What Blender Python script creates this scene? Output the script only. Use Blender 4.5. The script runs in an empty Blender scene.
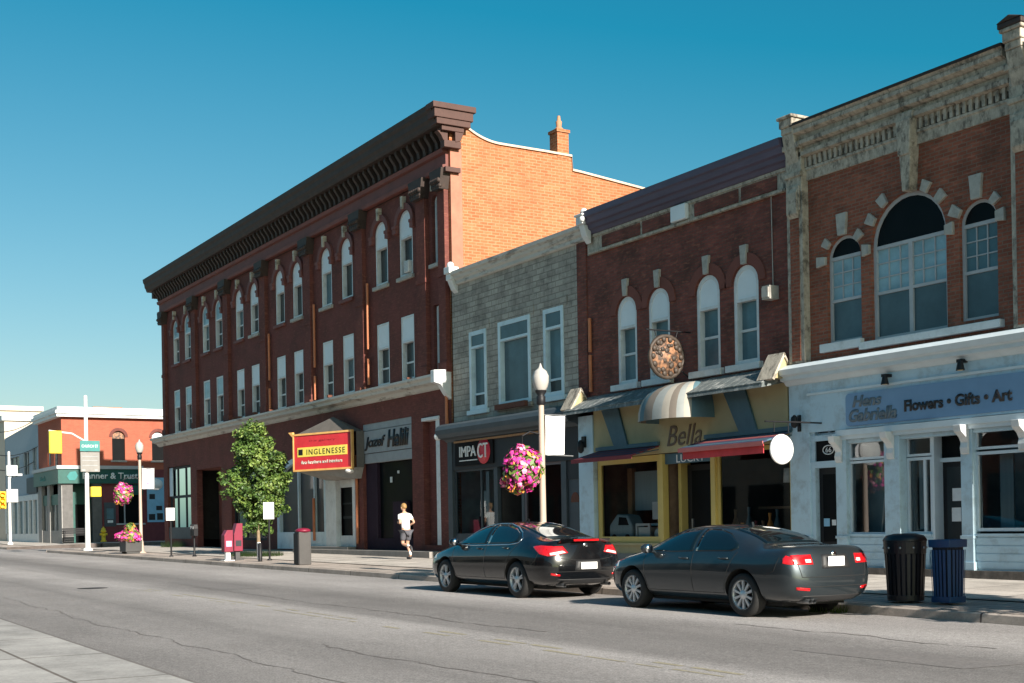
import bpy, bmesh, math, random
from math import sin, cos, pi, radians
from mathutils import Vector, Matrix
from mathutils.bvhtree import BVHTree

random.seed(11)
SC = bpy.context.scene
COL = SC.collection
FY = 20.3            # plane of the shop fronts
KY = 14.66           # far kerb
EYE = 1.47

def road_z(x):
    x = max(-110.0, min(30.0, x))
    return 0.0055 * (-12.5 - x)

def walk_z(x, y):
    t = max(0.0, min(1.0, (y - KY) / (FY - KY)))
    return road_z(x) + 0.13 + 0.13 * t

# ------------------------------------------------------------------ mesh builder
ORG = {}

class MB:
    def __init__(s):
        s.v = []; s.f = []; s.m = []; s.sm = []
    def face(s, pts, m=0, sm=False):
        b = len(s.v)
        s.v.extend([tuple(p) for p in pts])
        s.f.append(tuple(range(b, b + len(pts)))); s.m.append(m); s.sm.append(sm)
    def mesh(s, verts, faces, m=0, sm=False):
        b = len(s.v)
        s.v.extend([tuple(p) for p in verts])
        for f in faces:
            s.f.append(tuple(b + i for i in f)); s.m.append(m); s.sm.append(sm)
    def box(s, x0, x1, y0, y1, z0, z1, m=0):
        if x0 > x1: x0, x1 = x1, x0
        if y0 > y1: y0, y1 = y1, y0
        if z0 > z1: z0, z1 = z1, z0
        v = [(x0,y0,z0),(x1,y0,z0),(x1,y1,z0),(x0,y1,z0),(x0,y0,z1),(x1,y0,z1),(x1,y1,z1),(x0,y1,z1)]
        s.mesh(v, [(0,3,2,1),(4,5,6,7),(0,1,5,4),(1,2,6,5),(2,3,7,6),(3,0,4,7)], m)
    def prism(s, poly, axis, a, b, m=0, sm=False):
        # poly of 2D points; axis 'x': (y,z), 'y': (x,z), 'z': (x,y)
        def P(p, t):
            if axis == 'x': return (t, p[0], p[1])
            if axis == 'y': return (p[0], t, p[1])
            return (p[0], p[1], t)
        n = len(poly)
        v = [P(p, a) for p in poly] + [P(p, b) for p in poly]
        f = [tuple(range(n)), tuple(range(2*n-1, n-1, -1))]
        s.mesh(v, f, m)
        s.mesh(v, [(i, (i+1) % n, n + (i+1) % n, n + i) for i in range(n)], m, sm)
    def tube(s, path, r, n=8, m=0, cap=True):
        path = [Vector(p) for p in path]
        rs = r if isinstance(r, (list, tuple)) else [r]*len(path)
        rings = []
        up = Vector((0.123, 0.345, 0.93)).normalized()
        for i, p in enumerate(path):
            if i == 0: t = path[1]-p
            elif i == len(path)-1: t = p-path[i-1]
            else: t = (path[i+1]-path[i-1])
            t.normalize()
            u = t.cross(up)
            if u.length < 1e-3: u = t.cross(Vector((1,0,0)))
            u.normalize(); w = t.cross(u)
            rings.append([p + (u*cos(2*pi*k/n) + w*sin(2*pi*k/n))*rs[i] for k in range(n)])
        v = [q for ring in rings for q in ring]
        f = []
        for i in range(len(path)-1):
            for k in range(n):
                a = i*n+k; b = i*n+(k+1) % n
                f.append((a, b, b+n, a+n))
        s.mesh(v, f, m, True)
        if cap:
            s.mesh(rings[0], [tuple(range(n-1, -1, -1))], m)
            s.mesh(rings[-1], [tuple(range(n))], m)
    def lathe(s, prof, c, n=16, m=0, axis='z', sm=True):
        v = []; f = []
        for (r, h) in prof:
            for k in range(n):
                a = 2*pi*k/n
                if axis == 'z': v.append((c[0]+r*cos(a), c[1]+r*sin(a), c[2]+h))
                elif axis == 'y': v.append((c[0]+r*cos(a), c[1]+h, c[2]+r*sin(a)))
                else: v.append((c[0]+h, c[1]+r*cos(a), c[2]+r*sin(a)))
        for i in range(len(prof)-1):
            for k in range(n):
                a = i*n+k; b = i*n+(k+1) % n
                f.append((a, b, b+n, a+n))
        s.mesh(v, f, m, sm)
    def ball(s, c, r, n=10, m=0, sx=1, sy=1, sz=1):
        prof = [(max(1e-4, r*sin(pi*i/n)), -r*cos(pi*i/n)) for i in range(n+1)]
        b = len(s.v)
        s.lathe(prof, (0,0,0), n+4, m)
        for i in range(b, len(s.v)):
            p = s.v[i]; s.v[i] = (c[0]+p[0]*sx, c[1]+p[1]*sy, c[2]+p[2]*sz)
    def build(s, name, mats, parent=None, local=False, bevel=0.0, weld=False, label=None):
        if not isinstance(mats, (list, tuple)): mats = [mats]
        o0 = (0,0,0) if (local or parent is None) else ORG[parent.name]
        me = bpy.data.meshes.new(name)
        me.from_pydata([(p[0]-o0[0], p[1]-o0[1], p[2]-o0[2]) for p in s.v], [], s.f)
        for m in mats: me.materials.append(m)
        for p, mi, sm in zip(me.polygons, s.m, s.sm):
            p.material_index = mi; p.use_smooth = sm
        bm = bmesh.new(); bm.from_mesh(me)
        if weld or bevel: bmesh.ops.remove_doubles(bm, verts=bm.verts, dist=1e-4)
        bmesh.ops.recalc_face_normals(bm, faces=bm.faces)
        bm.to_mesh(me); bm.free()
        o = bpy.data.objects.new(name, me); COL.objects.link(o)
        if bevel:
            md = o.modifiers.new('bevel', 'BEVEL'); md.width = bevel; md.segments = 2; md.limit_method = 'ANGLE'
        if parent is not None:
            o.parent = parent; ORG[o.name] = ORG[parent.name]
        else:
            ORG[o.name] = (0,0,0)
        if label: o['label'] = label
        return o

def thing(name, label, cat, loc, group=None, rz=0.0, kind=None):
    o = bpy.data.objects.new(name, None); COL.objects.link(o)
    o.location = loc; o.rotation_euler = (0, 0, rz); o.empty_display_size = 0.3
    o['label'] = label; o['category'] = cat
    if group: o['group'] = group
    ORG[o.name] = tuple(loc)
    return o

def tag(o, label, cat, group=None):
    o['label'] = label; o['category'] = cat
    if group: o['group'] = group
    return o

def copy_tree(o, parent=None):
    c = o.copy(); COL.objects.link(c)
    if parent is not None: c.parent = parent
    ORG[c.name] = ORG.get(o.name, (0,0,0))
    for ch in [x for x in bpy.data.objects if x.parent == o]:
        copy_tree(ch, c)
    return c

def structure(mb, name, m, **k):
    o = mb.build(name, m, **k); o['kind'] = 'structure'; return o

def text_mesh(name, s, width, height, material, parent, loc, rot=(pi/2, 0, 0), ext=0.008, local=False, shear=0.0, spacing=1.0, bold=0.0):
    cu = bpy.data.curves.new(name, 'FONT'); cu.body = s; cu.size = 1.0; cu.extrude = 0.0
    cu.align_x = 'CENTER'; cu.align_y = 'CENTER'; cu.shear = shear; cu.space_character = spacing; cu.offset = bold
    cu.resolution_u = 3
    t = bpy.data.objects.new('tmp', cu); COL.objects.link(t)
    dg = bpy.context.evaluated_depsgraph_get(); dg.update()
    me = bpy.data.meshes.new_from_object(t.evaluated_get(dg))
    bpy.data.objects.remove(t)
    xs = [v.co.x for v in me.vertices]; ys = [v.co.y for v in me.vertices]
    w = max(xs)-min(xs); h = max(ys)-min(ys); cx = (max(xs)+min(xs))/2; cy = (max(ys)+min(ys))/2
    for v in me.vertices:
        v.co = Vector(((v.co.x-cx)*width/w, (v.co.y-cy)*height/h, 0))
    bm = bmesh.new(); bm.from_mesh(me)
    r = bmesh.ops.extrude_face_region(bm, geom=bm.faces[:])
    for e in r['geom']:
        if isinstance(e, bmesh.types.BMVert): e.co.z += ext
    M = Matrix.Translation(Vector(loc) - (Vector((0,0,0)) if local or parent is None else Vector(ORG[parent.name]))) @ __import__('mathutils').Euler(rot).to_matrix().to_4x4()
    bmesh.ops.transform(bm, matrix=M, verts=bm.verts)
    bmesh.ops.recalc_face_normals(bm, faces=bm.faces)
    bm.to_mesh(me); bm.free()
    me.materials.clear(); me.materials.append(material)
    for p in me.polygons: p.material_index = 0
    o = bpy.data.objects.new(name, me); COL.objects.link(o)
    if parent is not None:
        o.parent = parent; ORG[o.name] = ORG[parent.name]
    return o

# ------------------------------------------------------------------ materials
M = {}

def _base(name):
    m = bpy.data.materials.new(name); m.use_nodes = True
    nt = m.node_tree; b = nt.nodes['Principled BSDF']
    M[name] = m
    return m, nt, b

def N(nt, typ, **kw):
    n = nt.nodes.new(typ)
    for k, v in kw.items(): setattr(n, k, v)
    return n

def mat(name, col, rough=0.6, metal=0.0, spec=0.5, var=0.15, vscale=3.0, bump=0.0, bscale=40.0, stretch=(1,1,1), coat=0.0, dirt=None, dscale=1.5, damt=0.5, dlo=0.5, dhi=0.7, trans=0.0):
    m, nt, b = _base(name)
    L = nt.links.new
    b.inputs['Roughness'].default_value = rough
    b.inputs['Metallic'].default_value = metal
    b.inputs['Specular IOR Level'].default_value = spec
    if coat: b.inputs['Coat Weight'].default_value = coat; b.inputs['Coat Roughness'].default_value = 0.03
    tc = N(nt, 'ShaderNodeTexCoord'); mp = N(nt, 'ShaderNodeMapping'); mp.inputs['Scale'].default_value = stretch
    L(tc.outputs['Object'], mp.inputs['Vector'])
    no = N(nt, 'ShaderNodeTexNoise'); no.inputs['Scale'].default_value = vscale; no.inputs['Detail'].default_value = 6; no.inputs['Roughness'].default_value = 0.65
    L(mp.outputs['Vector'], no.inputs['Vector'])
    rp = N(nt, 'ShaderNodeValToRGB')
    lo = [max(0, c*(1-var)) for c in col]; hi = [min(1, c*(1+var)) for c in col]
    rp.color_ramp.elements[0].position = 0.3; rp.color_ramp.elements[1].position = 0.7
    rp.color_ramp.elements[0].color = (*lo, 1); rp.color_ramp.elements[1].color = (*hi, 1)
    L(no.outputs['Fac'], rp.inputs['Fac'])
    out = rp.outputs['Color']
    if dirt is not None:
        n2 = N(nt, 'ShaderNodeTexNoise'); n2.inputs['Scale'].default_value = dscale; n2.inputs['Detail'].default_value = 8; n2.inputs['Roughness'].default_value = 0.7
        L(mp.outputs['Vector'], n2.inputs['Vector'])
        r2 = N(nt, 'ShaderNodeMapRange'); r2.inputs['From Min'].default_value = dlo; r2.inputs['From Max'].default_value = dhi; r2.inputs['To Max'].default_value = damt
        L(n2.outputs['Fac'], r2.inputs['Value'])
        mx = N(nt, 'ShaderNodeMix', data_type='RGBA')
        L(r2.outputs['Result'], mx.inputs['Factor']); L(out, mx.inputs[6]); mx.inputs[7].default_value = (*dirt, 1)
        out = mx.outputs[2]
    L(out, b.inputs['Base Color'])
    if bump:
        n3 = N(nt, 'ShaderNodeTexNoise'); n3.inputs['Scale'].default_value = bscale; n3.inputs['Detail'].default_value = 4
        L(tc.outputs['Object'], n3.inputs['Vector'])
        bp = N(nt, 'ShaderNodeBump'); bp.inputs['Strength'].default_value = bump; bp.inputs['Distance'].default_value = 0.02
        L(n3.outputs['Fac'], bp.inputs['Height']); L(bp.outputs['Normal'], b.inputs['Normal'])
    return m

def brick(name, c1, c2, mortar, bw=0.22, bh=0.075, ms=0.012, rough=0.85, dirt=(0.03,0.025,0.02), damt=0.5, dscale=0.7, dlo=0.5, dhi=0.75, bump=0.4, light=None, lamt=0.3):
    m, nt, b = _base(name); L = nt.links.new
    tc = N(nt, 'ShaderNodeTexCoord'); sp = N(nt, 'ShaderNodeSeparateXYZ'); L(tc.outputs['Object'], sp.inputs[0])
    ad = N(nt, 'ShaderNodeMath', operation='ADD'); L(sp.outputs['X'], ad.inputs[0]); L(sp.outputs['Y'], ad.inputs[1])
    cb = N(nt, 'ShaderNodeCombineXYZ'); L(ad.outputs[0], cb.inputs['X']); L(sp.outputs['Z'], cb.inputs['Y'])
    bt = N(nt, 'ShaderNodeTexBrick'); bt.inputs['Scale'].default_value = 1.0
    bt.inputs['Brick Width'].default_value = bw; bt.inputs['Row Height'].default_value = bh; bt.inputs['Mortar Size'].default_value = ms
    bt.inputs['Color1'].default_value = (*c1, 1); bt.inputs['Color2'].default_value = (*c2, 1); bt.inputs['Mortar'].default_value = (*mortar, 1)
    bt.inputs['Mortar Smooth'].default_value = 0.3
    L(cb.outputs[0], bt.inputs['Vector'])
    n1 = N(nt, 'ShaderNodeTexNoise'); n1.inputs['Scale'].default_value = dscale; n1.inputs['Detail'].default_value = 9; n1.inputs['Roughness'].default_value = 0.68
    L(tc.outputs['Object'], n1.inputs['Vector'])
    r1 = N(nt, 'ShaderNodeMapRange'); r1.inputs['From Min'].default_value = dlo; r1.inputs['From Max'].default_value = dhi; r1.inputs['To Max'].default_value = damt
    L(n1.outputs['Fac'], r1.inputs['Value'])
    mx = N(nt, 'ShaderNodeMix', data_type='RGBA'); L(r1.outputs[0], mx.inputs['Factor']); L(bt.outputs['Color'], mx.inputs[6]); mx.inputs[7].default_value = (*dirt, 1)
    out = mx.outputs[2]
    # per-patch hue shifts, many bricks wide
    n2 = N(nt, 'ShaderNodeTexNoise'); n2.inputs['Scale'].default_value = 4.5; n2.inputs['Detail'].default_value = 5
    mp = N(nt, 'ShaderNodeMapping'); mp.inputs['Scale'].default_value = (1, 1, 3.0); L(tc.outputs['Object'], mp.inputs['Vector']); L(mp.outputs[0], n2.inputs['Vector'])
    r2 = N(nt, 'ShaderNodeMapRange'); r2.inputs['From Min'].default_value = 0.55; r2.inputs['From Max'].default_value = 0.72; r2.inputs['To Max'].default_value = lamt
    L(n2.outputs['Fac'], r2.inputs['Value'])
    m2 = N(nt, 'ShaderNodeMix', data_type='RGBA'); L(r2.outputs[0], m2.inputs['Factor']); L(out, m2.inputs[6])
    lc = light or [min(1, c*1.7) for c in c1]
    m2.inputs[7].default_value = (*lc, 1)
    L(m2.outputs[2], b.inputs['Base Color'])
    b.inputs['Roughness'].default_value = rough; b.inputs['Specular IOR Level'].default_value = 0.25
    bp = N(nt, 'ShaderNodeBump'); bp.inputs['Strength'].default_value = bump; bp.inputs['Distance'].default_value = 0.015; bp.invert = True
    L(bt.outputs['Fac'], bp.inputs['Height']); L(bp.outputs['Normal'], b.inputs['Normal'])
    return m

def glass_mat(name, tint, refl=1.0, rough=0.02):
    # clear shop glass: see-through, mirror by Fresnel
    m, nt, b = _base(name); L = nt.links.new
    nt.nodes.remove(b); out = nt.nodes['Material Output']
    tr = N(nt, 'ShaderNodeBsdfTransparent'); tr.inputs['Color'].default_value = (*tint, 1)
    gl = N(nt, 'ShaderNodeBsdfGlossy'); gl.inputs['Roughness'].default_value = rough
    gl.inputs['Color'].default_value = (0.9, 0.95, 1, 1)
    fr = N(nt, 'ShaderNodeFresnel'); fr.inputs['IOR'].default_value = 1.5
    mu = N(nt, 'ShaderNodeMath', operation='MULTIPLY'); mu.inputs[1].default_value = refl; L(fr.outputs[0], mu.inputs[0])
    mx = N(nt, 'ShaderNodeMixShader'); L(mu.outputs[0], mx.inputs[0]); L(tr.outputs[0], mx.inputs[1]); L(gl.outputs[0], mx.inputs[2])
    L(mx.outputs[0], out.inputs[0])
    return m

brick('brick_red', (.34,.110,.066), (.245,.074,.045), (.24,.15,.11), damt=.7, dirt=(.065,.035,.024), dscale=1.1, dlo=.44, dhi=.72, lamt=.45)
brick('brick_dark', (.255,.078,.060), (.165,.050,.041), (.145,.076,.062), damt=.8, dirt=(.045,.028,.022), dscale=1.2, dlo=.42, dhi=.70, lamt=.7, light=(.33,.13,.08))
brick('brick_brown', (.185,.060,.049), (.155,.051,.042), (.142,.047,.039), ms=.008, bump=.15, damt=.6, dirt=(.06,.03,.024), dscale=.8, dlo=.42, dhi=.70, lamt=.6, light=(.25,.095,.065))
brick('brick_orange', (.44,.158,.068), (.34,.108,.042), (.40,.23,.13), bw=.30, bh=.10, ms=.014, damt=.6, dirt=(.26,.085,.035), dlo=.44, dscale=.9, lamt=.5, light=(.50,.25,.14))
brick('brick_corner', (.42,.115,.065), (.37,.095,.055), (.32,.12,.08), damt=.2, lamt=.1)
brick('stone_block', (.45,.42,.365), (.34,.315,.275), (.28,.255,.22), bw=.40, bh=.17, ms=.014, bump=1.0, damt=.7, dirt=(.09,.083,.072), dscale=1.3, dlo=.45, dhi=.7, lamt=.5, light=(.52,.48,.41))
mat('side_wall_render', (.17,.055,.04), .85, var=.2, vscale=1.2)
mat('roof_felt', (.05,.048,.045), .9)
mat('maroon_paint', (.17,.035,.04), .7, var=.2)
mat('cream_stone', (.42,.37,.30), .8, var=.3, vscale=9, dirt=(.05,.04,.032), dscale=5, damt=.78, dlo=.50, dhi=.64, stretch=(1.3,.8,.7), bump=.3, bscale=25)
mat('cream_paint_worn', (.50,.45,.36), .7, var=.2, vscale=5, dirt=(.09,.06,.035), dscale=3.0, damt=.8, dlo=.50, dhi=.62, stretch=(.5,.5,1.6), bump=.2)
mat('pale_stone', (.42,.40,.36), .75, var=.15, vscale=6, dirt=(.16,.14,.12), dscale=5, damt=.5, bump=.25)
mat('blue_paint', (.47,.63,.72), .5, var=.06, vscale=1.5, dirt=(.22,.25,.26), dscale=2.6, damt=.6, dlo=.5, dhi=.72)
mat('blue_paint_light', (.60,.68,.72), .5, var=.06)
mat('white_trim', (.68,.70,.70), .5, var=.07, dirt=(.3,.29,.27), dscale=4, damt=.35)
mat('white_board', (.74,.80,.83), .55, var=.04, vscale=2)
mat('grey_trim', (.44,.45,.46), .5, var=.08)
mat('sky_blue_trim', (.60,.74,.80), .5, var=.08, dirt=(.12,.17,.2), damt=.4)
mat('purple_cornice', (.085,.070,.115), .55, var=.25, vscale=3, stretch=(.3,1,2), dirt=(.03,.025,.04), damt=.6)
mat('dark_cornice', (.040,.026,.021), .7, var=.3, dirt=(.07,.03,.02), dscale=3, damt=.5, dlo=.55, dhi=.7)
mat('dark_cap', (.02,.018,.018), .8)
mat('return_trim', (.075,.032,.024), .7, var=.3, dirt=(.03,.015,.012), damt=.7, dscale=3)
mat('brown_trim', (.18,.058,.047), .7, var=.2, dirt=(.05,.02,.018), damt=.5)
mat('ledge_paint', (.54,.53,.49), .65, var=.15, vscale=2, dirt=(.12,.09,.07), dscale=2.0, damt=.75, dlo=.53, dhi=.64, stretch=(.5,1,2))
mat('yellow_wall', (.40,.34,.185), .65, var=.1, dirt=(.2,.15,.07), damt=.35)
mat('yellow_trim', (.56,.43,.13), .5, var=.1, dirt=(.3,.2,.05), damt=.3)
mat('teal_strip', (.055,.12,.155), .5, var=.15)
mat('maroon_cloth', (.17,.025,.035), .8, var=.2)
mat('red_cloth', (.55,.05,.06), .8, var=.15)
mat('pink_stripe', (.50,.15,.14), .8, var=.1)
mat('navy_cloth', (.03,.04,.09), .8)
mat('awning_teal', (.085,.16,.19), .75, var=.12)
mat('awning_cream', (.40,.365,.31), .75, var=.08)
mat('awning_taupe', (.20,.17,.14), .75, var=.1)
mat('awning_grey', (.30,.32,.31), .75, var=.1)
mat('shingle', (.13,.15,.15), .8, var=.3, vscale=9, dirt=(.42,.42,.40), dscale=4, damt=.6, dlo=.52, dhi=.62, bump=.5)
mat('slate_paint', (.05,.066,.078), .6, var=.15)
mat('slate_dark', (.018,.022,.026), .7, var=.15)
mat('mauve_trim', (.13,.115,.13), .55)
mat('black_paint', (.012,.012,.014), .5, spec=.3)
mat('black_sign', (.006,.006,.007), .7, spec=.15)
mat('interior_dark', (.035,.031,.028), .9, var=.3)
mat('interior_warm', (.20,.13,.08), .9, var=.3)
mat('brightening_teal', (.30,.42,.46), .9, var=.15)
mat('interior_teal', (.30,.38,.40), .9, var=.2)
mat('purple_door', (.030,.018,.030), .8, spec=.15)
mat('wood', (.36,.19,.085), .6, var=.25, stretch=(6,6,.6))
mat('copper_pipe', (.50,.17,.075), .6, var=.15)
mat('rust', (.12,.045,.028), .9, var=.3)
mat('curtain', (.105,.19,.225), .75, var=.2, vscale=2.5, stretch=(9,9,.3))
mat('curtain_pale', (.34,.44,.47), .75, var=.1, vscale=2.5, stretch=(9,9,.3))
def pane_mat(name, col, rough=.05, coat=.35):
    m = mat(name, col, .5, spec=.4, var=.35, vscale=.9); b = m.node_tree.nodes['Principled BSDF']
    b.inputs['Coat Weight'].default_value = coat; b.inputs['Coat Roughness'].default_value = rough; b.inputs['Coat IOR'].default_value = 1.5
    return m
pane_mat('pane_dark', (.010,.018,.022))
pane_mat('pane_teal', (.075,.15,.18))
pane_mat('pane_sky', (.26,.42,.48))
pane_mat('pane_black', (.004,.005,.006), coat=.06).node_tree.nodes['Principled BSDF'].inputs['Specular IOR Level'].default_value = .08
pane_mat('pane_curtained', (.06,.105,.125))
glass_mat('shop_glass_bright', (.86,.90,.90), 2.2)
glass_mat('shop_glass', (.86,.90,.90), 1.0)
mat('signal_yellow', (.85,.60,.02), .45, var=.05)
mat('white_plain', (.80,.80,.78), .5, var=.03)
mat('white_banner', (.78,.79,.80), .7, var=.05)
mat('sign_red', (.62,.035,.045), .5, var=.1)
mat('sign_dark_red', (.30,.02,.03), .5)
mat('sign_yellow', (.85,.68,.12), .5, var=.05)
mat('sign_orange_edge', (.75,.42,.14), .5)
mat('sign_blue', (.17,.30,.47), .5, var=.05)
mat('letter_navy', (.02,.025,.05), .5)
mat('letter_black', (.012,.012,.014), .5)
mat('letter_grey', (.13,.17,.20), .5)
mat('letter_cream', (.62,.60,.52), .5)
mat('letter_white', (.80,.80,.78), .5)
mat('letter_brown', (.10,.065,.04), .5)
mat('sign_grey', (.30,.32,.33), .6, var=.12)
mat('sign_green', (.010,.085,.070), .45)
mat('sign_teal', (.02,.19,.18), .45)
mat('poster_blue', (.25,.50,.68), .5, var=.1)
mat('pole_cream', (.46,.36,.29), .55, var=.08, vscale=3, dirt=(.3,.22,.16), damt=.3)
mat('pole_white', (.60,.60,.58), .5, var=.04)
mat('lamp_globe', (.44,.42,.39), .35, var=.06)
mat('sign_pale', (.22,.21,.195), .5)
mat('amber', (.85,.40,.02), .4)
mat('steel', (.35,.36,.37), .4, metal=.8)
mat('fire_yellow', (.80,.56,.03), .5)
mat('newsbox_red', (.20,.010,.035), .45, var=.1)
mat('bright_red', (.62,.02,.05), .45)
mat('bin_grey', (.055,.052,.05), .6)
mat('can_black', (.005,.006,.010), .42, var=.2)
mat('can_blue', (.004,.050,.145), .45, var=.1)
mat('can_liner', (.012,.016,.03), .8)
mat('planter_dark', (.055,.055,.055), .6)
mat('soil', (.05,.035,.025), .95)
mat('leaf_a', (.085,.150,.026), .5, var=.3, vscale=1.5)
mat('leaf_b', (.045,.092,.018), .5, var=.3, vscale=1.5)
mat('leaf_c', (.17,.24,.05), .5, var=.2, vscale=1.5)
mat('leaf_dark', (.03,.06,.02), .6)
mat('bark', (.22,.16,.10), .9, var=.3, vscale=12)
mat('petal_pink', (.75,.06,.32), .6, var=.2)
mat('petal_magenta', (.55,.025,.25), .6, var=.2)
mat('petal_light', (.85,.32,.48), .6, var=.2)
mat('petal_orange', (.75,.30,.06), .6)
mat('grass_green', (.12,.19,.04), .8)
mat('skin', (.52,.30,.20), .55, var=.05)
mat('shirt_white', (.82,.82,.80), .8, var=.04, vscale=8)
mat('shorts_grey', (.085,.085,.10), .85, var=.15)
mat('sock_white', (.7,.7,.7), .8)
mat('shoe_dark', (.03,.03,.035), .6)
mat('hair_brown', (.30,.17,.06), .6)
mat('ac_white', (.62,.63,.62), .5)
mat('clay_pot', (.40,.20,.11), .8)
mat('pale_coping', (.58,.46,.34), .8)
mat('stucco_blue', (.36,.43,.48), .8, var=.06)
mat('stucco_cream', (.60,.52,.42), .8, var=.06)
mat('stone_shaded', (.12,.115,.11), .8, var=.2)
mat('stone_grey', (.30,.29,.275), .8, var=.15)
mat('carved_gold', (.34,.17,.09), .6, var=.4, vscale=9, dirt=(.04,.03,.025), dscale=6, damt=.9, dlo=.44, dhi=.54)
mat('carved_dark', (.05,.035,.025), .6, var=.3, vscale=8)
mat('paper', (.72,.74,.74), .7)
mat('tarpaper', (.03,.03,.032), .9)
mat('lens_warm', (.8,.6,.3), .3)
mat('canopy_grey', (.10,.09,.08), .85, var=.15)
mat('corner_render', (.38,.155,.10), .8, var=.15)
mat('rubble_base', (.13,.11,.095), .9, var=.4, vscale=5, bump=.6, bscale=8)
mat('concrete_step', (.26,.24,.22), .85, var=.15, bump=.2)
# ------------------------------------------------------------------ ground materials
def asphalt_mat():
    m, nt, b = _base('asphalt'); L = nt.links.new
    tc = N(nt, 'ShaderNodeTexCoord')
    def noise(scale, detail, stretch, rough=.6):
        mp = N(nt, 'ShaderNodeMapping'); mp.inputs['Scale'].default_value = stretch; L(tc.outputs['Object'], mp.inputs['Vector'])
        n = N(nt, 'ShaderNodeTexNoise'); n.inputs['Scale'].default_value = scale; n.inputs['Detail'].default_value = detail; n.inputs['Roughness'].default_value = rough
        L(mp.outputs[0], n.inputs['Vector']); return n.outputs['Fac']
    lane = noise(1.0, 5, (.03, .75, 1)); patch = noise(.5, 7, (.5, 1, 1), .7); fine = noise(45, 3, (1, 1, 1), .8); grit = noise(11, 6, (1, 1, 1), .75)
    def ramp(src, p0, p1, c0, c1):
        r = N(nt, 'ShaderNodeValToRGB'); r.color_ramp.elements[0].position = p0; r.color_ramp.elements[1].position = p1
        r.color_ramp.elements[0].color = (*c0, 1); r.color_ramp.elements[1].color = (*c1, 1); L(src, r.inputs[0]); return r.outputs[0]
    def mul(a, c):
        x = N(nt, 'ShaderNodeMix', data_type='RGBA'); x.blend_type = 'MULTIPLY'; x.inputs['Factor'].default_value = 1; L(a, x.inputs[6]); L(c, x.inputs[7]); return x.outputs[2]
    sp = N(nt, 'ShaderNodeSeparateXYZ'); L(tc.outputs['Object'], sp.inputs[0])
    wob = N(nt, 'ShaderNodeMath', operation='MULTIPLY_ADD'); wob.inputs[1].default_value = 2.6; L(lane, wob.inputs[0]); L(sp.outputs['Y'], wob.inputs[2])
    dv = N(nt, 'ShaderNodeMath', operation='MULTIPLY_ADD'); dv.inputs[1].default_value = 1/16; dv.inputs[2].default_value = -1.3/16; L(wob.outputs[0], dv.inputs[0])
    wr_ = N(nt, 'ShaderNodeValToRGB'); L(dv.outputs[0], wr_.inputs[0]); cr_ = wr_.color_ramp
    cols_ = [(4.0, .62), (5.2, .74), (6.2, .58), (7.2, .82), (8.3, 1.0), (9.2, .62), (10.4, .52), (11.4, .78), (12.6, 1.0), (14.4, .85)]
    while len(cr_.elements) < len(cols_): cr_.elements.new(.5)
    for e, (yy, v) in zip(cr_.elements, cols_): e.position = yy/16
    for e, (yy, v) in zip(cr_.elements, cols_): e.color = (.36*v, .338*v, .325*v, 1)
    base = wr_.outputs[0]
    base = mul(base, ramp(patch, .3, .7, (.80, .80, .80), (1.1, 1.1, 1.1)))
    base = mul(base, ramp(fine, .32, .68, (.55, .55, .55), (1.4, 1.4, 1.4)))
    base = mul(base, ramp(grit, .35, .65, (.85, .85, .85), (1.12, 1.12, 1.12)))
    L(base, b.inputs['Base Color']); b.inputs['Roughness'].default_value = .9; b.inputs['Specular IOR Level'].default_value = .2
    bp = N(nt, 'ShaderNodeBump'); bp.inputs['Strength'].default_value = .5; bp.inputs['Distance'].default_value = .012
    L(fine, bp.inputs['Height']); L(bp.outputs[0], b.inputs['Normal'])
    return m

def slab_mat(name, c, joint, w, h, off=0.0, dirt=.4, jm=.018):
    m, nt, b = _base(name); L = nt.links.new
    tc = N(nt, 'ShaderNodeTexCoord')
    bt = N(nt, 'ShaderNodeTexBrick'); bt.offset = off; bt.inputs['Scale'].default_value = 1
    bt.inputs['Brick Width'].default_value = w; bt.inputs['Row Height'].default_value = h; bt.inputs['Mortar Size'].default_value = jm; bt.inputs['Mortar Smooth'].default_value = .2
    bt.inputs['Color1'].default_value = (*c, 1); bt.inputs['Color2'].default_value = (*[k*.88 for k in c], 1); bt.inputs['Mortar'].default_value = (*joint, 1)
    L(tc.outputs['Object'], bt.inputs['Vector'])
    def layer(src, scale, det, lo, hi, a, bb):
        n = N(nt, 'ShaderNodeTexNoise'); n.inputs['Scale'].default_value = scale; n.inputs['Detail'].default_value = det; n.inputs['Roughness'].default_value = .7
        L(tc.outputs['Object'], n.inputs['Vector'])
        r = N(nt, 'ShaderNodeValToRGB'); r.color_ramp.elements[0].position = lo; r.color_ramp.elements[1].position = hi
        r.color_ramp.elements[0].color = (a, a, a, 1); r.color_ramp.elements[1].color = (bb, bb, bb, 1); L(n.outputs['Fac'], r.inputs[0])
        x = N(nt, 'ShaderNodeMix', data_type='RGBA'); x.blend_type = 'MULTIPLY'; x.inputs['Factor'].default_value = 1; L(src, x.inputs[6]); L(r.outputs[0], x.inputs[7]); return x.outputs[2]
    o = layer(bt.outputs['Color'], .9, 8, .3, .62, 1-dirt, 1.06); o = layer(o, 26, 3, .3, .7, .86, 1.12)
    L(o, b.inputs['Base Color']); b.inputs['Roughness'].default_value = .88; b.inputs['Specular IOR Level'].default_value = .25
    return m
asphalt_mat()
slab_mat('walk_slabs', (.56, .51, .455), (.20, .17, .15), 1.5, 1.5)
slab_mat('near_slabs', (.40, .385, .365), (.15, .13, .115), 2.6, .95, jm=.022)
slab_mat('kerb_stone', (.44, .38, .33), (.12, .10, .09), 3.0, 4.0)
slab_mat('strip_pavers', (.50, .43, .375), (.22, .18, .155), .6, .3, off=.5, jm=.012)
mat('crack_tar', (.14, .125, .116), .9)
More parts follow.
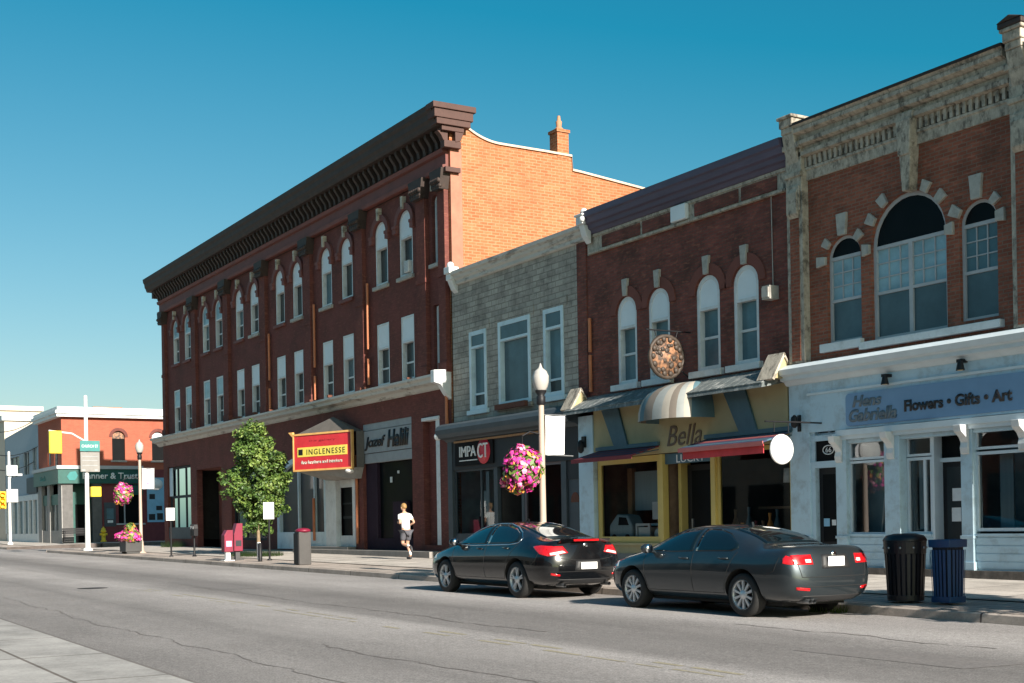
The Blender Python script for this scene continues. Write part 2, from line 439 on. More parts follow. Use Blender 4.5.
mat('earth', (.12, .11, .09), .95, var=.3, vscale=.1)
mat('worn_line', (.30, .265, .185), .8, var=.25, vscale=14)

# ------------------------------------------------------------------ ground, road, pavements
XS = [-1500, -110, 30, 400]
def sheet(name, m, xs, y0, y1, f0, f1, n=1, thick=0):
    mb = MB()
    for i in range(len(xs)-1):
        for k in range(n):
            a = y0+(y1-y0)*k/n; c = y0+(y1-y0)*(k+1)/n
            za = lambda x, t: f0(x)+(f1(x)-f0(x))*t
            mb.face([(xs[i], a, za(xs[i], k/n)), (xs[i+1], a, za(xs[i+1], k/n)), (xs[i+1], c, za(xs[i+1], (k+1)/n)), (xs[i], c, za(xs[i], (k+1)/n))])
    return structure(mb, name, m)
sheet('ground', M['earth'], XS, -900, 1500, lambda x: road_z(x)-.05, lambda x: road_z(x)-.05)
sheet('road', M['asphalt'], [-600, -110, 30, 60], 3.84, KY, road_z, road_z)
sheet('cross_street', M['asphalt'], [-83.5, -73.0], KY, 200, lambda x: road_z(x), lambda x: road_z(x)+.1)
NW = lambda x: road_z(x)+.012
sheet('near_pavement', M['near_slabs'], [-600, -110, 30, 60], -4.5, 3.79, NW, NW)
# seam where the concrete meets the road
mb = MB(); 
for i, (a, c) in enumerate(((-600, -110), (-110, 30), (30, 60))):
    mb.face([(a, 3.79, road_z(a)+.006), (c, 3.79, road_z(c)+.006), (c, 3.84, road_z(c)+.006), (a, 3.84, road_z(a)+.006)])
structure(mb, 'pavement_seam', M['crack_tar'])

def pavement(name, x0, x1, yf=FY+.4, cuts=()):
    # pavement surface rising to the fronts, with its kerb
    mb = MB(); k = MB(); st = MB(); sm = MB()
    xs = [x0]+[c for c in cuts]+[x1]
    for a, c in zip(xs[:-1], xs[1:]):
        za, zc = walk_z(a, KY), walk_z(c, KY)
        ra, rc = walk_z(a, FY), walk_z(c, FY)
        f0 = lambda x, y: walk_z(x, y)+.003
        mb.face([(a, KY+1.78, f0(a, KY+1.78)), (c, KY+1.78, f0(c, KY+1.78)), (c, yf, rc), (a, yf, ra)])
        st.face([(a, KY+.16, f0(a, KY+.16)), (c, KY+.16, f0(c, KY+.16)), (c, KY+1.72, f0(c, KY+1.72)-.012), (a, KY+1.72, f0(a, KY+1.72)-.012)])
        sm.face([(a, KY+1.70, f0(a, KY+1.7)-.02), (c, KY+1.70, f0(c, KY+1.7)-.02), (c, KY+1.80, f0(c, KY+1.8)-.02), (a, KY+1.80, f0(a, KY+1.8)-.02)])
        n = max(1, int((c-a)/3))
        for i in range(n):
            p, q = a+(c-a)*i/n+.006, a+(c-a)*(i+1)/n-.006
            v = [(p, KY, road_z(p)-.04), (q, KY, road_z(q)-.04), (q, KY+.02, road_z(q)+.115), (p, KY+.02, road_z(p)+.115),
                 (p, KY+.05, road_z(p)+.13), (q, KY+.05, road_z(q)+.13), (q, KY+.18, road_z(q)+.132), (p, KY+.18, road_z(p)+.132)]
            k.mesh(v, [(0, 1, 2, 3), (3, 2, 5, 4), (4, 5, 6, 7), (0, 3, 4, 7), (1, 6, 5, 2)])
    for x in (x0, x1):
        k.face([(x, KY, road_z(x)-.04), (x, KY, road_z(x)+.13), (x, yf, walk_z(x, FY)), (x, yf, road_z(x)-.04)])
    structure(mb, name, M['walk_slabs']); structure(st, 'kerb_strip', M['strip_pavers']); structure(sm, 'pavement_joint', M['crack_tar']); structure(k, name.replace('pavement', 'kerb'), M['kerb_stone'])
pavement('pavement', -72.5, 55, cuts=(-40, -20, 10))
pavement('far_pavement', -400, -84.0, cuts=(-110,), yf=FY+.1)
mb = MB(); mb.face([(-88.2, FY, walk_z(-88, FY)), (-84.0, FY, walk_z(-84, FY)), (-84.0, 120, .75), (-88.2, 120, .75)])
mb.face([(-84.0, FY, walk_z(-84, FY)), (-84.0, 120, .75), (-84.0, 120, .4), (-84.0, FY, .35)])
mb.face([(-72.5, FY, walk_z(-72, FY)), (-70, FY, walk_z(-70, FY)), (-70, 120, .75), (-72.5, 120, .75)])
structure(mb, 'side_pavement', M['walk_slabs'])

# tarred cracks and what is left of the centre line
def wander(y, x0, x1, w, seed, amp=.12):
    r = random.Random(seed); mb = MB(); x = x0; p = None; off = 0
    while x < x1:
        off = off*.85+r.uniform(-amp, amp)*.5; ww = w*r.uniform(.3, 1.5)
        q = (x, y+off, ww)
        if p: mb.face([(p[0], p[1]-p[2], road_z(p[0])+.004), (q[0], q[1]-q[2], road_z(q[0])+.004), (q[0], q[1]+q[2], road_z(q[0])+.004), (p[0], p[1]+p[2], road_z(p[0])+.004)])
        p = q; x += r.uniform(.08, .3)
    return mb
structure(wander(4.9, -45, -9, .008, 1), 'road_crack', M['crack_tar'])
structure(wander(9.35, -30, -14.5, .018, 2), 'road_crack', M['crack_tar'])
structure(wander(6.3, -15, -8.5, .011, 3), 'road_crack', M['crack_tar'])
structure(wander(12.0, -14, -9.5, .014, 5), 'road_crack', M['crack_tar'])
mb = MB(); r = random.Random(4); x = -30.0
while x < -4:
    ln = r.uniform(.15, .8)
    for k in range(2):
        if r.random() < .62:
            yy = 8.05+.24*k+r.uniform(-.012, .012); w = r.uniform(.02, .05)
            mb.face([(x, yy-w, road_z(x)+.003), (x+ln, yy-w*.7, road_z(x+ln)+.003), (x+ln, yy+w*.8, road_z(x+ln)+.003), (x, yy+w, road_z(x)+.003)])
    x += ln+r.uniform(0, .25)
structure(mb, 'centre_line', M['worn_line'])
asph2 = mat('patch_asphalt', (.16, .148, .142), .9, var=.35, vscale=30, dirt=(.2, .18, .17), dscale=3, damt=.6)
for n_, pts in enumerate(([(-10.9, 10.2), (-8.6, 10.25), (-8.5, 11.1), (-10.7, 11.0)], [(-33.0, 9.6), (-28.4, 9.5), (-28.5, 10.4), (-33.1, 10.5)], [(-52, 6.2), (-44, 6.15), (-44, 7.3), (-52, 7.2)])):
    mb = MB(); mb.face([(x, y, road_z(x)+.0035) for x, y in pts]); structure(mb, 'road_patch', asph2)
mb = MB(); mb.lathe([(.001, 0), (.33, 0), (.35, .0)], (-31.5, 7.4, road_z(-31.5)+.004), 28); structure(mb, 'manhole_cover', M['dark_cap'])

# ------------------------------------------------------------------ facade helpers (y measured from FY, negative = towards the street)
def arc(x0, x1, zs, rise, n=14):
    xc = (x0+x1)/2; hw = (x1-x0)/2
    return [(xc-hw*cos(pi*i/n), zs+rise*sin(pi*i/n)) for i in range(n+1)]

def wall(mb, x0, x1, z0, z1, ops, y=0.0, d=.22, m=0):
    Y = FY+y
    groups = {}
    for o in ops: groups.setdefault((round(o[0], 3), round(o[1], 3)), []).append(o)
    x = x0
    for (a, b), os_ in sorted(groups.items()):
        if a > x: mb.face([(x, Y, z0), (a, Y, z0), (a, Y, z1), (x, Y, z1)], m)
        z = z0
        for o in sorted(os_, key=lambda q: q[2]):
            zb, zt = o[2], o[3]; rise = o[4] if len(o) > 4 else 0
            if zb > z: mb.face([(a, Y, z), (b, Y, z), (b, Y, zb), (a, Y, zb)], m)
            zs = zt-rise
            mb.face([(a, Y, zb), (a, Y, zs), (a, Y+d, zs), (a, Y+d, zb)], m)
            mb.face([(b, Y, zb), (b, Y, zs), (b, Y+d, zs), (b, Y+d, zb)], m)
            mb.face([(a, Y, zb), (b, Y, zb), (b, Y+d, zb), (a, Y+d, zb)], m)
            if rise:
                p = arc(a, b, zs, rise); zc = zt+.02
                for (u, w), (u2, w2) in zip(p[:-1], p[1:]):
                    mb.face([(u, Y, w), (u2, Y, w2), (u2, Y, zc), (u, Y, zc)], m)
                    mb.face([(u, Y, w), (u2, Y, w2), (u2, Y+d, w2), (u, Y+d, w)], m)
                z = zc
            else:
                mb.face([(a, Y, zt), (b, Y, zt), (b, Y+d, zt), (a, Y+d, zt)], m); z = zt
        if z < z1: mb.face([(a, Y, z), (b, Y, z), (b, Y, z1), (a, Y, z1)], m)
        x = b
    if x < x1: mb.face([(x, Y, z0), (x1, Y, z0), (x1, Y, z1), (x, Y, z1)], m)

def sheet_shape(x0, x1, z0, z1, rise):
    if rise: return [(x0, z0), (x1, z0)]+list(reversed(arc(x0, x1, z1-rise, rise)))
    return [(x0, z0), (x1, z0), (x1, z1), (x0, z1)]

def window(par, x0, x1, z0, z1, y, fm, pm, rise=0, fw=.06, rail=None, cols=(), grid_from=None, grid=(0, 0), panel=None, panel_m=None, low_m=None, name='window', gm=None, fd=.07, pd=.05):
    Y = FY+y; fr = MB(); zs = z1-rise; Yp = Y+pd-.05
    fr.box(x0, x0+fw, Y, Y+fd, z0, zs); fr.box(x1-fw, x1, Y, Y+fd, z0, zs); fr.box(x0+fw, x1-fw, Y, Y+fd, z0, z0+fw)
    if rise:
        n = 14; po = arc(x0, x1, zs, rise, n); pi_ = arc(x0+fw, x1-fw, zs, rise-fw, n)
        for i in range(n):
            v = [(po[i][0], Y, po[i][1]), (po[i+1][0], Y, po[i+1][1]), (pi_[i+1][0], Y, pi_[i+1][1]), (pi_[i][0], Y, pi_[i][1])]
            v += [(a, b+fd, c) for a, b, c in v]
            fr.mesh(v, [(0, 1, 2, 3), (0, 4, 5, 1), (3, 2, 6, 7)])
    else: fr.box(x0+fw, x1-fw, Y, Y+fd, z1-fw, z1)
    if rail is not None: fr.box(x0+fw, x1-fw, Yp+.01, Yp+.06, rail-.03, rail+.03)
    if panel is not None: fr.box(x0+fw, x1-fw, Y+.005, Y+fd, panel-.035, panel+.035)
    for c in cols: fr.box(c-fw*.6, c+fw*.6, Yp+.004, Yp+.07, z0+fw, (panel if panel is not None else z1)-.02)
    if grid_from is not None:
        g0, g1 = grid_from; nx, nz = grid
        segs = [x0+fw]+list(cols)+[x1-fw]
        for a, b in zip(segs[:-1], segs[1:]):
            for i in range(1, nx): xx = a+(b-a)*i/nx; fr.box(xx-.011, xx+.011, Y+.03, Y+.055, g0, g1)
        for j in range(1, nz): zz = g0+(g1-g0)*j/nz; fr.box(x0+fw, x1-fw, Y+.031, Y+.054, zz-.011, zz+.011)
    w = fr.build(name, fm, par)
    top = panel if panel is not None else z1
    pr = 0 if panel is not None else rise
    g = MB()
    if low_m is not None and rail is not None:
        g.prism([(x0+.01, z0+.01), (x1-.01, z0+.01), (x1-.01, rail), (x0+.01, rail)], 'y', Yp+.048, Yp+.06); g.build('pane', low_m, w)
        g = MB(); g.prism(sheet_shape(x0+.01, x1-.01, rail, top-.01, max(0, pr-.01)), 'y', Yp+.055, Yp+.066); g.build('pane', pm, w)
    else:
        g.prism(sheet_shape(x0+.01, x1-.01, z0+.01, top-.01, max(0, pr-.01)), 'y', Yp+.05, Yp+.062); g.build('pane', pm, w)
    if panel is not None:
        g = MB(); fi = fw*.8; g.prism(sheet_shape(x0+fi, x1-fi, panel, z1-fi, max(0, rise-fi)), 'y', Y+.022, Y+.045); g.build('panel', panel_m, w)
    return w

def moulding(mb, x0, x1, prof, m=0):
    # prof: (y, z) outline on the street side from bottom to top, closed against the wall
    pts = [(FY+y, z) for y, z in prof]
    pts = [(FY+.02, prof[0][1])]+pts+[(FY+.02, prof[-1][1])]
    mb.prism(pts, 'x', x0, x1, m)

def shell(par, x0, x1, z0, z1, depth, m_side, name='side_wall', roof=True, front=None):
    mb = MB()
    mb.face([(x0, FY, z0), (x0, FY+depth, z0), (x0, FY+depth, z1), (x0, FY, z1)])
    mb.face([(x1, FY, z0), (x1, FY+depth, z0), (x1, FY+depth, z1), (x1, FY, z1)])
    mb.face([(x0, FY+depth, z0), (x1, FY+depth, z0), (x1, FY+depth, z1), (x0, FY+depth, z1)])
    mb.build(name, m_side, par)
    if roof:
        r = MB(); r.box(x0+.02, x1-.02, FY+.3, FY+depth-.02, z1-.25, z1-.1); r.build('roof', M['roof_felt'], par)

def room(par, x0, x1, z0, z1, depth, m, y=.3, name='interior'):
    Y = FY+y; mb = MB(); Z = FY+y+depth
    mb.face([(x0, Z, z0), (x1, Z, z0), (x1, Z, z1), (x0, Z, z1)])
    mb.face([(x0, Y, z0), (x0, Z, z0), (x0, Z, z1), (x0, Y, z1)]); mb.face([(x1, Y, z0), (x1, Z, z0), (x1, Z, z1), (x1, Y, z1)])
    mb.face([(x0, Y, z0), (x1, Y, z0), (x1, Z, z0), (x0, Z, z0)]); mb.face([(x0, Y, z1), (x1, Y, z1), (x1, Z, z1), (x0, Z, z1)])
    return mb.build(name, m, par)

def glazing(par, x0, x1, z0, z1, y, fm, fw=.05, cols=(), rows=(), gm=None, name='shop_window', fd=.08):
    Y = FY+y; fr = MB()
    fr.box(x0, x0+fw, Y, Y+fd, z0, z1); fr.box(x1-fw, x1, Y, Y+fd, z0, z1)
    fr.box(x0+fw, x1-fw, Y, Y+fd, z0, z0+fw); fr.box(x0+fw, x1-fw, Y, Y+fd, z1-fw, z1)
    for c in cols: fr.box(c-fw/2, c+fw/2, Y+.002, Y+fd-.002, z0+fw, z1-fw)
    for c in rows: fr.box(x0+fw, x1-fw, Y+.004, Y+fd-.004, c-fw/2, c+fw/2)
    w = fr.build(name, fm, par)
    g = MB(); g.face([(x0, Y+fd*.5, z0), (x1, Y+fd*.5, z0), (x1, Y+fd*.5, z1), (x0, Y+fd*.5, z1)])
    g.build('pane', gm or M['shop_glass'], w)
    return w

def part_box(name, m, par, *boxes, bevel=0, label=None):
    mb = MB()
    for b in boxes: mb.box(b[0], b[1], FY+b[2], FY+b[3], b[4], b[5])
    return mb.build(name, m, par, bevel=bevel, label=label)
# ================================================================== A: pale blue shop, right
A = thing('brick_shop_building', 'red brick shop building with three arched upstairs windows and a pale blue shop front', 'building', (-18.5, FY, .3))
mb = MB()
wall(mb, -21.10, -15.62, 4.85, 8.82, [(-20.45, -19.48, 5.18, 7.42, .46), (-19.2, -17.26, 5.08, 7.95, .97), (-16.95, -16.08, 5.16, 7.42, .43)], d=.24)
mb.build('wall', M['brick_red'], A)
shell(A, -21.55, -15.4, .2, 9.9, 18, M['side_wall_render'])
window(A, -20.45, -19.48, 5.18, 7.42, .08, M['grey_trim'], M['pane_sky'], rise=.46, rail=6.08, panel=6.98, panel_m=M['pane_black'], grid_from=(6.11, 6.95), grid=(3, 3), low_m=M['pane_curtained'])
window(A, -19.2, -17.26, 5.08, 7.95, .08, M['grey_trim'], M['pane_sky'], rise=.97, fw=.08, rail=6.05, cols=(-18.23,), panel=6.98, panel_m=M['pane_black'], grid_from=(6.08, 6.95), grid=(3, 3), low_m=M['pane_curtained'])
window(A, -16.95, -16.08, 5.16, 7.42, .08, M['grey_trim'], M['pane_teal'], rise=.43, rail=6.08, panel=6.97, panel_m=M['pane_black'], grid_from=(6.11, 6.94), grid=(3, 3), low_m=M['pane_curtained'])
part_box('sill', M['white_trim'], A, (-20.6, -19.42, -.12, .2, 5.0, 5.18), bevel=.012)
part_box('sill', M['white_trim'], A, (-19.45, -15.95, -.14, .2, 4.93, 5.08), bevel=.012)
def voussoir(par, x0, x1, zs, rise, ang, w, h, m, name='voussoir', y=-.07):
    xc = (x0+x1)/2; hw = (x1-x0)/2; a = radians(ang)
    px, pz = xc+hw*sin(a), zs+rise*cos(a); dx, dz = sin(a), cos(a); tx, tz = dz, -dx
    q = [(px-tx*w*.42, pz-tz*w*.42), (px+tx*w*.42, pz+tz*w*.42), (px+tx*w*.58+dx*h, pz+tz*w*.58+dz*h), (px-tx*w*.58+dx*h, pz-tz*w*.58+dz*h)]
    mb = MB(); mb.prism(q, 'y', FY+y, FY+.02); return mb.build(name, m, par, bevel=.012)
for (x0, x1, zs, r, angs) in ((-20.45, -19.48, 6.96, .46, ((-90, .2, .26), (-52, .17, .2), (0, .26, .46), (50, .18, .21))),
                             (-19.2, -17.26, 6.98, .97, ((-90, .22, .2), (-58, .2, .24), (-34, .2, .24), (28, .2, .22), (52, .2, .24), (90, .22, .2))),
                             (-16.95, -16.08, 6.99, .43, ((-60, .2, .26), (0, .26, .46), (50, .17, .2), (88, .22, .2)))):
    for a, w, h in angs: voussoir(A, x0, x1, zs, r, a, w, h, M['pale_stone'], name='keystone' if a == 0 else 'voussoir')
mb = MB()
for prof in ([(-.05, 8.8), (-.06, 9.0), (-.09, 9.02), (-.09, 9.07)], [(-.09, 9.30), (-.2, 9.32), (-.2, 9.41), (-.13, 9.43), (-.13, 9.51), (-.28, 9.55), (-.28, 9.63), (-.2, 9.65), (-.22, 9.75), (-.36, 9.80), (-.36, 9.88), (-.33, 9.89), (-.38, 9.96)]):
    moulding(mb, -21.08, -15.64, prof)
mb.box(-21.08, -15.64, FY-.02, FY+.02, 9.07, 9.3)
mb.build('cornice', M['cream_stone'], A)
part_box('cornice_cap', M['dark_cap'], A, (-21.1, -15.62, -.41, .3, 9.96, 10.01))
for da, db in ((-21.0, -18.42), (-17.8, -15.7)):
    dn = MB(); x = da
    while x < db:
        dn.box(x, x+.075, FY-.1, FY-.015, 9.08, 9.298); dn.box(x+.075, x+.15, FY-.06, FY-.015, 9.22, 9.298)
        x += .15
    dn.box(da, x, FY-.03, FY-.016, 9.07, 9.085); dn.build('dentil_band', M['cream_stone'], A)
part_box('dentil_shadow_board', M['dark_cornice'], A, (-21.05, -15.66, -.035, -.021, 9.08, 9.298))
mb = MB(); mb.prism([(-18.14, 7.9), (-17.96, 7.9), (-17.84, 9.45), (-18.26, 9.45)], 'y', FY-.235, FY+.02); mb.prism([(-18.2, 8.6), (-17.9, 8.6), (-17.86, 9.3), (-18.24, 9.3)], 'y', FY-.275, FY-.236)
mb.build('centre_bracket', M['cream_stone'], A, bevel=.02)
for xc, zt, nm in ((-21.22, 9.95, 0), (-15.38, 9.95, 1)):
    mb = MB(); mb.box(xc-.24, xc+.24, FY-.2, FY+.1, 8.55, 9.7); mb.box(xc-.2, xc+.2, FY-.24, FY-.2, 8.15, 8.7)
    mb.box(xc-.27, xc+.27, FY-.3, FY+.1, 9.5, 9.62); mb.box(xc-.26, xc+.26, FY-.25, FY+.1, 8.9, 9.0)
    mb.prism([(FY-.2, 8.0), (FY-.28, 8.1), (FY-.28, 8.55), (FY-.2, 8.75)], 'x', xc-.16, xc+.16)
    mb.build('pilaster_head', M['cream_stone'], A, bevel=.015)
    mb = MB(); mb.box(xc-.24, xc+.24, FY-.18, FY+.1, 4.85, 8.55); mb.build('pilaster', M['cream_stone'], A)
    part_box('pilaster_panel', M['brick_red'], A, (xc-.13, xc+.13, -.2, -.17, 4.9, 8.0))
    mb = MB(); mb.box(xc-.2, xc+.2, FY-.42, FY+.1, zt+.02, zt+.2); mb.box(xc-.18, xc+.18, FY-.38, FY+.1, zt-.12, zt+.02); mb.box(xc-.24, xc+.24, FY-.46, FY+.12, zt+.2, zt+.27)
    mb.prism([(FY-.2, zt-.75), (FY-.28, zt-.5), (FY-.36, zt-.12), (FY-.2, zt-.12)], 'x', xc-.18, xc+.18)
    if nm:
        c = MB(); c.box(xc-.26, xc+.26, FY-.48, FY+.1, zt+.27, zt+.37); c.prism([(xc-.28, zt+.37), (xc+.28, zt+.37), (xc, zt+.47)], 'y', FY-.5, FY+.1); c.build('finial_cap', M['dark_cornice'], A, bevel=.02)
    mb.build('finial_block', M['cream_stone'], A, bevel=.02)
# shop front
mb = MB(); moulding(mb, -21.62, -15.0, [(-.12, 4.38), (-.16, 4.40), (-.2, 4.46), (-.32, 4.49), (-.32, 4.57), (-.42, 4.60), (-.46, 4.69), (-.47, 4.71), (-.2, 4.83)])
mb.build('shop_cornice', M['blue_paint_light'], A)
part_box('fascia', M['blue_paint'], A, (-21.58, -15.0, -.1, .1, 3.32, 4.38))
part_box('fascia_trim', M['blue_paint_light'], A, (-21.0, -15.0, -.13, -.1, 4.12, 4.17), (-20.05, -15.0, -.2, -.1, 3.18, 3.3), (-20.05, -15.0, -.15, -.1, 3.10, 3.18))
for a, b in ((-21.58, -20.97), (-20.2, -19.9), (-18.85, -18.45), (-16.93, -16.66)):
    part_box('pier', M['blue_paint'], A, (a, b, -.1, .12, .42, 3.32), (a-.03, b+.03, -.13, .1, .42, .58), (a-.02, b+.02, -.125, .1, 1.02, 1.08), bevel=.008)
for xc in (-20.08, -18.65, -16.8, -15.5):
    mb = MB(); mb.prism([(FY-.1, 2.62), (FY-.15, 2.64), (FY-.17, 2.75), (FY-.14, 2.85), (FY-.2, 2.95), (FY-.33, 3.05), (FY-.36, 3.18), (FY-.1, 3.18)], 'x', xc-.09, xc+.09); mb.build('bracket', M['white_trim'], A, bevel=.012)
part_box('lintel', M['blue_paint'], A, (-20.97, -20.2, -.08, .1, 2.54, 2.68), (-20.97, -20.2, -.08, .1, 3.12, 3.24), (-20.97, -20.85, -.06, .1, .5, 4.2), (-19.9, -15.0, -.06, .15, 3.02, 3.12))
window(A, -20.87, -20.22, 3.24, 4.04, .02, M['blue_paint'], M['pane_curtained'], cols=(-20.5,), fw=.05, name='transom_window')
part_box('number_board', M['black_sign'], A, (-20.87, -20.2, -.02, .06, 2.68, 3.12))
text_mesh('house_number', '66', .17, .11, M['letter_white'], A, (-20.48, FY-.022, 2.92), ext=.004)
mb = MB(); mb.tube([(-20.48+.16*cos(t*pi/10), FY-.026, 2.92+.095*sin(t*pi/10)) for t in range(21)], .012, 5); mb.build('number_ring', M['letter_white'], A)
d = part_box('door', M['black_paint'], A, (-20.85, -20.22, .06, .11, .45, 2.54))
part_box('door_pane', M['pane_black'], d, (-20.74, -20.33, .052, .062, .95, 2.4)); part_box('notice', M['poster_blue'], d, (-20.72, -20.55, .045, .051, 1.28, 1.45)); part_box('notice', M['paper'], d, (-20.48, -20.36, .045, .051, 1.3, 1.42)); part_box('handle', M['steel'], d, (-20.31, -20.27, .02, .06, 1.25, 1.45))
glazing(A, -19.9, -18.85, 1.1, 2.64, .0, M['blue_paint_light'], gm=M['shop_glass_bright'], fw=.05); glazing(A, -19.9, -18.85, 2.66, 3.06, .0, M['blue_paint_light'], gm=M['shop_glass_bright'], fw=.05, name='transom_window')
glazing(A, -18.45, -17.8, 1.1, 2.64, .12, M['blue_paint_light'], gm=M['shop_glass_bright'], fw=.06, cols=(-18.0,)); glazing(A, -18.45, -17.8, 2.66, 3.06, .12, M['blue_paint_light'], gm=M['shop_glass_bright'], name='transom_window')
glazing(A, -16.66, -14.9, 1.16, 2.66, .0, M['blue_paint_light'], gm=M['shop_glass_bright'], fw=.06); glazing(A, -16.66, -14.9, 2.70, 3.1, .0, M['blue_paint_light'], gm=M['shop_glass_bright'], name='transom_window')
for a, b, y in ((-19.9, -18.85, .0), (-18.45, -17.8, .12), (-16.66, -14.9, .0)):
    mb = MB(); mb.box(a, b, FY+y-.02, FY+y+.08, .42, 1.1)
    for k in range(4): mb.box(a+.002, b-.002, FY+y-.035, FY+y-.02, .46+.15*k, .585+.15*k)
    mb.box(a, b, FY+y-.07, FY+y-.02, 1.07, 1.115)
    mb.build('stall_riser', M['blue_paint'], A)
d = part_box('door', M['black_paint'], A, (-17.74, -16.95, .35, .41, .45, 2.52))
part_box('door_pane', M['pane_dark'], d, (-17.64, -17.05, .342, .352, .6, 2.42))
for (a, b, z0, z1) in ((-17.5, -17.28, 1.75, 2.0), (-17.25, -17.06, 1.7, 1.9), (-17.52, -17.3, 1.35, 1.62), (-17.26, -17.08, 1.25, 1.5)): part_box('notice', M['paper'], d, (a, b, .33, .341, z0, z1))
part_box('transom_board', M['pane_black'], A, (-17.74, -16.95, .33, .4, 2.6, 3.05)); part_box('door_frame', M['blue_paint_light'], A, (-17.8, -17.74, .1, .42, .45, 3.1), (-16.95, -16.93, .1, .42, .45, 3.1), (-17.74, -16.95, .28, .42, 2.52, 2.6))
part_box('plinth', M['rubble_base'], A, (-21.58, -15.0, -.16, .3, .15, .42))
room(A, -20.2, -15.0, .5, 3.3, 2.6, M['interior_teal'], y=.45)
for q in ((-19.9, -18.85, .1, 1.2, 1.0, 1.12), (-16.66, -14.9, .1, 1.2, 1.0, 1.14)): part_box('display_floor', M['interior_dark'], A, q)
for q in ((-20.1, -18.7, .62, .66, 1.12, 3.0), (-16.6, -15.05, .95, 1.0, 1.14, 2.9)): part_box('brightening_panel', M['brightening_teal'], A, q)  # pale panels added behind the glass to brighten the dark shop windows
for a, b in ((-16.35, -16.05), (-15.6, -15.2), (-18.3, -18.1)): part_box('curtain', M['curtain_pale'], A, (a, b, .3, .34, 1.2, 2.6))
for x, z in ((-18.66, 4.2), (-16.78, 4.28)):
    mb = MB(); mb.box(x-.06, x+.06, FY-.28, FY-.1, z+.08, z+.14); mb.lathe([(.05, .02), (.08, -.12), (.085, -.14)], (x, FY-.24, z+.07), 12); l = mb.build('downlight', M['black_paint'], A)
    mb = MB(); mb.lathe([(.001, -.141), (.05, -.142), (.07, -.12)], (x, FY-.24, z+.07), 10); mb.build('lens', M['lens_warm'], l)
mb = MB(); mb.tube([(-21.25, FY-.1, 3.5), (-21.25, FY-.2, 3.5), (-21.25, FY-.24, 3.58)], .025); mb.box(-21.29, -21.21, FY-.14, FY-.1, 3.36, 3.72); mb.lathe([(.02, .22), (.08, .16), (.085, 0), (.03, -.06)], (-21.25, FY-.26, 3.5), 10); mb.build('wall_lantern', M['black_paint'], A)
# fascia sign
S = thing('fascia_sign', 'long slate blue fascia sign with dark lettering on the pale blue shop front', 'sign', (-17.7, FY-.1, 3.7))
sg = MB(); pts = []
for cx, cz, a0 in ((-19.75, 3.47, 180), (-15.3, 3.47, 270), (-15.3, 3.95, 0), (-19.75, 3.95, 90)):
    for k in range(5): a = radians(a0+k*22.5); pts.append((cx+.1*cos(a), cz+.1*sin(a)))
sg.prism(pts, 'y', FY-.135, FY-.101); sg.build('sign_board', M['sign_blue'], S)
for s, w, h, x, z, m_, sh in (('Hens', .8, .24, -19.25, 3.87, 'letter_grey', .25), ('Gabriella', 1.3, .27, -19.1, 3.58, 'letter_grey', .25), ('Flowers • Gifts • Art', 2.55, .235, -16.98, 3.665, 'letter_black', 0)):
    text_mesh('lettering', s, w, h, M[m_], S, (x, FY-.136, z), ext=.012, shear=sh, bold=.035)
H = thing('display_pole', 'pale pole with a pink card leaning inside the pale blue shop window', 'pole', (-19.1, FY+.3, 1.12))
mb = MB(); mb.tube([(-19.35, FY+.35, 1.13), (-19.1, FY+.25, 2.3)], [.03, .02], 6); mb.build('handle', M['white_plain'], H)
mb = MB(); mb.box(-19.22, -18.98, FY+.24, FY+.27, 2.1, 2.55); mb.build('card', M['petal_light'], H)

# neighbour to the right, mostly outside the picture
Zb = thing('corner_shop_building', 'plain brick building cut off by the right picture edge beside the pale blue shop', 'building', (-8, FY, .3))
mb = MB(); wall(mb, -15.1, 6, .2, 9.9, [(x, x+1, 5.2, 7.4, .4) for x in (-13.6, -10.6, -7.6, -4.6)]); mb.build('wall', M['brick_red'], Zb); shell(Zb, -15.1, 6, .2, 9.9, 18, M['side_wall_render'])
for x in (-13.6, -10.6, -7.6, -4.6): window(Zb, x, x+1, 5.2, 7.4, .1, M['grey_trim'], M['pane_dark'], rise=.4, rail=6.2)
mb = MB(); moulding(mb, -15.1, 6, [(-.05, 9.0), (-.1, 9.2), (-.3, 9.6), (-.35, 9.95)]); mb.build('cornice', M['cream_stone'], Zb)

